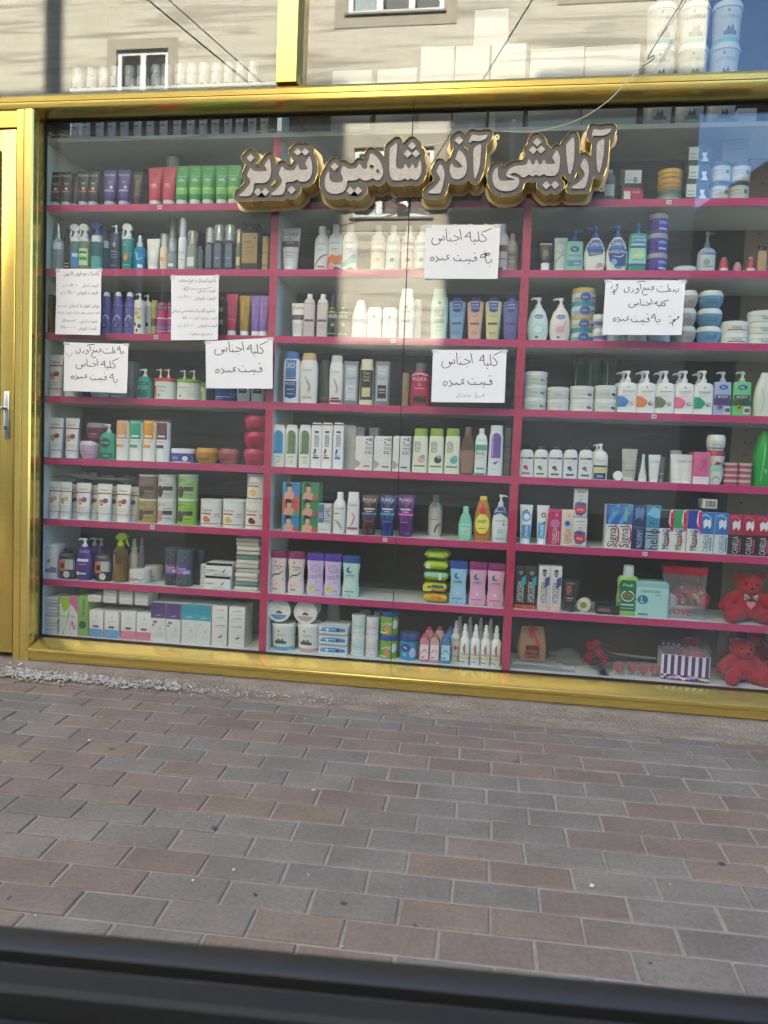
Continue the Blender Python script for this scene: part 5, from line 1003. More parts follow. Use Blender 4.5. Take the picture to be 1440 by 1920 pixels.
# bottom shelf
LID = 't,Lidoria,.5,.7,.1,6a6a6a,.6;e,.4,.86,.03,.05,555;b,.25,.3,.7,.42,%s;y,%s,.3,.42,.4,.55,.48,.46,.56,.56,.62,.42;b,0,0,1,.16,%s'
for px, c, a, b_, l in ((529, '5a9cc0', '3a4450', '4a7a5a', 'blue'), (578, 'c8a0a8', '4a4444', '8a7a4a', 'pink')):
    P(1, 8, px, 49, 1170, 'bucket', 'wax_bucket', 'white bucket with %s foot band' % l, 'dfe0da e4e5e0', LID % (a, b_, c), 'bucket', lh=.16, grp='white lidded buckets')
    X = solve_x(px + .5, .08, ZR[8] + .19); r = empty('wax_bucket', (X, .03, ZR[8] + .171), 'white bucket tipped on its side, %s emblem lid to the front' % l, 'bucket', 'white lidded buckets')
    b = MB(); b.loft([[(R_ * math.cos(t * PI / 14), y, R_ * math.sin(t * PI / 14)) for t in range(28)] for y, R_ in ((.1, .041), (.02, .047), (.0, .0475))], 'd6d7d1'); b.build('body', r)
    b = MB(); b.loft([[(R_ * math.cos(t * PI / 14), y, R_ * math.sin(t * PI / 14)) for t in range(28)] for y, R_ in ((.012, .0505), (-.002, .0505), (-.004, .048), (-.003, .043), (-.001, .0425))], 'e2e3de', False, True); b.build('lid', r)
    b = MB(); fl = Skin([(-1, .6, .0025, 30), (1, .6, .0025, 30)])
    def disc(R_, m_, y, z0=-9, z1=9):
        pts = [(R_ * math.cos(t * PI / 20), y, max(z0, min(z1, R_ * math.sin(t * PI / 20)))) for t in range(40)]; b.add(pts, [tuple(range(40))], m_)
    disc(.0405, 'c:e6e7e2', -.0014); disc(.0395, 'c:' + c, -.0018, -9, -.017)
    V, F, W = text_mesh('Lidoria'); b.add([(q[0] * .0075, -.0022, q[1] * .0075 + .013) for q in V], F, 'c:666')
    b.box(-.012, .014, -.0024, -.002, -.012, -.005, 'c:' + a); b.add([(-.008, -.0022, -.005), (-.004, -.0022, .004), (0, -.0022, -.002), (.004, -.0022, .005), (.009, -.0022, -.005)], [(0, 1, 2, 3, 4)], 'c:' + b_); b.build('lid_print', r)
    r.rotation_euler = (math.radians(4), 0, math.radians(3 if c[0] == '5' else -2))
P(1, 8, 625, 26, 1133, 'cy', 'clear_cup', 'clear plastic cup behind the wipes boxes', 't:b8c4c0 t:c0ccc8', 'b,.2,.3,.8,.5,8ab0a4', 'cup', back=.09)
for k in range(3):
    o_ = P(1, 8, 628, 54, 1212 - 1, 'jar' if False else 'box', 'wipes_box', 'flat white box with blue car print, %s of three' % ('bottom', 'middle', 'top')[k], 'd8dee0', 'y,3a80b8,.05,.3,.1,.72,.6,.8,.95,.7,.95,.35,.5,.25;e,.68,.5,.05,.05,223;e,.3,.5,.05,.05,e8eef0;b,.1,.52,.6,.6,a8d0e8;b,0,.9,1,1,b0b8b8', 'box', d=.12, grp='flat wipes boxes')
    o_.location.z += k * .0432
for px, w_, tp, e, l in ((671.7, 27, 1192, '8ac0b4', 'mint'), (698, 24, 1196, 'b89ab8', 'mauve')):
    P(1, 8, px, w_, 1154 if px < 690 else 1158, 'jar', 'cotton_cup', 'white round tub with %s print' % l, 'd4dad6 dde0dc', 'b,0,.1,1,.86,%s;t,Dive,.5,.6,.2,%s,.7;b,.1,.3,.9,.34,fff;b,0,.05,1,.12,e8e8e4' % ('c8dad4' if l == 'mint' else 'd4ccd4', e), 'tub', lv=2, lh=.16, grp='white cotton tubs')
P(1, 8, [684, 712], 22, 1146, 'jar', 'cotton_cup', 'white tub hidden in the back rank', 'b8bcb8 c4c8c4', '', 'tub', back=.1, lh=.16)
P(1, 8, 728, 35, 1147, 'jar', 'cotton_bud_jar', 'green jar with royal blue lid', '7cac30 1c3f94', 't,ﯽﻧﻮﯾ,.42,.66,.28,f0f4e8,.6;e,.5,.3,.16,.2,d88a5a;e,.85,.6,.14,.24,dfe4dc;b,.1,.1,.5,.16,d8e4c0', 'jar', lv=2, lh=.24)
P(1, 8, 766.7, 37, 1189, 'jar', 'cotton_bud_jar', 'sky blue jar with navy lid', '2a90c0 22467f', 'e,.34,.68,.24,.2,1f3f8a;t,My,.34,.68,.14,f0f4f8,.3;e,.72,.4,.18,.22,a8c0e4;e,.72,.58,.1,.1,b8cce8;e,.3,.3,.12,.1,7ab8dc', 'jar', lh=.3)
for px, c, cc, l in ((797, 'c88090', 'd84a60', 'pink'), (816, 'c49a98', 'a86a5a', 'rose'), (836.5, '3a78a8', '2a6ab8', 'blue')):
    P(1, 8, px, 18.5, 1189, 'sq', 'acetone_bottle', 'small clear bottle with %s cap' % l, 't:%s %s' % (c, cc), 'b,.06,.1,.94,.62,e0d4d4;s,a84a60,.1,.2,.3,.5,.45,.8,.3;b,.2,.14,.5,.18,555;b,.06,.02,.94,.98,%s' % c if False else 'b,.04,.02,.96,.98,%s;b,.08,.12,.92,.7,%s;s,%s,.1,.2,.35,.5,.5,.8,.38;b,.2,.18,.5,.22,556' % (c, 'e4d4d4' if l != 'blue' else 'a8d4dc', cc), 'bottle', hb=.7, grp='small acetone bottles')
    P(1, 8, px + 8, 17, 1176, 'sq', 'acetone_bottle', 'small %s capped bottle in the back rank' % l, '%s %s' % (c, cc), '', 'bottle', back=.06, grp='small acetone bottles')
WZ = 'y,b86a5a,.4,.5,.36,.62,.45,.74,.55,.8,.62,.7,.66,.5,.56,.36;b,.0,.24,1,.3,%s;t,WANZA,.5,.4,.1,6a3a3a,.85;b,.1,.1,.6,.13,555;b,.1,.18,.8,.19,aaa'
P(1, 8, [871, 891.7, 910.7, 929.5], 18, 1171, 'sp', 'hand_spray', 'small white spray with a hand picture', 'e4e4de eaebe8', WZ % 'd8c46a', 'spray bottle')
P(1, 8, 854, 18, 1165, 'sp', 'hand_spray', 'small white spray with red cross, set back', 'dcdedb e6e8e6', 't,WANZA,.5,.8,.1,555,.85;b,.44,.42,.56,.6,c83a3a;b,.3,.48,.7,.54,c83a3a;b,.1,.2,.9,.22,889', 'spray bottle', back=.04)
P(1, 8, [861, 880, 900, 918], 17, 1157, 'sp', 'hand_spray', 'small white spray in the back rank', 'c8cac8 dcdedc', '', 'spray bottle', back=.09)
# ============================================================ RIGHT BAY
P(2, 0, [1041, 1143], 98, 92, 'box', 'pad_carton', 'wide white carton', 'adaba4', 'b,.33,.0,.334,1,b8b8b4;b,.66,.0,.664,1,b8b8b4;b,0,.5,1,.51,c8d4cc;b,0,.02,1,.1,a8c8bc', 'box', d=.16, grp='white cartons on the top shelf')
LB = 't,LIDORIA,.5,.72,.1,6a7a84,.7;e,.42,.88,.03,.06,556;b,.3,.2,.72,.32,56606a;y,4a5a5a,.38,.32,.44,.48,.5,.36,.58,.5,.64,.32;b,0,0,1,.13,6ab4b4'
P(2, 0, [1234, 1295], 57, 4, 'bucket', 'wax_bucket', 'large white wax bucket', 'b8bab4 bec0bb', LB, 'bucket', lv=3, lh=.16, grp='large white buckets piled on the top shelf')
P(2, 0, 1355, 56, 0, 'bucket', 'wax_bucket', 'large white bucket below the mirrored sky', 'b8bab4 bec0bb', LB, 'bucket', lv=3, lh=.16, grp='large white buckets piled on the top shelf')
P(2, 0, 1398, 34, 205, 'box', 'pad_carton', 'small white carton right of the buckets', 'e4e4e0', 'b,.1,.5,.9,.6,ccc', 'box', d=.1)
# first pink shelf
P(2, 1, 1141, 22, 318, 'dt', 'lotion_bottle', 'pale clear bottle beside the sign', 't:9aa4a0 b8c0bc', 'b,.1,.2,.9,.6,b8c0bc', 'bottle')
P(2, 1, 1183, 40, 348, 'box', 'dye_box', 'red and black carton with white sticker', '2a2426', 'y,b02a40,.1,0,1,0,1,.6,.8,.8,.1,.8;b,.12,.1,.42,.6,dfe0dc;t,HAIR,.68,.55,.14,f0d0d4,.4', 'box', d=.06)
o_ = P(2, 1, 1180, 40, 347, 'box', 'dye_box', 'dark carton with white sticker on the red carton', '2c2a2c', 'b,.2,.15,.95,.9,c8ccca;b,.3,.3,.85,.34,888;b,.6,.18,.75,.5,777', 'box', d=.06); o_.location.z += .058
for k, (c, cc, h_, l) in enumerate((('6a8a80', '4a6a62', 352, 'dull teal'), ('b8862a', 'c89a3a', 352, 'amber'), ('c8a02c', 'd0ac3c', 352, 'gold'))):
    o_ = P(2, 1, 1257, 46, 355, 'jar', 'wax_tin', '%s hair wax tin, %s of three' % (l, ('bottom', 'middle', 'top')[k]), c + ' ' + cc, 'b,.1,.3,.9,.5,%s' % ('9ab0a8' if k == 0 else '8a6018'), 'jar', lh=.35, grp='pile of hair wax tins'); o_.location.z += k * .0385
P(2, 1, 1305, 42, 275, 'box', 'face_mask_box', 'dark green carton with white sticker and face', '14382c', 'b,.06,.2,.46,.9,c4ccc8;b,.1,.3,.4,.34,667;b,.1,.5,.4,.54,667;e,.72,.52,.1,.15,d8d0c8;e,.72,.66,.1,.07,2a2420;y,c8d0cc,.6,.1,.68,.36,.8,.36,.9,.1;t,V,.55,.18,.2,3ac08a,.1', 'box', lv=3, d=.07)
P(2, 1, [1350, 1387], 37, 303, 'jar', 'wax_jar', 'grey labelled jar with black lid', 'b4b9b0 3a3c3a', 'b,.0,.15,1,.85,c0c4ba;b,.1,.65,.5,.7,777;b,.1,.5,.6,.53,888;b,.1,.4,.55,.43,888;b,.65,.45,.85,.7,6a6e68', 'jar', lv=2, lh=.22)
P(2, 1, 1370, 46, 254, 'box', 'kraft_box', 'open brown cardboard box behind the jars', '8f8672', 'b,0,.8,1,.805,6a6250', 'box', d=.1, back=.09)
# second pink shelf
P(2, 2, 1023, 23, 456, 'tube', 'hand_cream_tube', 'small black tube with gold lettering and white cap', '2a2622 eeeeea', 't,CADI,.5,.5,.4,c8a858,.28,90;b,0,.92,1,1,d8d4cc', 'tube', ch=.3, q=.7)
P(2, 2, 1050.5, 25, 445, 'tube', 'hand_cream_tube', 'pale grey green tube with black curve', 'c4d0c8 d8ded8', 't,Lisse,.55,.85,.07,7a8a84,.6;s,2a2e2c,.05,.05,.1,.3,.3,.6,.42,.95,.46;e,.5,.5,.2,.1,d4b8b4;s,5a6460,.03,.1,.6,.5,.5,.9,.62', 'tube', ch=.1, q=.78)
P(2, 2, 1075.5, 35, 431, 'pump', 'pump_bottle', 'mint pump bottle with aloe picture', '8ac8a8 2a58a0', 'e,.5,.74,.24,.16,2a5a98;t,My,.5,.74,.07,fff,.3;b,.15,.5,.85,.56,7a9ac0;b,.1,.2,.9,.38,7a8ac8;e,.35,.24,.16,.12,4a9a6a;b,.5,.26,.8,.28,eee', 'pump bottle', prof='gc', hb=.72, side=1)
CM = 'b,.1,.66,.9,.86,2a6cb4;e,.5,.86,.4,.14,2a6cb4;t,COMEON,.5,.8,.1,fff,.72;b,.3,.88,.7,.92,888;'
P(2, 2, 1114.5, 40, 424, 'pump', 'pump_bottle', 'white pump bottle with blue label and shell', 'e6e6e0 2a5cb0', CM + 'y,1f4f94,.1,.66,.9,.66,.8,.5,.2,.44;t,REPAIR,.5,.52,.08,d8c84a,.6;e,.72,.2,.16,.1,d89a8a;e,.6,.14,.1,.06,e0b0a0', 'pump bottle', prof='bb', hb=.75)
P(2, 2, 1156, 40, 423, 'pump', 'pump_bottle', 'white pump bottle with deep blue label', 'e6e6e0 2a5cb0', CM + 'y,1f3f8a,.04,.66,.96,.66,.9,.2,.5,.1,.14,.3;t,VASELINA,.5,.58,.1,f0f0f4,.86;e,.34,.28,.14,.14,7ab0d8;s,b8d0e8,.05,.3,.45,.6,.42,.8,.5;y,2a9a7a,.3,.14,.9,.2,.6,.08', 'pump bottle', prof='bb', hb=.75)
P(2, 2, 1194, 35, 418, 'pump', 'pump_bottle', 'green bottle with blue collar pump', '1f9a6a 2a4f98', 'b,.06,.2,.94,.92,9fd0c0;b,.1,.74,.9,.9,2a80b8;t,COMEON,.5,.83,.07,fff,.72;b,.1,.62,.9,.68,3a6a6a;y,c8e09a,.2,.4,.6,.54,.9,.44,.6,.36;b,.06,.16,.94,.22,2a5ab0;b,.2,.3,.8,.32,4a8a7a', 'pump bottle', prof='gc', hb=.78, reach=.3)
P(2, 2, 1232, 38, 401, 'jar', 'cream_jar', 'purple cream jar with grey lid', '44348c 9a9aa4', 'b,.45,.35,.95,.85,2a4ab0;t,COMEON,.7,.7,.2,e0e4f4,.42;b,.5,.2,.9,.34,c0b4e0;b,.0,.05,1,.12,6a58b0', 'jar', lv=3, lh=.26)
P(2, 2, 1287, 42, 499, 'jar', 'lid_disc', 'flat pale jar lid lying on the shelf', 'c4c8c4 ccd0cc', '', 'lid', lh=.5)
P(2, 2, 1324, 31, 433, 'pump', 'pump_bottle', 'small clear pump bottle with blue label', 'b8c0c0 6a7478', 'b,.05,.7,.95,.96,4a7aa0;t,COMEON,.5,.84,.14,e0e8f0,.8;e,.4,.4,.2,.2,8aa08a;b,.2,.2,.8,.24,888', 'pump bottle', prof='rn', hb=.6, side=1, n=3)
for px, c, tp, l in ((1357, 'a83a48', 482, 'left'), (1407, '9a3038', 482, 'right')):
    P(2, 2, px, 17, tp, 'co', 'lip_balm', 'small %s red balm under a clear dome' % l, '%s t:e0d8d8' % c, 'b,0,.0,1,.3,d8c8c8', 'balm')
P(2, 2, 1382, 15, 491, 'co', 'lip_balm', 'small rose balm between two red ones', 'b8807a t:e4dcd8', 'b,0,.0,1,.2,d8c8c4', 'balm')
P(2, 2, [1427], 16, 463, 'gc', 'foundation_bottle', 'beige foundation bottle with dark brown cap', 'b9906a 2c211e', '', 'bottle', n=5)
# third pink shelf
HEL = 'e,.52,.72,.22,.11,2a4a94;e,.52,.72,.2,.095,3a62b0;t,hello,.52,.72,.075,fff,.34;e,.5,.36,.3,.26,%s;e,.5,.34,.2,.16,%s;e,.45,.12,.08,.05,3a5a9a'
P(2, 3, 1009, 39, 557, 'pump', 'pump_bottle', 'pearl mint pump bottle with oval badge', 'cfe0d8 e8ece8', HEL % ('b8d8d4', 'd8ecea'), 'pump bottle', prof='bb', hb=.77)
P(2, 3, 1050, 39, 558, 'pump', 'pump_bottle', 'pearl rose pump bottle with oval badge', 'e2dcd0 e8e6e0', HEL % ('e4c8d0', 'd8a0b0') + ';s,c86a80,.04,.6,.3,.72,.5,.8,.6', 'pump bottle', prof='bb', hb=.77)
for k, (c, cc, l) in enumerate((('4a9ab0', '2a8a9a', 'teal'), ('c0a468', 'c8ac6c', 'gold'), ('6ab0c8', '2a92a8', 'turquoise'), ('b8a078', 'ccb070', 'pale gold'))):
    o_ = P(2, 3, 1093, 45, 614.5, 'jar', 'cream_jar', '%s banded jar with oval badge, %s of its pile' % (l, ('bottom', 'second', 'third', 'top')[k]), '%s %s' % ('cfd8d4', cc), 'b,0,.1,1,.5,%s;e,.52,.5,.22,.2,2a4a94;e,.52,.5,.2,.17,3a5ca8;t,hello,.52,.5,.22,fff,.36;b,.78,.4,.98,.55,4a5a6a' % c, 'jar', lh=.34, grp='pile of jars with oval badges'); o_.location.z += k * .0512
P(2, 3, 1124, 28, 590, 'bowl', 'cream_jar', 'white and purple jar partly behind the notice', 'd8d4e0 e0e4d8', 'b,0,.3,1,.7,7a5ab8', 'jar', lv=2, lh=.35)
P(2, 3, 1157, 40, 612, 'jar', 'cream_jar', 'grey white jar below the notice', 'c4c4c0 cfcfcb', 'b,.2,.05,.9,.12,777', 'jar', lh=.3)
P(2, 3, 1194, 42, 611, 'jar', 'cream_jar', 'pink footed white jar below the notice', 'd8d0cc dcd8d4', 'b,0,.0,1,.14,c05a68', 'jar', lh=.3)
P(2, 3, 1238, 40, 612, 'jar', 'cream_jar', 'blue footed white jar below the notice', 'd0d4d8 d8dade', 'b,0,.0,1,.16,4a6a9a', 'jar', lh=.3)
P(2, 3, 1286, 38, 545, 'bowl', 'cream_jar', 'pearl grey bowl jar', 'b8b2ac dcdbd6', 't,perla,.6,.55,.2,777,.4;b,.4,.35,.8,.38,999', 'jar', lv=3, lh=.3)
P(2, 3, 1331, 46, 545, 'bowl', 'cream_jar', 'sky blue bowl jar with white lid', '6a9cc0 d8dedc', 't,AQUA~SILK,.5,.62,.14,2a4a6a,.5;b,.3,.42,.7,.46,3a5a78', 'jar', lv=3, lh=.3)
P(2, 3, 1379, 52, 602, 'jar', 'cream_jar', 'wide flat white jar with red stripe', 'd6dad2 dfe2da', 't,Rosehip,.5,.78,.32,6a4a4a,.5;b,.2,.36,.85,.5,9a3a48', 'jar', lv=2, lh=.44)
P(2, 3, 1430, 50, 583, 'jar', 'cream_jar', 'wide flat white jar with black stripe', 'd6dad2 dfe2da', 't,CASTOR,.5,.78,.28,555,.5;b,.4,.4,.95,.5,4a3a3a', 'jar', lv=3, lh=.44)
# fourth pink shelf
CJ = 't,COREIA,.4,.55,.22,8a8c88,.5;e,.74,.5,.07,.06,%s;e,.82,.46,.05,.05,%s'
P(2, 4, 1004, 43, 697, 'jar', 'cream_jar', 'white labelled jar nearest the divider', 'd2d5cc dcdfd7', CJ % ('888', '888'), 'jar', lv=3, lh=.34)
P(2, 4, 1047, 41, 726, 'jar', 'cream_jar', 'white plain jar second from the divider', 'd0d4ca dadfd5', 't,COREIA,.5,.55,.22,999,.5', 'jar', lv=2, lh=.34)
P(2, 4, 1092, 45, 724, 'jar', 'cream_jar', 'white jar with red berry', 'd4d7cf dde0d8', CJ % ('8a2a3a', '7a2432'), 'jar', lv=2, lh=.34)
P(2, 4, 1137, 44, 723, 'jar', 'cream_jar', 'white jar with dark berries', 'd4d7cf dde0d8', CJ % ('3a3a48', '2e2e3a'), 'jar', lv=2, lh=.34)
P(2, 4, [1082, 1108, 1140], 27, 671, 'cy', 'aloe_bottle', 'dark green translucent bottle behind the white jars', 't:1f5a3a t:23603e', 's,6aa88a,.05,.3,.2,.32,.6,.3,.95', 'bottle', back=.12)
PW = 'e,.5,.84,.04,.05,666;b,.2,.7,.85,.72,888;b,.2,.66,.7,.67,aaa;y,%s,0,.3,0,.56,.3,.52,.55,.4,.55,.3;y,%s,.0,.18,.0,.3,.5,.3,.4,.2;e,.72,.32,.12,.11,%s;e,.74,.33,.06,.06,%s;b,.15,.56,.6,.57,%s'
for px, c, e, l in ((1175, '2a7ac0', 'c8a898', 'blue'), (1210, 'e07a3a', '5a3430', 'orange'), (1246, '6a7254', '8a8a80', 'olive'), (1282, 'e06a8a', '9a8a88', 'pink'), (1317, '1f9a80', '5a9a70', 'teal')):
    P(2, 4, px, 35, 695, 'pump', 'pump_bottle', 'white square pump bottle with %s patch' % l, 'dfdfd8 e8e8e4', PW % (c, c, e, 'e0d8cc', c), 'pump bottle', prof='sq', hb=.72, grp='white pump bottles with colour patches')
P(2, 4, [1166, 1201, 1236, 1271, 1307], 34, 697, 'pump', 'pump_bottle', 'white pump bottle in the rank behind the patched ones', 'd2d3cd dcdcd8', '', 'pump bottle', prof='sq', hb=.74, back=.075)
AV = 'e,.5,.84,.24,.14,2a5a9a;t,My,.5,.84,.07,fff,.3;b,.04,.3,.96,.62,%s;t,BODY,.5,.56,.08,e0e4e8,.7;e,.35,.24,.14,.14,%s;e,.38,.24,.07,.07,%s;b,.6,.06,.94,.26,d8d8d4;b,.64,.1,.9,.22,555'
P(2, 4, 1351, 34, 697, 'pump', 'pump_bottle', 'lilac grey pump bottle with purple label', 'a4b0cc b4bcc4', AV % ('4a3a6a', '8a6a9a', '4a3050'), 'pump bottle', prof='gc', hb=.76, n=4)
P(2, 4, 1388, 35, 697, 'pump', 'pump_bottle', 'bright green pump bottle with avocado', '6ac27a b0c8b8', AV % ('2a4a34', '9aa83a', '5a3a1c'), 'pump bottle', prof='gc', hb=.76, n=4)
P(2, 4, 1431, 40, 699, 'ov', 'lotion_bottle', 'large pale ivory bottle at the right end', 'd4d8c8 dee0d4', 's,b8bca8,.06,.3,.7,.4,.4,.3,.1', 'bottle')
# fifth pink shelf
DB = 'b,.06,.06,.94,.74,dadcd8;b,.1,.66,.9,.72,2a2a2c;t,DENAS,.4,.69,.05,eee,.5;b,.2,.54,.6,.55,999;e,.42,.36,.15,.13,%s;e,.52,.3,.1,.09,%s;b,.2,.1,.75,.16,%s'
for px, c, e, l in ((987.6, 'b03a4a', 'c84a4a', 'red fruit'), (1014.5, '5a7a4a', '6a9a3a', 'green leaf'), (1042, '6a5248', '8a5a4a', 'brown nut'), (1069.5, '2a3a6a', '3a5a9a', 'blue cap'), (1097, '5a5a58', '8a8a80', 'coconut')):
    P(2, 5, px, 27, 836, 'dt', 'lotion_bottle', 'white bottle with black cap and %s picture' % l, 'd8dad6 1c1c1e', DB % (c, e, c), 'bottle', grp='white bottles with black caps')
P(2, 5, 1125, 28, 832, 'pump', 'pump_bottle', 'white pump bottle with yellow and navy label', 'e0deda e4e4e0', 'b,0,.02,1,.24,2a3450;b,.06,.26,.94,.5,d8c88a;b,.06,.44,.94,.5,2a3450;b,.2,.66,.8,.68,c08a70;b,.2,.6,.7,.61,aaa;b,.3,.08,.7,.16,8a9ab8', 'pump bottle', prof='rn', hb=.8, n=2.6)
P(2, 5, 1117, 22, 833, 'pump', 'pump_bottle', 'white pump bottle hidden behind the yellow labelled one', 'd0d0cc d4d4d0', '', 'pump bottle', prof='rn', hb=.8, back=.07)
r = empty('cream_pot', (solve_x(1158, .05, ZR[5] + .01), .05, ZR[5] + .0195), 'small round white pot lying on its side, fifth pink shelf', 'pot')
b = MB(); b.loft([[(R_ * math.cos(t * PI / 12), y, R_ * math.sin(t * PI / 12)) for t in range(24)] for y, R_ in ((.022, .0165), (.003, .018), (.0, .0185))], 'd6d3ca'); b.build('body', r)
b = MB(); b.loft([[(R_ * math.cos(t * PI / 12), y, R_ * math.sin(t * PI / 12)) for t in range(24)] for y, R_ in ((-.0005, .0188), (-.012, .0188), (-.014, .017))], 'e4e3de'); b.build('lid', r)
P(2, 5, 1180, 29, 842, 'tube', 'cream_tube', 'grey beige tube with small black print', 'b4b0a4 c4c2b8', 't,b,.5,.84,.07,3a3836,.3;b,.25,.7,.75,.71,777;b,.25,.6,.75,.61,888;b,.25,.5,.75,.51,888;e,.32,.24,.06,.04,444;e,.5,.24,.06,.04,444;e,.68,.24,.06,.04,444', 'tube', ch=.12, q=.76)
P(2, 5, 1205, 15, 852, 'tube', 'cream_tube', 'slim white tube seen edge on', 'dcdad2 e4e2dc', '', 'tube', ch=.12, q=1.0, rz=70)
P(2, 5, 1225, 22, 853, 'tube', 'cream_tube', 'white tube with grey script', 'dedcd6 e6e5e0', 't,Coolis,.5,.72,.1,5a5a58,.85;b,.2,.45,.6,.46,aaa;b,.2,.38,.6,.39,aaa', 'tube', ch=.12, q=.72)
P(2, 5, 1238, 14, 858, 'tube', 'cream_tube', 'grey tube tucked behind the white script tube', '6a6a68 8a8a88', 'b,.1,.2,.9,.26,aaa', 'tube', back=.04)
P(2, 5, 1265, 17, 845, 'box', 'tube_carton', 'narrow silver carton standing behind the white tubes', '9a9c98', 'b,.2,.1,.8,.5,7a7c7a', 'box', d=.03, back=.05)
P(2, 5, [1271, 1285], 31, 852, 'tube', 'cream_tube', 'white tube with silver script', 'd4d2cc dcdad4', 't,Coolis,.62,.74,.1,6a6a68,.6;b,.4,.4,.8,.41,aaa', 'tube', ch=.1, q=.8)
P(2, 5, 1312, 29, 848, 'box', 'cream_carton', 'pink carton with white foot', 'd0648f', 'b,0,0,1,.23,dcd2d6;t,Canelli,.6,.6,.4,a83a6a,.36,90;b,0,.72,1,.725,b04a78', 'box', d=.08, side_col='c8608a')
for k, (c, cc, l, dd) in enumerate((('d4d8d0', '8ac0a4', 'mint topped', 's,5a8a6a,.06,.3,.4,.5,.6,.7,.4'), ('d8d2cc', 'a83444', 'red topped', 'y,b03a4a,.35,.3,.7,.35,.9,.75,.7,.5,.5,.6'), ('d8dcd8', 'e2e4e0', 'white topped', 'b,.0,.36,1,.46,3a8a7a;t,Derma,.45,.68,.16,4a5a54,.5'))):
    o_ = P(2, 5, 1340, 34, 874, 'bowl', 'cream_jar', '%s white jar, %s of three' % (l, ('bottom', 'middle', 'top')[k]), c + ' ' + cc, dd, 'jar', lh=.3, grp='pile of small bowl jars'); o_.location.z += k * .0595
P(2, 5, [1370, 1396], 25, 869, 'jar', 'balm_tin', 'small pink and beige balm tin', 'a83a68 c8b498', 'b,0,.2,1,.5,b8527a', 'tin', lv=4, lh=.45, grp='small balm tins in piles')
P(2, 5, 1431, 38, 806, 'co', 'aloe_bottle', 'tall bright green cone bottle at the right end', '1f9a3c 1c8a34', 's,7ad88a,.04,.3,.1,.4,.5,.45,.85;t,99,.6,.3,.1,8ae09a,.4', 'bottle')
# sixth pink shelf
P(2, 6, 986, 24, 947, 'tube', 'toothpaste_tube', 'white toothpaste tube with blue swirl', 'dfe4e6 e8ebec', 'e,.5,.66,.38,.4,7ab0d0;e,.55,.66,.24,.24,dfeaf0;s,2a6aa8,.1,.2,.75,.5,.85,.75,.7;b,.2,.02,.85,.42,4a90c0;t,Dental,.5,.22,.3,e8f0f4,.5,90', 'tube', ch=.11, q=.76)
P(2, 6, 1016, 23, 948, 'tube', 'toothpaste_tube', 'white toothpaste tube with navy ring', 'e0e3e4 e8ebec', 'e,.55,.72,.2,.2,2a2f4a;e,.55,.72,.11,.11,dfe4e6;b,.15,.05,.7,.5,4aa0d0;t,Dental,.4,.26,.3,e8f0f4,.5,90;e,.62,.5,.12,.12,6a5a8a', 'tube', ch=.11, q=.76)
CAN = 't,CANELLA,.5,.26,.4,%s,.42,90;e,.52,.6,.36,.34,%s;e,.5,.62,.22,.22,%s;e,.6,.84,.12,.12,%s;b,.78,.1,.84,.4,%s'
P(2, 6, 1039.5, 24, 955, 'box', 'toothpaste_box', 'magenta toothpaste carton with round flower', 'b8245c', CAN % ('f0d0dc', 'd86a9a', '9a7ab0', 'd87aa4', 'f0b0c8'), 'box', d=.045)
P(2, 6, 1062.5, 22, 956, 'box', 'toothpaste_box', 'cream toothpaste carton with blue flower', 'dccbb4', CAN % ('a04a50', 'b8c0d8', '3a5aa8', 'd8a8a0', 'c07a70'), 'box', d=.045)
KID = 'b,0,.0,1,.03,889;b,.2,.86,.8,.88,555;b,.3,.74,.7,.75,888;y,3a5a9a,.05,.3,.1,.5,.4,.56,.9,.5,.95,.2,.6,.06,.2,.1;e,.5,.62,.18,.18,dfe0dc;e,.5,.62,.12,.12,2a3a5a;e,.5,.62,.08,.08,dfe0dc;y,c8283a,.1,.24,.2,.44,.5,.38,.85,.46,.9,.26,.5,.1;t,Kids,.5,.28,.08,f4e8e8,.5'
P(2, 6, 1085.5, 25, 917, 'box', 'toothpaste_box', 'white childrens toothpaste carton with blue and red splash', 'd4d2cc', KID, 'box', lv=2, d=.045)
SIG = 'b,0,.55,1,1,2a68b0;y,5aa0d8,0,.55,.3,.55,1,.9,1,1,.7,1;b,.3,.84,.9,.95,3a80c8;t,Signal,.45,.27,.62,1a1a20,.48,90;s,c83048,.1,.7,.06,.94,.2,.9,.45,.6,.54;e,.84,.05,.07,.07,c8304a;%s'
for px, x, l in ((1145, 'b,.02,.55,.14,1,1f4f94', 'plain'), (1170, 'b,.5,.62,.62,.95,8ac84a', 'green striped')):
    P(2, 6, px, 25.5, 946, 'box', 'toothpaste_box', 'blue and white toothpaste carton, %s top' % l, 'dcdeda', SIG % x, 'box', d=.05)
P(2, 6, 1195.5, 25, 947, 'box', 'toothpaste_box', 'navy toothpaste carton with tooth outline', '25345f', 'y,5a84b8,.25,.66,.2,.9,.4,.96,.55,.9,.75,.96,.85,.88,.75,.64,.6,.72,.45,.72;b,.1,.47,.9,.52,4a5a80;t,PRO-EXPERT,.6,.24,.4,b4c0d8,.42,90;b,0,.0,1,.04,18244a', 'box', d=.05)
P(2, 6, 1221, 26, 948, 'box', 'toothpaste_box', 'ice blue toothpaste carton with big sideways word', '9ab4c4', 'b,0,.5,1,1,3a88ac;y,7ac0d8,0,.8,.4,.98,1,.9,1,.7,.4,.74;t,7,.4,.6,.34,14243a,.16,90;t,hello,.45,.25,.8,1c2c44,.46,90;b,0,.4,1,.43,2a4a64', 'box', d=.05)
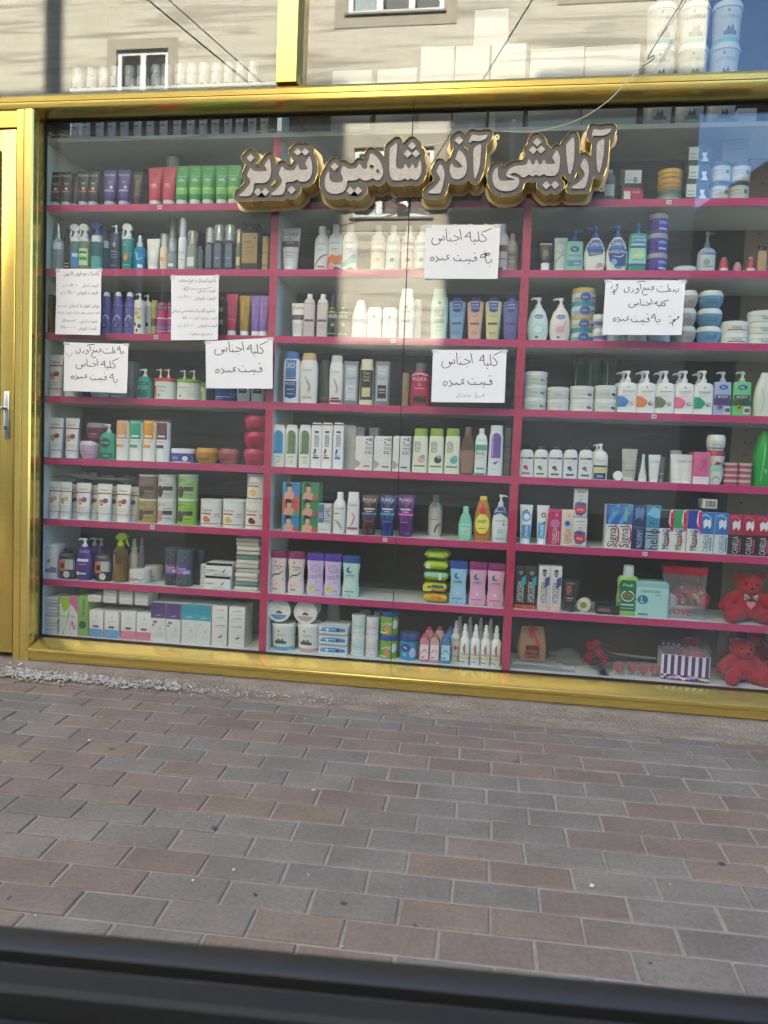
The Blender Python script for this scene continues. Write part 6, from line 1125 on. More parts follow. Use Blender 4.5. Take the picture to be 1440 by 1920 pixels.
MSK = 'b,0,.56,.74,1,%s;y,%s,.62,.7,.9,1,1,1,1,.5,.8,.5;y,e4e4de,.62,.72,.7,.98,.86,.98,.8,.6;e,.5,.5,.28,.12,4a6aa0;e,.4,.5,.1,.07,c8d8e8;t,Misvak,.45,.26,.5,2a2426,.42,90;s,b83a48,.1,.6,.1,.7,.25,.6,.42;b,.74,.66,.84,.96,c02a58'
for px, c, e, l in ((1245, '26262a', 'b82a50', 'black'), (1271.5, '3a9a6a', 'c83a58', 'green'), (1297, '2a3a9a', 'c02a80', 'blue')):
    P(2, 6, px, 25.5, 957, 'box', 'toothpaste_box', 'white carton with %s top and sideways script' % l, 'd9d8d0', MSK % (c, e), 'box', d=.05, grp='white cartons with sideways script')
CB = 'b,0,.49,1,1,%s;y,%s,.3,.6,.24,.78,.42,.84,.6,.8,.76,.86,.8,.7,.7,.58,.56,.68;s,%s,.12,.1,.9,.4,.94,.8,.86;s,%s,.08,.3,.6,.5,.55,.8,.62;t,CANELLA,.5,.24,.42,%s,.42,90;b,.78,.06,.88,.4,%s;b,0,.475,1,.5,%s'
P(2, 6, [1322, 1348], 25.5, 961, 'box', 'toothpaste_box', 'white and blue whitening carton', 'd0d8d8', CB % ('2a72b8', 'd8e4ec', '8ac0e0', '1f5a9a', '6a7a84', '3a8ac8', '1f5a9a'), 'box', d=.05, grp='blue whitening cartons')
P(2, 6, [1373.5, 1400, 1427], 26, 964, 'box', 'toothpaste_box', 'black and red whitening carton', '241f22', CB % ('a81c40', 'e0d8dc', 'c84a68', '8a1430', 'c8c4c4', 'b83a60', '3a2a30'), 'box', d=.05, grp='black and red whitening cartons')
o_ = P(2, 6, 1325, 26, 1020, 'box', 'toothpaste_box', 'small white carton with barcode on the blue cartons', 'c9cac6', 'b,.2,.15,.9,.85,b8bab8;b,.25,.2,.32,.8,444;b,.4,.2,.44,.8,444;b,.5,.2,.6,.8,444;b,.66,.2,.7,.8,444;b,.76,.2,.84,.8,444', 'box', d=.09); o_.location.z += .1725
# seventh pink shelf
HM = 't,HYDRODERM,.5,.4,.6,%s,.46,90;e,.5,.84,.2,.2,8a8480;e,.5,.9,.2,.1,2a2624;e,.5,.78,.12,.07,4a4442;y,%s,.56,.5,.56,.72,.96,.78,.96,.58;b,0,0,.96,.1,%s;t,MEN,.48,.05,.06,%s,.8;b,.76,.14,.8,.5,%s'
P(2, 7, [975, 996], 20.5, 1060, 'box', 'shaving_cream_box', 'black carton with a mans face and teal corner', '222022', HM % ('d8d4d0', '3a9aa8', 'c8582c', '2a1a16', 'aaa'), 'box', d=.05)
P(2, 7, [1018, 1040.5], 21, 1061, 'box', 'shaving_cream_box', 'white carton with a mans face and violet corner', 'd4d0cc', HM % ('4a4446', '4a4a94', 'd8a09a', 'f0e0dc', '999'), 'box', d=.05)
P(2, 7, 1069, 33, 1088, 'tube', 'shaving_gel_tube', 'black tube with orange sideways word', '26262a 2c2c30', 't,MEN,.42,.62,.3,d8583a,.3,90;t,HYDRO,.5,.86,.06,aaa,.7;b,.3,.3,.65,.34,9aa;b,.3,.22,.6,.25,c85a3a', 'tube', ch=.16, q=.62)
r = empty('cream_pot', (solve_x(1095, .06, ZR[7] + .02), .06, ZR[7] + .0285), 'round pot on its side with gold centre, seventh pink shelf', 'pot')
b = MB(); b.loft([[(R_ * math.cos(t * PI / 12), y, R_ * math.sin(t * PI / 12)) for t in range(24)] for y, R_ in ((.035, .025), (.003, .027), (.0, .028))], 'b4ac98'); b.build('body', r)
b = MB(); b.loft([[(R_ * math.cos(t * PI / 12), y, R_ * math.sin(t * PI / 12)) for t in range(24)] for y, R_ in ((-.0005, .028), (-.012, .028), (-.014, .025))], 'c9c4b4'); b.add([(.013 * math.cos(t * PI / 8), -.0146, .013 * math.sin(t * PI / 8)) for t in range(16)], [tuple(range(16))], 'c:9a8640'); b.build('lid', r); r.rotation_euler.z = -.25
P(2, 7, 1140, 42, 1136, 'box', 'palette_case', 'flat black case with brown top lying down', '211d1d', 'b,.05,.3,.6,.7,6a5a50', 'box', d=.1)
P(2, 7, 1175.5, 40, 1061, 'mw', 'mouthwash_bottle', 'clear green mouthwash bottle with clear cap', '8fb860 c0ccc8', 'y,1a6a4a,.1,.12,.04,.3,.14,.5,.08,.76,.2,.9,.8,.9,.92,.76,.86,.5,.96,.3,.9,.12;e,.5,.5,.3,.26,d0e0d0;e,.5,.5,.26,.22,1f7a54;b,.24,.48,.78,.54,c03a3a;t,Fresh,.5,.78,.08,d0e8d8,.6;b,.2,.26,.8,.3,b0c8c0;b,.2,.18,.8,.2,8ab8a0', 'bottle', n=3.2)
P(2, 7, 1221, 58, 1093, 'box', 'glove_box', 'mint carton of gloves with round size mark', 'a9d2cc', 'b,0,.86,1,1,8cbcc0;t,DERMAGRIP,.46,.75,.085,1f4a58,.62;e,.22,.5,.17,.15,2a7a94;t,L,.22,.5,.17,eef4f4,.2;b,.1,.05,.4,.1,2a7a94;b,.6,.64,.8,.66,4a8a94', 'box', d=.12, side_col='b4d8d4')
# ============================================================ gifts on the lower right shelves
def plush_mesh():
    """one continuous seated bear, 0.20 m tall, facing -Y"""
    bm = bmesh.new()
    def ball(x, y, z, a, b_, c, rot=None):
        m = Matrix.Translation((x, y, z)) @ (rot if rot is not None else Matrix.Identity(4)) @ Matrix.Diagonal((a, b_, c, 1))
        bmesh.ops.create_icosphere(bm, subdivisions=3, radius=1, matrix=m)
    ball(0, 0, .06, .058, .05, .06); ball(0, -.012, .05, .054, .048, .046)
    ball(0, -.008, .142, .052, .046, .046); ball(0, -.047, .13, .027, .02, .021); ball(0, 0, .105, .044, .036, .03)
    for s in (-1, 1):
        ball(s * .044, .0, .178, .02, .012, .02)
        ry = Matrix.Rotation(s * -.75, 4, 'Y'); ball(s * .062, -.014, .082, .025, .026, .046, ry)
        ball(s * .088, -.026, .056, .025, .026, .026)
        rl = Matrix.Rotation(s * .45, 4, 'Z'); ball(s * .05, -.058, .03, .031, .055, .03, rl)
        ball(s * .072, -.1, .036, .033, .022, .038, rl)
    me = bpy.data.meshes.new('plush'); bm.to_mesh(me); bm.free()
    o = bpy.data.objects.new('plush', me); COL.objects.link(o)
    md = o.modifiers.new('r', 'REMESH'); md.mode = 'VOXEL'; md.voxel_size = .0042; md.use_smooth_shade = True
    sm = o.modifiers.new('s', 'SMOOTH'); sm.factor = .6; sm.iterations = 4
    bpy.context.view_layer.update()
    out = bpy.data.meshes.new_from_object(o.evaluated_get(bpy.context.evaluated_depsgraph_get()))
    bpy.data.objects.remove(o)
    rnd = random.Random(2)
    for v in out.vertices:
        n = noise.noise(v.co * 210) * .0005 + noise.noise(v.co * 45) * .0008; v.co += v.normal * n
    out.materials.clear(); out.materials.append(mat('a3122b', 'f')); return out
PLUSH = plush_mesh()
def teddy(px, y, z, s, label, rz=0, extras=True, parent=None):
    X = solve_x(px, y, z + .08); r = empty('teddy_bear', (X, y, z), label, 'teddy bear', 'red teddy bears', rz)
    put('body', PLUSH, r)
    b = MB()
    for sx in (-1, 1):
        bm = bmesh.new(); bmesh.ops.create_icosphere(bm, subdivisions=2, radius=.0046, matrix=Matrix.Translation((sx * .019, -.052, .152))); b.bm(bm, 'g:14100f', True)
    b.build('eyes', r)
    b = MB(); bm = bmesh.new(); bmesh.ops.create_icosphere(bm, subdivisions=2, radius=1, matrix=Matrix.Translation((0, -.068, .137)) @ Matrix.Diagonal((.0075, .005, .0055, 1))); b.bm(bm, 'g:2a0c10', True); b.build('nose', r)
    if extras:
        b = MB()
        for sx in (-1, 1):
            b.loft([[(sx * (.004 + t * .02), -.059 - .004 * math.sin(a), .101 + (.004 + t * .009) * math.cos(a)) for a in [k * PI / 4 for k in range(8)]] for t in (0, .5, 1.0)], 'f:c8c0bc')
            for q in range(3): b.box(sx * (.009 + q * .006) - .001, sx * (.009 + q * .006) + .001, -.0655, -.0645, .094, .108, 'f:3a2a2c')
        bm = bmesh.new(); bmesh.ops.create_icosphere(bm, subdivisions=2, radius=.006, matrix=Matrix.Translation((0, -.063, .101))); b.bm(bm, 'f:5a4446', True)
        b.build('bow', r)
        h = [(0, -.018), (.016, 0), (.015, .010), (.008, .013), (0, .008), (-.008, .013), (-.015, .010), (-.016, 0)]
        b = MB(); b.add([(x, -.0665 + .25 * abs(x), .073 + zz) for x, zz in h] + [(x, -.0605 + .25 * abs(x), .073 + zz) for x, zz in h], [tuple(range(8))] + [(i, (i + 1) % 8, 8 + (i + 1) % 8, 8 + i) for i in range(8)], 'f:d88a98'); b.build('heart_patch', r)
    r.scale = (s, s, s); return r
z7, z8 = ZR[7], ZR[8]
teddy(1402, .1, z7 + .001, .98, 'red plush bear with checked bow and pink heart, seventh pink shelf at the right end', -.1)
teddy(1388, .115, z8 + .001, .9, 'red plush bear sitting in front of another one, bottom shelf at the right end', .12, False)
teddy(1404, .24, z8 + .02, .98, 'red plush bear half hidden behind the front one, bottom shelf', -.1, False)
teddy(1296, .165, z7 + .034, .68, 'small red plush bear inside the clear LOVE gift box', -.3, False)
teddy(1294, .185, z8 + .03, .62, 'small red plush bear sitting in the striped gift box', .1, False)
# clear gift box with red lid and silver LOVE plinth
X0, X1 = solve_x(1254, .03, z7), solve_x(1322, .03, z7)
r = empty('gift_box', ((X0 + X1) / 2, .13, z7 + .001), 'clear gift box with red lid and silver base reading LOVE', 'gift box', rz=-.16)
hw = (X1 - X0) / 2 + .012; d = .075
b = MB(); b.box(-hw, hw, -d, d, 0, .048, 'm:b8bcbe', .0015); b.build('base', r)
b = MB(); V, F, W = text_mesh('LOVE'); b.add([(q[0] * .026 * .98 - .01, -d - .0006, .023 + q[1] * .026) for q in V], F, 'c:b01a34'); b.build('lettering', r)
b = MB(); b.box(-hw, hw, -d, -d + .0015, .0485, .172, 'v:e6dcdc'); b.box(hw - .0015, hw, -d + .002, d - .002, .0485, .172, 'v:e6dcdc'); b.box(-hw, -hw + .0015, -d + .002, d - .002, .0485, .172, 'v:e6dcdc'); b.build('clear_walls', r)
b = MB(); b.box(-hw - .003, hw + .003, -d - .003, d + .003, .1725, .203, 'b81c38', .003); b.build('lid', r)
b = MB(); rnd = random.Random(8)
for k in range(16):
    bm = bmesh.new(); c_ = Vector((rnd.uniform(-.02, hw - .01), rnd.uniform(-.06, -.03), .055 + rnd.uniform(0, .06)))
    bmesh.ops.create_icosphere(bm, subdivisions=1, radius=rnd.uniform(.006, .012), matrix=Matrix.Translation(c_) @ Matrix.Diagonal((1, .7, rnd.uniform(.6, 1.3), 1)))
    b.bm(bm, rnd.choice(['b8283c', 'c84a50', 'a8906a', 'd0b8a8', '8c1428']), False)
b.build('sweets', r)
# crumpled clear bag in front of the gloves
def crumple(name, px, y, z, sx, sy, sz, m, label, cat, seed, amp=.25):
    bm = bmesh.new(); bmesh.ops.create_icosphere(bm, subdivisions=4, radius=1)
    for v in bm.verts:
        p = v.co.copy(); n = sum(abs(noise.noise(p * f + Vector((seed, f, 0)))) / f * 2.2 for f in (1.6, 3.4, 7.0)); v.co = p * (1 - amp + amp * 1.6 * n)
        v.co = Vector((v.co.x * sx, v.co.y * sy, max(-sz, v.co.z * sz)))
    b = MB(); b.bm(bm, m, False); o = b.build(name, None, (solve_x(px, y, z + sz), y, z + sz)); tag(o, label, cat); return o
crumple('plastic_bag', 1231, .05, z7 + .0, .075, .024, .062, 'h:d0d4d0', 'crumpled clear plastic bag in front of the mint glove carton', 'bag', 3, .35)
# kraft sweet bag with red ribbon
X = solve_x(996, .1, z8 + .06); r = empty('gift_bag', (X, .09, z8 + .032), 'brown paper gift bag tied with a red ribbon', 'gift bag', rz=.1)
b = MB(); b.loft([ring(0, .054, .03, 5), ring(.045, .057, .031, 5), ring(.09, .052, .02, 5), ring(.128, .046, .004, 6), ring(.133, .045, .003, 6)], 'c:94714e'); b.build('body', r)
b = MB(); b.add([(-.028, -.0322, .014), (.028, -.0322, .014), (.028, -.0318, .062), (-.028, -.0318, .062)], [(0, 1, 2, 3)], 't:7a4030')
rnd = random.Random(4)
for k in range(9):
    bm = bmesh.new(); bmesh.ops.create_icosphere(bm, subdivisions=2, radius=.0085, matrix=Matrix.Translation((-.024 + .012 * (k % 5), -.029, .016 + .016 * (k // 5) + rnd.uniform(0, .006)))); b.bm(bm, '7c3a28', True)
b.build('window', r)
b = MB(); b.tube([(0, -.012, .122), (-.006, -.018, .138), (-.002, -.02, .148)], [.003, .006, .002], 'f:c02038', 6); b.tube([(0, -.013, .122), (.01, -.02, .095), (.022, -.036, .07), (.03, -.038, .05)], [.004, .005, .006, .003], 'f:c02038', 6); b.tube([(0, -.014, .122), (-.012, -.018, .11), (-.006, -.028, .09)], [.004, .006, .003], 'f:c02038', 6); b.tube([(-.02, -.012, .121), (.02, -.012, .124)], .004, 'f:c02038', 6); b.build('ribbon', r)
# clear rose box lying down
Xa, Xb = solve_x(958, .04, z8), solve_x(1078, .04, z8)
r = empty('rose_box', ((Xa + Xb) / 2, .08, z8 + .001), 'long clear box with a wrapped rose, under the paper gift bag', 'gift box')
hw = (Xb - Xa) / 2; b = MB(); b.box(-hw, hw, -.05, .05, 0, .0015, 'v:b8b4b0'); b.box(-hw, hw, -.05, -.0485, .002, .03, 'v:c8c6c4'); b.box(-hw, hw, -.048, .05, .0295, .031, 'v:c0bcba'); b.build('case', r)
b = MB(); b.tube([(-hw + .01, -.02, .017), (0, -.025, .015), (hw - .05, -.03, .013)], [.009, .006, .005], 't:d0ccca', 8); b.tube([(-hw + .01, -.02, .018), (-hw + .05, -.022, .017)], [.008, .004], 'f:b03a4a', 8); b.tube([(hw - .06, -.03, .013), (hw - .02, -.034, .013), (hw - .005, -.034, .018)], [.003, .007, .012], 't:e0e0de', 8); b.build('rose', r)
crumple('cellophane', 1062, .17, z8, .06, .05, .03, 'h:9a9a96', 'dull sheet of cellophane behind the long clear rose box', 'cellophane', 9, .3)
# bouquet lying on its side: red roses in black paper, silver ribbon
X = solve_x(1120, .1, z8 + .05); r = empty('rose_bouquet', (X, .11, z8 + .03), 'red rose bouquet in black paper lying on the bottom shelf', 'bouquet')
b = MB(); b.loft([[(x + .0, .045 * s_ * math.cos(t * PI / 8) * 1.0, .03 + zc + .042 * s_ * math.sin(t * PI / 8)) for t in range(16)] for x, s_, zc in ((-.03, 1.0, .0), (.0, .95, .004), (.04, .6, .0), (.085, .25, -.004), (.2, .1, -.008))], '2b2729'); b.build('wrapping', r)
b = MB(); rnd = random.Random(6)
def rose(b, c, R, m, F=Vector((-.72, -.62, .3))):
    c = Vector(c); F = F.normalized(); U = F.cross(Vector((0, 0, 1))).normalized(); V_ = F.cross(U).normalized()
    for k in range(15):
        a = k * 2.4; rr = R * (.12 + .88 * k / 14); w_ = R * .7
        d_ = (U * math.cos(a) + V_ * math.sin(a)); t_ = d_.cross(F).normalized(); p = c + d_ * rr * .35 - F * rr * .5
        q = p + d_ * rr * .5 + F * (w_ * (1.1 - .55 * k / 14)); n_ = w_ * .62
        b.add([p - t_ * n_ * .7, p + t_ * n_ * .7, q + t_ * n_ - F * w_ * .15, q + t_ * n_ * .4 + d_ * w_ * .1, q - t_ * n_ * .4 + d_ * w_ * .1, q - t_ * n_ - F * w_ * .15], [(0, 1, 2, 5), (2, 3, 4, 5)], m, True)
for yy, zz, xx in ((-.03, .062, -.03), (.005, .07, -.03), (-.045, .03, -.03), (-.01, .02, -.04), (-.05, .055, 0), (-.02, .085, -.01), (-.055, .03, .02)): rose(b, (xx, yy, zz), .024, rnd.choice(['f:b8203c', 'f:b01a36', 'f:96142c']))
b.build('roses', r)
b = MB(); b.tube([(.05, -.02, .05), (.1, -.022, .046), (.16, -.02, .042), (.225, -.02, .04)], [.003, .004, .004, .004], 't:b0aeac', 8); b.tube([(.03, -.02, .08), (.07, -.03, .07), (.1, -.03, .055)], .0015, 'f:a01a30', 5); b.build('stem_sleeve', r)
X = solve_x(1131, .04, z8 + .02); r = empty('ribbon_bow', (X, .035, z8 + .002), 'spiky black and silver gift bow in front of the bouquet', 'bow')
b = MB(); rnd = random.Random(12)
for k in range(34):
    a = rnd.uniform(0, 2 * PI); e = rnd.uniform(.1, 1.2); L = rnd.uniform(.02, .04); u = Vector((math.cos(a) * math.cos(e), math.sin(a) * math.cos(e), math.sin(e))); s_ = u.cross(Vector((0, 0, 1))).normalized() * .006
    b.add([Vector((0, 0, .004)) - s_ * .5, Vector((0, 0, .004)) + s_ * .5, u * L * .6 + s_, u * L, u * L * .6 - s_], [(0, 1, 2, 3, 4)], rnd.choice(['g:2b2a2c', 'g:39383a', 'm:8a8a8c', 'g:1c1b1d']))
b.build('loops', r)
# red plush hearts in clear packets
h0 = None
for i, px in enumerate((1160, 1187, 1206, 1229)):
    X = solve_x(px, .06, z8 + .02); r = empty('plush_heart', (X, .06 + .012 * (i % 2), z8 + .001), 'small red plush heart in a clear packet, %s, bottom shelf right bay' % order(i, 4), 'heart', 'red plush hearts in packets', (-.2, .15, -.1, .2)[i])
    if h0 is None:
        bm = bmesh.new(); bmesh.ops.create_icosphere(bm, subdivisions=3, radius=1)
        for v in bm.verts:
            x, y, z = v.co; zz = z + .55 * abs(x) - .25; v.co = Vector((x * .02, y * .012, .028 + zz * .02)); v.co += Vector((noise.noise(v.co * 150), noise.noise(v.co * 170 + Vector((3, 1, 2))), noise.noise(v.co * 130))) * .003
        b = MB(); b.bm(bm, 'f:a8142c', True); o = b.build('heart', r); h0 = o.data
        b = MB(); b.box(-.023, .023, -.0135, -.0128, .0, .056, 'v:c8c4c2'); o = b.build('packet', r); p0 = o.data
    else: put('heart', h0, r); put('packet', p0, r)
# striped gift box
Xa, Xb = solve_x(1243, .03, z8), solve_x(1333, .03, z8); hw = (Xb - Xa) / 2
r = empty('gift_box', ((Xa + Xb) / 2, .11, z8 + .001), 'purple and white striped gift box with clear top', 'gift box', rz=-.1); d = .075
b = MB(); b.box(-hw, hw, -d, -d + .003, 0, .1, 'c:dcd8dc'); b.box(-hw, -hw + .003, -d + .0032, d, 0, .1, 'c:dcd8dc'); b.box(hw - .003, hw, -d + .0032, d, 0, .1, 'c:c8c4c8'); b.box(-hw + .0032, hw - .0032, d - .003, d, 0, .1, 'c:6a4a80'); b.box(-hw + .0032, hw - .0032, -d + .0032, d - .0032, 0, .003, 'c:5a3a70'); b.build('carton', r)
b = MB(); n = 7
for k in range(n): u = -hw + (k + .35) * 2 * hw / n; b.box(u, u + hw / n * 1.05, -d - .0008, -d - .0002, .022, .0995, 'c:4a2468')
rnd = random.Random(3); b.box(-hw, hw, -d - .0006, -d - .0001, .0, .022, 'c:3a2050')
for k in range(18):
    x = -hw + .006 + k * (2 * hw - .012) / 17; zz = .012 + rnd.uniform(-.006, .008); R_ = rnd.uniform(.005, .008); c_ = rnd.choice(['c:e8e0e4', 'c:e0a0c0', 'c:e8d890', 'c:b890d0', 'c:d8c8d8', 'c:e0b0c8'])
    hh = [(0, -1.1), (1, .1), (.9, .7), (.4, .9), (0, .5), (-.4, .9), (-.9, .7), (-1, .1)]; b.add([(x + R_ * p, -d - .0012 - .0002 * k / 18, zz + R_ * q) for p, q in hh], [tuple(range(8))], c_)
b.build('stripe_print', r)
b = MB(); b.box(-hw, hw, -d, -d + .001, .1005, .132, 'v:d8d4d8'); b.box(-hw, -hw + .001, -d + .0012, d, .1005, .132, 'v:d8d4d8'); b.box(-hw, hw, -d + .0012, d, .1325, .1335, 'v:d0ccd0')
for k in range(4): b.box(-hw + .012 + k * .02, -hw + .022 + k * .02, d - .02, d - .019, .11, .12, 'c:d8d4d8')
b.build('clear_cover', r)
b = MB(); rnd = random.Random(21)
for k in range(12): 
    bm = bmesh.new(); bmesh.ops.create_icosphere(bm, subdivisions=2, radius=rnd.uniform(.012, .02), matrix=Matrix.Translation((rnd.uniform(-.0, hw - .02), rnd.uniform(-.05, -.01), .082 + rnd.uniform(0, .012)))); b.bm(bm, rnd.choice(['f:a8142c', 'f:8c1026', 'f:b8203a']), True)
b.build('filling', r)
# ============================================================ sign over the window, traced to its real size (1.5 m)
DI = lambda x, y, r_: [(x, y - r_), (x + r_, y), (x, y + r_), (x - r_, y)]
def T(ox, oy, s, polys): return [[(ox + x / s, oy + y / s) for x, y in p] for p in polys]
WORDS = [
 T(920, 225, 5.76, [
  [(1110,95),(1150,108),(1200,108),(1250,98),(1305,92),(1295,125),(1262,152),(1215,172),(1160,170),(1115,168),(1098,190),(1095,150)],
  [(1228,200),(1225,300),(1215,400),(1200,490),(1168,585),(1152,540),(1142,440),(1143,330),(1148,245),(1190,220)],
  [(1015,408),(1045,455),(1060,510),(1060,580),(1045,650),(1020,742),(870,742),(885,715),(940,685),(985,645),(1015,600),(1012,560),(968,505),(985,450)],
  [(893,178),(905,240),(905,330),(900,430),(885,530),(855,598),(838,560),(828,470),(815,360),(812,265),(850,228)],
  [(715,318),(742,375),(750,430),(745,510),(728,570),(700,600),(650,608),(600,602),(570,582),(525,615),(490,585),(450,615),(415,585),(375,618),(345,622),(322,605),(300,585),(255,570),(215,580),(208,600),(300,622),(312,660),(295,720),(240,760),(170,772),(100,765),(45,725),(22,670),(18,600),(35,545),(68,512),(82,530),(75,590),(95,650),(140,660),(250,650),(265,640),(165,615),(172,570),(210,520),(270,495),(360,490),(390,480),(408,425),(425,430),(440,478),(470,482),(490,422),(505,440),(520,480),(550,478),(570,425),(588,445),(595,478),(690,475),(695,450),(662,405),(690,360)],
  DI(502,240,47), DI(457,326,45), DI(544,320,45), DI(600,705,46), DI(695,702,46)]),
 T(780, 235, 8.47, [
  DI(683,243,68),
  [(895,145),(960,160),(1040,165),(1140,145),(1130,180),(1090,225),(1020,255),(940,250),(890,245),(862,280),(845,280),(848,235),(870,185)],
  [(1035,292),(1033,420),(1020,580),(1000,700),(970,790),(938,855),(920,800),(912,640),(912,480),(915,365),(965,325)],
  [(680,388),(730,425),(775,490),(800,560),(812,650),(800,740),(765,815),(700,855),(630,860),(575,835),(540,770),(535,700),(545,640),(572,600),(590,640),(620,672),(680,678),(735,665),(735,645),(700,600),(655,560),(620,540),(650,460)],
  [(380,610),(420,655),(445,710),(455,790),(440,900),(405,1040),(380,1085),(190,1082),(200,1050),(260,1015),(320,960),(385,870),(388,845),(322,735),(340,690)]]),
 T(595, 250, 6.545, [
  [(978,110),(980,200),(968,300),(968,430),(1040,438),(1060,420),(1078,370),(1098,395),(1112,432),(1140,425),(1165,370),(1185,395),(1195,432),(1225,425),(1240,370),(1262,325),(1280,400),(1278,480),(1250,550),(1205,580),(1160,560),(1150,545),(1110,582),(1075,550),(1040,580),(930,580),(895,530),(885,450),(885,320),(888,185),(930,150)],
  DI(1164,155,50), DI(1108,250,50), DI(1210,250,50),
  [(665,240),(730,290),(780,360),(805,440),(808,500),(780,560),(740,582),(700,565),(680,548),(650,570),(600,582),(550,575),(517,545),(480,575),(420,582),(365,580),(365,620),(350,680),(310,725),(240,745),(160,738),(110,700),(92,630),(95,560),(110,510),(138,462),(150,500),(150,560),(185,600),(250,605),(300,598),(320,570),(310,530),(285,485),(300,430),(325,395),(360,425),(400,440),(480,430),(495,400),(518,368),(540,400),(555,435),(600,440),(615,400),(610,370),(630,330),(640,270)],
  [(668 + 26 * math.cos(t * PI / 6), 412 + 26 * math.sin(t * PI / 6)) for t in range(12)], [(735,430),(765,470),(760,500),(720,475)],
  DI(212,410,50), DI(405,707,51), DI(500,705,51)]),
 T(435, 255, 8.0, [
  [(555,330),(580,400),(588,480),(585,570),(560,650),(520,695),(460,710),(330,705),(330,760),(310,840),(270,905),(110,905),(110,880),(170,840),(230,770),(280,700),(275,660),(225,590),(250,530),(280,470),(320,520),(380,535),(500,530),(525,520),(520,490),(485,440),(520,390)],
  DI(278,330,58), DI(388,840,60), DI(500,840,60),
  [(1160,295),(1190,370),(1205,450),(1203,550),(1170,640),(1120,680),(1060,690),(1010,680),(970,650),(930,680),(880,690),(810,690),(805,760),(780,850),(745,890),(580,888),(590,860),(650,820),(720,745),(755,680),(740,640),(700,575),(720,510),(750,450),(790,500),(840,520),(935,515),(960,470),(985,420),(1000,470),(1010,505),(1080,510),(1130,505),(1135,480),(1095,415),(1125,360)],
  DI(985,240,57), DI(1100,240,57), DI(895,812,62)])]
def smooth_poly(p):
    """round a traced outline gently (one corner-cutting step on long outlines)"""
    if len(p) < 10: return p
    q = []
    for i in range(len(p)):
        a, b = p[i], p[(i + 1) % len(p)]
        q += [(a[0] * .78 + b[0] * .22, a[1] * .78 + b[1] * .22), (a[0] * .22 + b[0] * .78, a[1] * .22 + b[1] * .78)]
    return q
def contours(polys, dist, step=1.0):
    """outlines at a distance round a set of polygons (marching squares on a distance field)"""
    A = np.array([a for p in polys for a in p]); B = np.array([b for p in polys for b in p[1:] + p[:1]])
    lo = A.min(0) - dist - 4; hi = A.max(0) + dist + 4
    nx, ny = int((hi[0] - lo[0]) / step) + 1, int((hi[1] - lo[1]) / step) + 1
    gx, gy = np.meshgrid(lo[0] + step * np.arange(nx), lo[1] + step * np.arange(ny), indexing='ij')
    P_ = np.stack([gx.ravel(), gy.ravel()], 1); D = np.full(len(P_), 1e9); IN = np.zeros(len(P_), bool)
    for a, b in zip(A, B):
        e = b - a; t = np.clip(((P_ - a) @ e) / max(1e-9, e @ e), 0, 1); D = np.minimum(D, ((P_ - a - t[:, None] * e) ** 2).sum(1))
    for p in polys:
        ins = np.zeros(len(P_), bool)
        for (ax, ay), (bx_, by) in zip(p, p[1:] + p[:1]):
            c = ((ay > P_[:, 1]) != (by > P_[:, 1])); c &= P_[:, 0] < (bx_ - ax) * (P_[:, 1] - ay) / ((by - ay) if by != ay else 1e-9) + ax; ins ^= c
        IN |= ins
    F = np.sqrt(D); F[IN] *= -1; F = (F - dist).reshape(nx, ny); seg = {}
    def cut(i, j, k, l):
        t = F[i, j] / (F[i, j] - F[k, l]); return (round(lo[0] + step * (i + t * (k - i)), 4), round(lo[1] + step * (j + t * (l - j)), 4))
    for i in range(nx - 1):
        for j in range(ny - 1):
            c = [(i, j), (i + 1, j), (i + 1, j + 1), (i, j + 1)]; s = [F[q] < 0 for q in c]
            if all(s) or not any(s): continue
            ent = []; ext = []
            for k in range(4):
                a, b = c[k], c[(k + 1) % 4]
                if s[k] and not s[(k + 1) % 4]: ext.append(cut(*a, *b))
                if not s[k] and s[(k + 1) % 4]: ent.append(cut(*a, *b))
            for a, b in zip(ext, ent): seg[a] = b
    out = []
    while seg:
        s0, cur = seg.popitem(); loop = [s0]
        while cur != s0 and cur in seg: loop.append(cur); cur = seg.pop(cur)
        if len(loop) > 12: out.append(loop[::2])
    return out
YF, YB = -.138, -.0545
def XZ(p, Y=YF): q = at(p[0], p[1], Y); return float(q[0]), float(q[2])
def fill(name, loops, y0, thick, m, parent):
    """flat plate with holes; loops of (x, z)"""
    c = bpy.data.curves.new('plate', 'CURVE'); c.dimensions = '2D'; c.fill_mode = 'BOTH'; c.extrude = thick / 2
    for lp in loops:
        s = c.splines.new('POLY'); s.points.add(len(lp) - 1); s.use_cyclic_u = True
        for q, (x, z) in zip(s.points, lp): q.co = (x, z, 0, 1)
    o = bpy.data.objects.new('plate', c); me = o.to_mesh()
    v = [(q.co.x, y0 - q.co.z, q.co.y) for q in me.vertices]; f = [tuple(p.vertices) for p in me.polygons]
    o.to_mesh_clear(); bpy.data.objects.remove(o); bpy.data.curves.remove(c)
    b = MB(); b.add(v, f, m); return b.build(name, parent)
def m_foil():
    m, nt, b = bsdf('silver_marbled_foil'); tc = N(nt, 'TexCoord')
    n = N(nt, 'TexNoise', Scale=85.0, Detail=5.0, Roughness=.7); n.inputs['Distortion'].default_value = 1.2; nt.links.new(tc.outputs['Object'], n.inputs['Vector'])
    r = ramp(nt, n.outputs[0], [(.28, '87817a'), (.52, 'a29b93'), (.78, 'b4ada5')]); nt.links.new(r.outputs[0], b.inputs['Base Color'])
    b.inputs['Metallic'].default_value = .25; b.inputs['Roughness'].default_value = .45; return m
FOIL = m_foil(); BOARD = m_noise('sign_board_grey', '544e48', '5c5650', 30.0, .6)
TRAY = m_noise('gold_sign_tray', 'd2b06c', 'dcbd7c', 6.0, .42); TRAY.node_tree.nodes['Principled BSDF'].inputs['Metallic'].default_value = .35
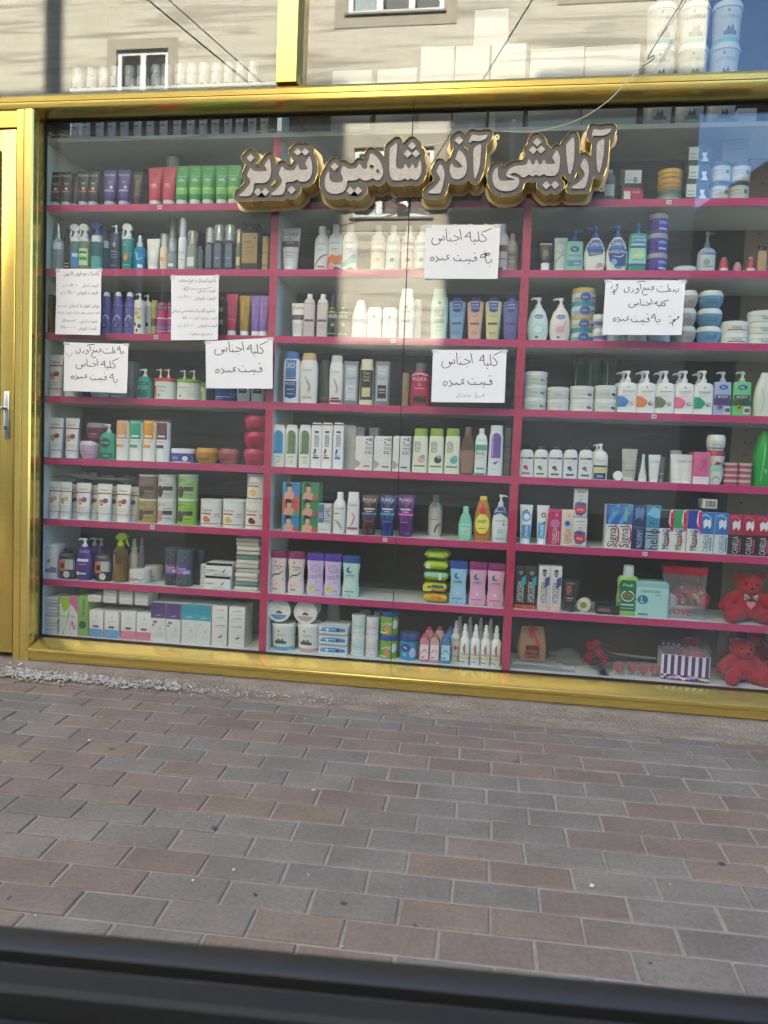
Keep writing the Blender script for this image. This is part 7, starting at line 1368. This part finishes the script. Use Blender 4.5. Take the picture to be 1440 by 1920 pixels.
FLANGE = m_noise('pale_gold_flange', 'd6bd8c', 'dec89a', 8.0, .42); FLANGE.node_tree.nodes['Principled BSDF'].inputs['Metallic'].default_value = .25
sign = empty('shop_sign', (0, 0, 0), 'silver Persian lettering on a dark gold-edged sign over the window', 'sign')
for wi, polys in enumerate(WORDS):
    c1 = contours(polys, 10.3); c3 = contours(polys, 17.0)
    bd = fill('word_board', [[XZ(p) for p in lp] for lp in c1], YF + .006, .003, BOARD, sign)
    fill('letter_face', [[XZ(p) for p in smooth_poly(q)] for q in polys], YF + .0015, .005, FOIL, bd)
    b = MB()
    for lp in c1:
        L = [XZ(p) for p in lp]; n = len(L)
        b.add([(x, YF - .001, z) for x, z in L] + [(x, YB - .003, z) for x, z in L], [(i, (i + 1) % n, n + (i + 1) % n, n + i) for i in range(n)], TRAY, True)
    b.build('tray_side', bd)
    b = MB()
    for lp in c1:
        L = [XZ(p) for p in lp[::2]]; b.tube([(x, YF, z) for x, z in L] + [(L[0][0], YF, L[0][1])], .0013, GOLD, 6, False)
    b.build('tray_rim', bd)
    fill('back_flange', [[XZ(p) for p in lp] for lp in c3], YB - .0018, .003, FLANGE, bd)
for px, py in ((932, 258), (1128, 355), (743, 367)):
    x, z = XZ((px, py), YB); b = MB(); b.loft([[(x + R_ * math.cos(t * PI / 8), y, z + R_ * math.sin(t * PI / 8)) for t in range(16)] for y, R_ in ((YB - .004, .0105), (YB - .001, .0105))], FLANGE)
    b.add([(x + .0035 * math.cos(t * PI / 6), YB - .0045, z + .0035 * math.sin(t * PI / 6)) for t in range(12)], [tuple(range(12))], 'c:4a4238'); b.build('fixing_lug', sign)

# ============================================================ handwritten notices taped to the glass
W_ = {}
def DEF(name, *strokes): W_[name] = strokes
DEF('klyh', [(1235,122),(1150,160),(1055,195)], [(1045,225),(1100,265),(1133,310),(1110,345),(1060,350),(1030,345),(1010,320),(1000,250),(990,175)], [(1010,325),(975,345),(948,345),(940,315),(932,342),(880,345),(862,300),(855,180)], [(855,185),(820,215),(775,262),(765,272),(865,268)], [(912,394),(948,398)])
DEF('ajnas', [(670,135),(690,230),(702,330)], [(570,245),(600,265),(645,285),(665,300),(620,330),(560,345),(515,345),(505,300)], [(608,385),(614,400)], [(498,205),(506,214)], [(435,130),(445,230),(455,330),(515,345)], [(380,255),(405,290),(400,325),(372,332),(355,305),(345,330),(322,335),(312,300)], [(312,300),(335,340),(320,385),(260,412),(215,405),(190,370),(190,330),(215,295)])
DEF('qymt', [(965,640),(942,620),(935,645),(965,650),(968,675),(930,692),(880,690),(850,688),(848,650)], [(913,555),(942,557)], [(850,688),(815,690),(800,662),(772,690),(740,690),(692,690),(688,650)], [(692,690),(620,690),(580,675),(565,630)], [(630,598),(655,601)], [(818,728),(842,741)])
DEF('omde', [(490,595),(460,600),(455,630),(482,650),(430,670),(392,680),(375,650),(352,670),(330,680),(310,650)], [(255,605),(290,650),(295,685),(245,710)], [(190,625),(220,640),(222,670),(190,692),(170,685),(168,660),(190,625)])
DEF('scrib', [(1110,520),(1115,600),(1130,680),(1140,725),(1190,722),(1225,700),(1225,680),(1205,665)], [(1190,560),(1150,565),(1120,590),(1165,600),(1190,575),(1175,555),(1100,570),(1050,590),(1040,635),(1110,615),(1150,570)], [(1045,635),(1115,625)], [(1186,778),(1191,792)])
DEF('br', [(1275,180),(1280,220),(1255,238),(1235,235),(1215,205),(1190,245)], [(1236,256),(1244,260)])
DEF('elt', [(1150,185),(1135,200),(1160,225),(1118,228),(1110,120)], [(1118,228),(1050,237),(970,237),(940,222),(930,190)], [(992,163),(1018,160)])
DEF('jam', [(890,160),(850,165),(880,195),(840,207),(800,205),(790,180),(770,205),(750,205),(735,180),(710,185)], [(750,200),(710,215),(695,250),(710,285),(745,293),(780,275)], [(841,240),(850,246)])
DEF('avari', [(605,100),(640,75),(745,70)], [(650,100),(665,150),(672,200)], [(630,190),(600,185),(605,205),(635,205),(625,240),(565,270)], [(540,195),(545,225),(510,252)], [(490,160),(465,175),(480,200),(470,235),(430,250),(400,235),(405,190)])
DEF('tagh', [(300,120),(260,135),(290,150),(270,200),(240,235),(190,245)], [(205,150),(185,190)], [(245,200),(225,220),(240,270),(220,285)], [(205,120),(212,125)])
DEF('tagh2', [(1285,635),(1265,660),(1290,655),(1250,690),(1195,715),(1210,690),(1235,700),(1190,740),(1135,750)], [(1190,740),(1185,800)], [(1140,655),(1160,635)], [(1211,600),(1219,604)])
DEF('be', [(895,600),(910,680),(925,730),(960,725),(975,700),(955,690)], [(895,605),(850,660),(900,660)], [(944,770),(951,775)])
DEF('naghdi', [(1000,830),(975,835),(990,860),(940,865),(900,862),(885,875),(860,875),(850,800)], [(850,875),(830,878)], [(765,840),(745,845),(755,865),(700,860),(680,840),(650,885)], [(640,820),(600,880)], [(590,815),(560,830),(575,850),(560,880),(530,880),(520,850)], [(700,810),(712,812)])
def bbox(st): 
    p = [q for s in st for q in s]; return min(q[0] for q in p), min(q[1] for q in p), max(q[0] for q in p), max(q[1] for q in p)
INK = mat('2d2a2b', 'c'); INK2 = mat('8a8488', 'c')
YP = -.0552
def notice(corners, words, label, ox, oy, s, fine=None, pen=3.0):
    cs = [at(x, y, YP) for x, y in corners]; c0 = sum(cs) / 4
    rnd = random.Random(int(corners[0][0])); n = 10
    def surf(u, v, off=0.0):                                  # u right, v down, 0..1
        p = (cs[0] * (1 - u) + cs[1] * u) * (1 - v) + (cs[3] * (1 - u) + cs[2] * u) * v
        lift = (.004 * abs(v - .5) if cs[0][2] - cs[3][2] > .24 else 0) + .0016 * noise.noise(Vector((u * 2.2 + corners[0][0], v * 1.8, 0))) + .0024 * (1 + math.sin(u * 5 + corners[0][0]) * .4 + math.sin(v * 4.1) * .4) + .006 * max(0, abs(u - .5) * 2 - .8) * max(0, v - .6) * 6
        return (p[0], p[1] - lift - off, p[2])
    b = MB(); v = []
    for off in (0.0, .0003):
        for j in range(n + 1):
            for i in range(n + 1): v.append(surf(i / n, j / n, off))
    k = (n + 1) ** 2; f = [(j * (n + 1) + i, j * (n + 1) + i + 1, (j + 1) * (n + 1) + i + 1, (j + 1) * (n + 1) + i) for j in range(n) for i in range(n)]
    f2 = [tuple(q + k for q in reversed(t)) for t in f]
    ed = [j * (n + 1) for j in range(n + 1)]; rim = []
    per = [i for i in range(n + 1)] + [j * (n + 1) + n for j in range(1, n + 1)] + [n * (n + 1) + i for i in range(n - 1, -1, -1)] + [j * (n + 1) for j in range(n - 1, 0, -1)]
    rim = [(per[i], per[(i + 1) % len(per)], per[(i + 1) % len(per)] + k, per[i] + k) for i in range(len(per))]
    b.add(v, f + f2 + rim, PAPER, True); v0 = b.v
    r = b.build('paper_notice'); tag(r, label, 'notice', 'notices taped to the window')
    A = np.array(corners, float)
    def uv(p):                                                # pixel -> (u, v) of the sheet (inverse of the bilinear map, near enough)
        u, v = .5, .5
        for _ in range(6):
            q = (A[0] * (1 - u) + A[1] * u) * (1 - v) + (A[3] * (1 - u) + A[2] * u) * v
            du = (A[1] - A[0]) * (1 - v) + (A[2] - A[3]) * v; dv = (A[3] - A[0]) * (1 - u) + (A[2] - A[1]) * u
            e = np.array(p) - q; det = du[0] * dv[1] - du[1] * dv[0]; u += (e[0] * dv[1] - e[1] * dv[0]) / det; v += (du[0] * e[1] - du[1] * e[0]) / det
        return u, v
    b = MB(); lay = 0
    def stroke(pts, hw, m):
        nonlocal lay
        P_ = [Vector(p) for p in pts]; Q = []
        for i in range(len(P_) - 1):
            a, bb, cc, d = P_[max(i - 1, 0)], P_[i], P_[i + 1], P_[min(i + 2, len(P_) - 1)]
            for t in (0, .25, .5, .75): Q.append(.5 * ((2 * bb) + (cc - a) * t + (2 * a - 5 * bb + 4 * cc - d) * t * t + (3 * bb - a - 3 * cc + d) * t ** 3))
        Q.append(P_[-1]); V = []; lay += 1; off = .0007 + .00002 * (lay % 20)
        for i, q in enumerate(Q):
            d = Q[min(i + 1, len(Q) - 1)] - Q[max(i - 1, 0)]; d = d.normalized() if d.length > 1e-6 else Vector((1, 0)); w_ = hw * (1.0 if 0 < i < len(Q) - 1 else .6) * rnd.uniform(.85, 1.12)
            nn = Vector((-d.y, d.x)) * w_
            for e in (nn, -nn): V.append(surf(*uv((q.x + e.x, q.y + e.y)), off))
        b.add(V, [(2 * i, 2 * i + 1, 2 * i + 3, 2 * i + 2) for i in range(len(Q) - 1)], m)
    for it in words:
        w_, (x0, y0, x1, y1) = it[0], it[1]; bb = bbox(W_[w_]); m = INK2 if w_ == 'naghdi' else INK
        for st in W_[w_]:
            stroke([(ox + (x0 + (x - bb[0]) / (bb[2] - bb[0]) * (x1 - x0)) / s, oy + (y0 + (y - bb[1]) / (bb[3] - bb[1]) * (y1 - y0)) / s) for x, y in st], (pen if m is INK else pen * .6) / 4, m)
    for (txt, xa, xb, yc, hh) in (fine or []):
        if txt == '~':
            stroke([(ox + xa / s, oy + (yc - hh) / s), (ox + (xa * .5 + xb * .5) / s, oy + yc / s), (ox + xb / s, oy + (yc - hh * .7) / s)], .28, INK); continue
        V, F, Wd = text_mesh(shape_fa(txt)); off = .0008
        sx = (xb - xa) / Wd
        b.add([surf(*uv((ox + ((xa + xb) / 2 + q[0] * sx) / s, oy + (yc - q[1] * hh) / s)), off) for q in V], F, mat('57535a', 'c'))
    o = b.build('handwriting', r)
    for u, v_ in ((.03, .015), (.97, .015)):                  # bits of clear tape at two corners
        t = MB()
        p = [surf(u + du, v_ + dv, .0011) for du, dv in ((-.05, -.03), (.05, -.03), (.05, .04), (-.05, .04))]; t.add(p, [(0, 1, 2, 3)], 'h:f0f0ec')
        t.build('tape', r)
PAPER = m_noise('white_paper', 'e2dfdc', 'e8e5e2', 4.0, .8)
FA = {'ا': 'FE8D FE8E', 'آ': 'FE81 FE82', 'ب': 'FE8F FE90 FE91 FE92', 'پ': 'FB56 FB57 FB58 FB59', 'ت': 'FE95 FE96 FE97 FE98', 'ج': 'FE9D FE9E FE9F FEA0', 'خ': 'FEA5 FEA6 FEA7 FEA8', 'د': 'FEA9 FEAA', 'ر': 'FEAD FEAE', 'ز': 'FEAF FEB0', 'س': 'FEB1 FEB2 FEB3 FEB4', 'ش': 'FEB5 FEB6 FEB7 FEB8', 'ص': 'FEB9 FEBA FEBB FEBC', 'ع': 'FEC9 FECA FECB FECC', 'غ': 'FECD FECE FECF FED0', 'ف': 'FED1 FED2 FED3 FED4', 'ق': 'FED5 FED6 FED7 FED8', 'ک': 'FB8E FB8F FB90 FB91', 'ل': 'FEDD FEDE FEDF FEE0', 'م': 'FEE1 FEE2 FEE3 FEE4', 'ن': 'FEE5 FEE6 FEE7 FEE8', 'و': 'FEED FEEE', 'ه': 'FEE9 FEEA FEEB FEEC', 'ی': 'FBFC FBFD FBFE FBFF'}
def shape_fa(s):
    """join Persian letters into their connected forms, right to left"""
    out = []
    for word in s.split(' '):
        if word.isdigit() or word[:1] in '(.)': out.append(''.join(chr(0x6F0 + int(c)) if c.isdigit() else c for c in word)); continue
        w = ''
        for i, ch in enumerate(word):
            f = FA.get(ch, '').split()
            if not f: w += ch; continue
            prv = i > 0 and len(FA.get(word[i - 1], '').split()) == 4; nx = i < len(word) - 1 and len(f) == 4 and word[i + 1] in FA
            w += chr(int(f[(3 if nx else 1) if prv else (2 if nx else 0)], 16))
        out.append(w[::-1])
    return ' '.join(reversed(out))
notice([(798.6,422),(938.5,421.5),(933,523),(795.4,523)], [('klyh',(765,122,1235,400)), ('ajnas',(188,130,702,414)), ('scrib',(1036,520,1228,792)), ('qymt',(565,555,968,742)), ('omde',(165,595,492,710))], 'upper middle white notice with a scribbled-over word before its second line', 790, 415, 9.29)
notice([(1135.5,525.2),(1285,526),(1277.5,628.5),(1129,627.8)], [('br',(1188,178,1282,262)), ('elt',(930,110,1162,240)), ('jam',(693,158,892,295)), ('avari',(398,68,748,272)), ('tagh',(180,112,305,288)), ('klyh',(888,372,1118,490)), ('ajnas',(470,350,855,495)), ('be',(838,598,985,778)), ('tagh2',(1130,598,1292,802)), ('qymt',(512,605,806,775)), ('omde',(218,640,478,738))], 'three-line white notice at the right with extra scrawls at its edges', 1125, 520, 8.727, pen=2.7)
notice([(812,656.2),(950,656.2),(946,755.3),(808.7,754)], [('klyh',(922,72,1312,382)), ('ajnas',(268,102,802,372)), ('qymt',(722,510,1140,712)), ('omde',(295,570,662,698)), ('naghdi',(518,795,1008,888))], 'lower middle white notice with a faint third line', 800, 650, 9.29)
notice([(386,640),(512,633.5),(512,729),(387,728)], [('klyh',(865,100,1262,385)), ('ajnas',(242,100,800,368)), ('qymt',(700,530,1150,750)), ('omde',(262,608,648,730))], 'white two-line notice overlapping the left divider', 380, 630, 10.286)
notice([(122,641.8),(241.5,645.3),(239.3,737.5),(120.2,732.5)], [('be',(1150,150,1282,345)), ('elt',(865,150,1115,290)), ('jam',(648,205,842,378)), ('avari',(338,118,700,312)), ('klyh',(835,385,1195,625)), ('ajnas',(335,395,772,600)), ('be',(1005,690,1160,930)), ('qymt',(612,680,940,868)), ('omde',(238,715,558,808))], 'three-line white notice at the left with faint sideways scrawl', 112, 635, 10.588, pen=2.6,
  fine=[('~',120,270,360,120)])
notice([(106.3,504.7),(191,504.7),(189,629),(105,627)], [], 'tall white price sheet taped nearer the left post', 98, 500, 14.54, fine=[
  ('ماسک مو قوی کاتیون',330,1290,205,140), ('قیمت اصلی',830,1260,525,120), ('12000 ت',310,730,515,90), ('قیمت فروش',700,1250,720,130), ('9500 ت',250,655,705,110),
  ('روغن فوق با کندیان',480,1290,1075,120), ('آسیب دیده',150,420,1060,100), ('شوره ریزش موی خشک و چرب مردانه',155,1300,1270,100), ('قیمت اصلی',780,1225,1500,110), ('150000',290,660,1490,70), ('~',300,690,1490,70), ('قیمت فروش',740,1215,1690,120), ('110000',250,640,1650,80)])
notice([(322,517.5),(411,516.8),(409.5,637.5),(322,638.2)], [], 'tall white price sheet between the lilac bottles and hair tubes', 316, 512, 14.4, fine=[
  ('شامپو کریستال در انواع مختلف',290,1290,225,140), ('قیمت اصلی',800,1270,490,110), ('95000',420,740,450,80), ('~',420,1190,440,70), ('قیمت فروش',720,1270,690,120), ('70000 ت',290,640,640,100),
  ('شامپو کلاسیک تخصصی درمان',105,1265,1030,130), ('قیمت مصرف کننده',680,1310,1225,100), ('75000',390,660,1215,90), ('قیمت فروش',810,1320,1425,110), ('55000 ت',270,680,1420,100), ('در هر نوع متفاوت',570,1210,1660,110)])

# ============================================================ thin cables on the front and along the top shelf
def cable(name, pts, r_, m, label, grp=None):
    P_ = [Vector([float(c) for c in at(x, y, Y)]) for x, y, Y in pts]; Q = []
    for i in range(len(P_) - 1):
        a, bb, cc, d = P_[max(i - 1, 0)], P_[i], P_[i + 1], P_[min(i + 2, len(P_) - 1)]
        for t in (0, .2, .4, .6, .8): Q.append(.5 * ((2 * bb) + (cc - a) * t + (2 * a - 5 * bb + 4 * cc - d) * t * t + (3 * bb - a - 3 * cc + d) * t ** 3))
    Q.append(P_[-1]); b = MB(); b.tube(Q, r_, m, 6); return tag(b.build(name), label, 'cable', grp)
cable('sign_cable', [(1330,-90,-.35),(1286,0,-.3),(1262,38,-.27),(1236,72,-.25),(1212,112,-.225),(1192,136,-.21),(1150,180,-.19),(1134,194,-.185),(1108,212,-.15),(1080,226,-.09),(1050,236,-.075),(1010,246,-.07),(975,248,-.07),(940,246,-.1)], .0018, 'c9c6bf', 'pale cable coming down over the gold rail to the sign')
cable('sign_cable', [(1326,-90,-.345),(1280,0,-.3),(1254,42,-.268),(1228,85,-.245),(1214,110,-.226),(1226,104,-.226),(1224,112,-.222),(1206,124,-.216),(1196,131,-.212)], .002, '6f6a64', 'dark strand twisted round the pale sign cable')
cable('shelf_cable', [(93,249,-.012),(104,255,-.012),(112,252,-.014),(140,257,-.012),(200,257,-.011),(270,261,-.013),(330,259,-.012),(400,252,-.011),(450,250,-.012),(514,243,-.011)], .0022, 'bdbab4', 'pale cable along the top shelf edge of the left bay')
cable('shelf_cable', [(516,246,-.012),(580,249,-.012),(640,247,-.013),(700,253,-.012),(735,264,-.02),(775,274,-.02),(830,268,-.02),(880,258,-.016),(925,247,-.014)], .002, 'b4b1aa', 'pale drooping cable along the top shelf edge of the middle bay')
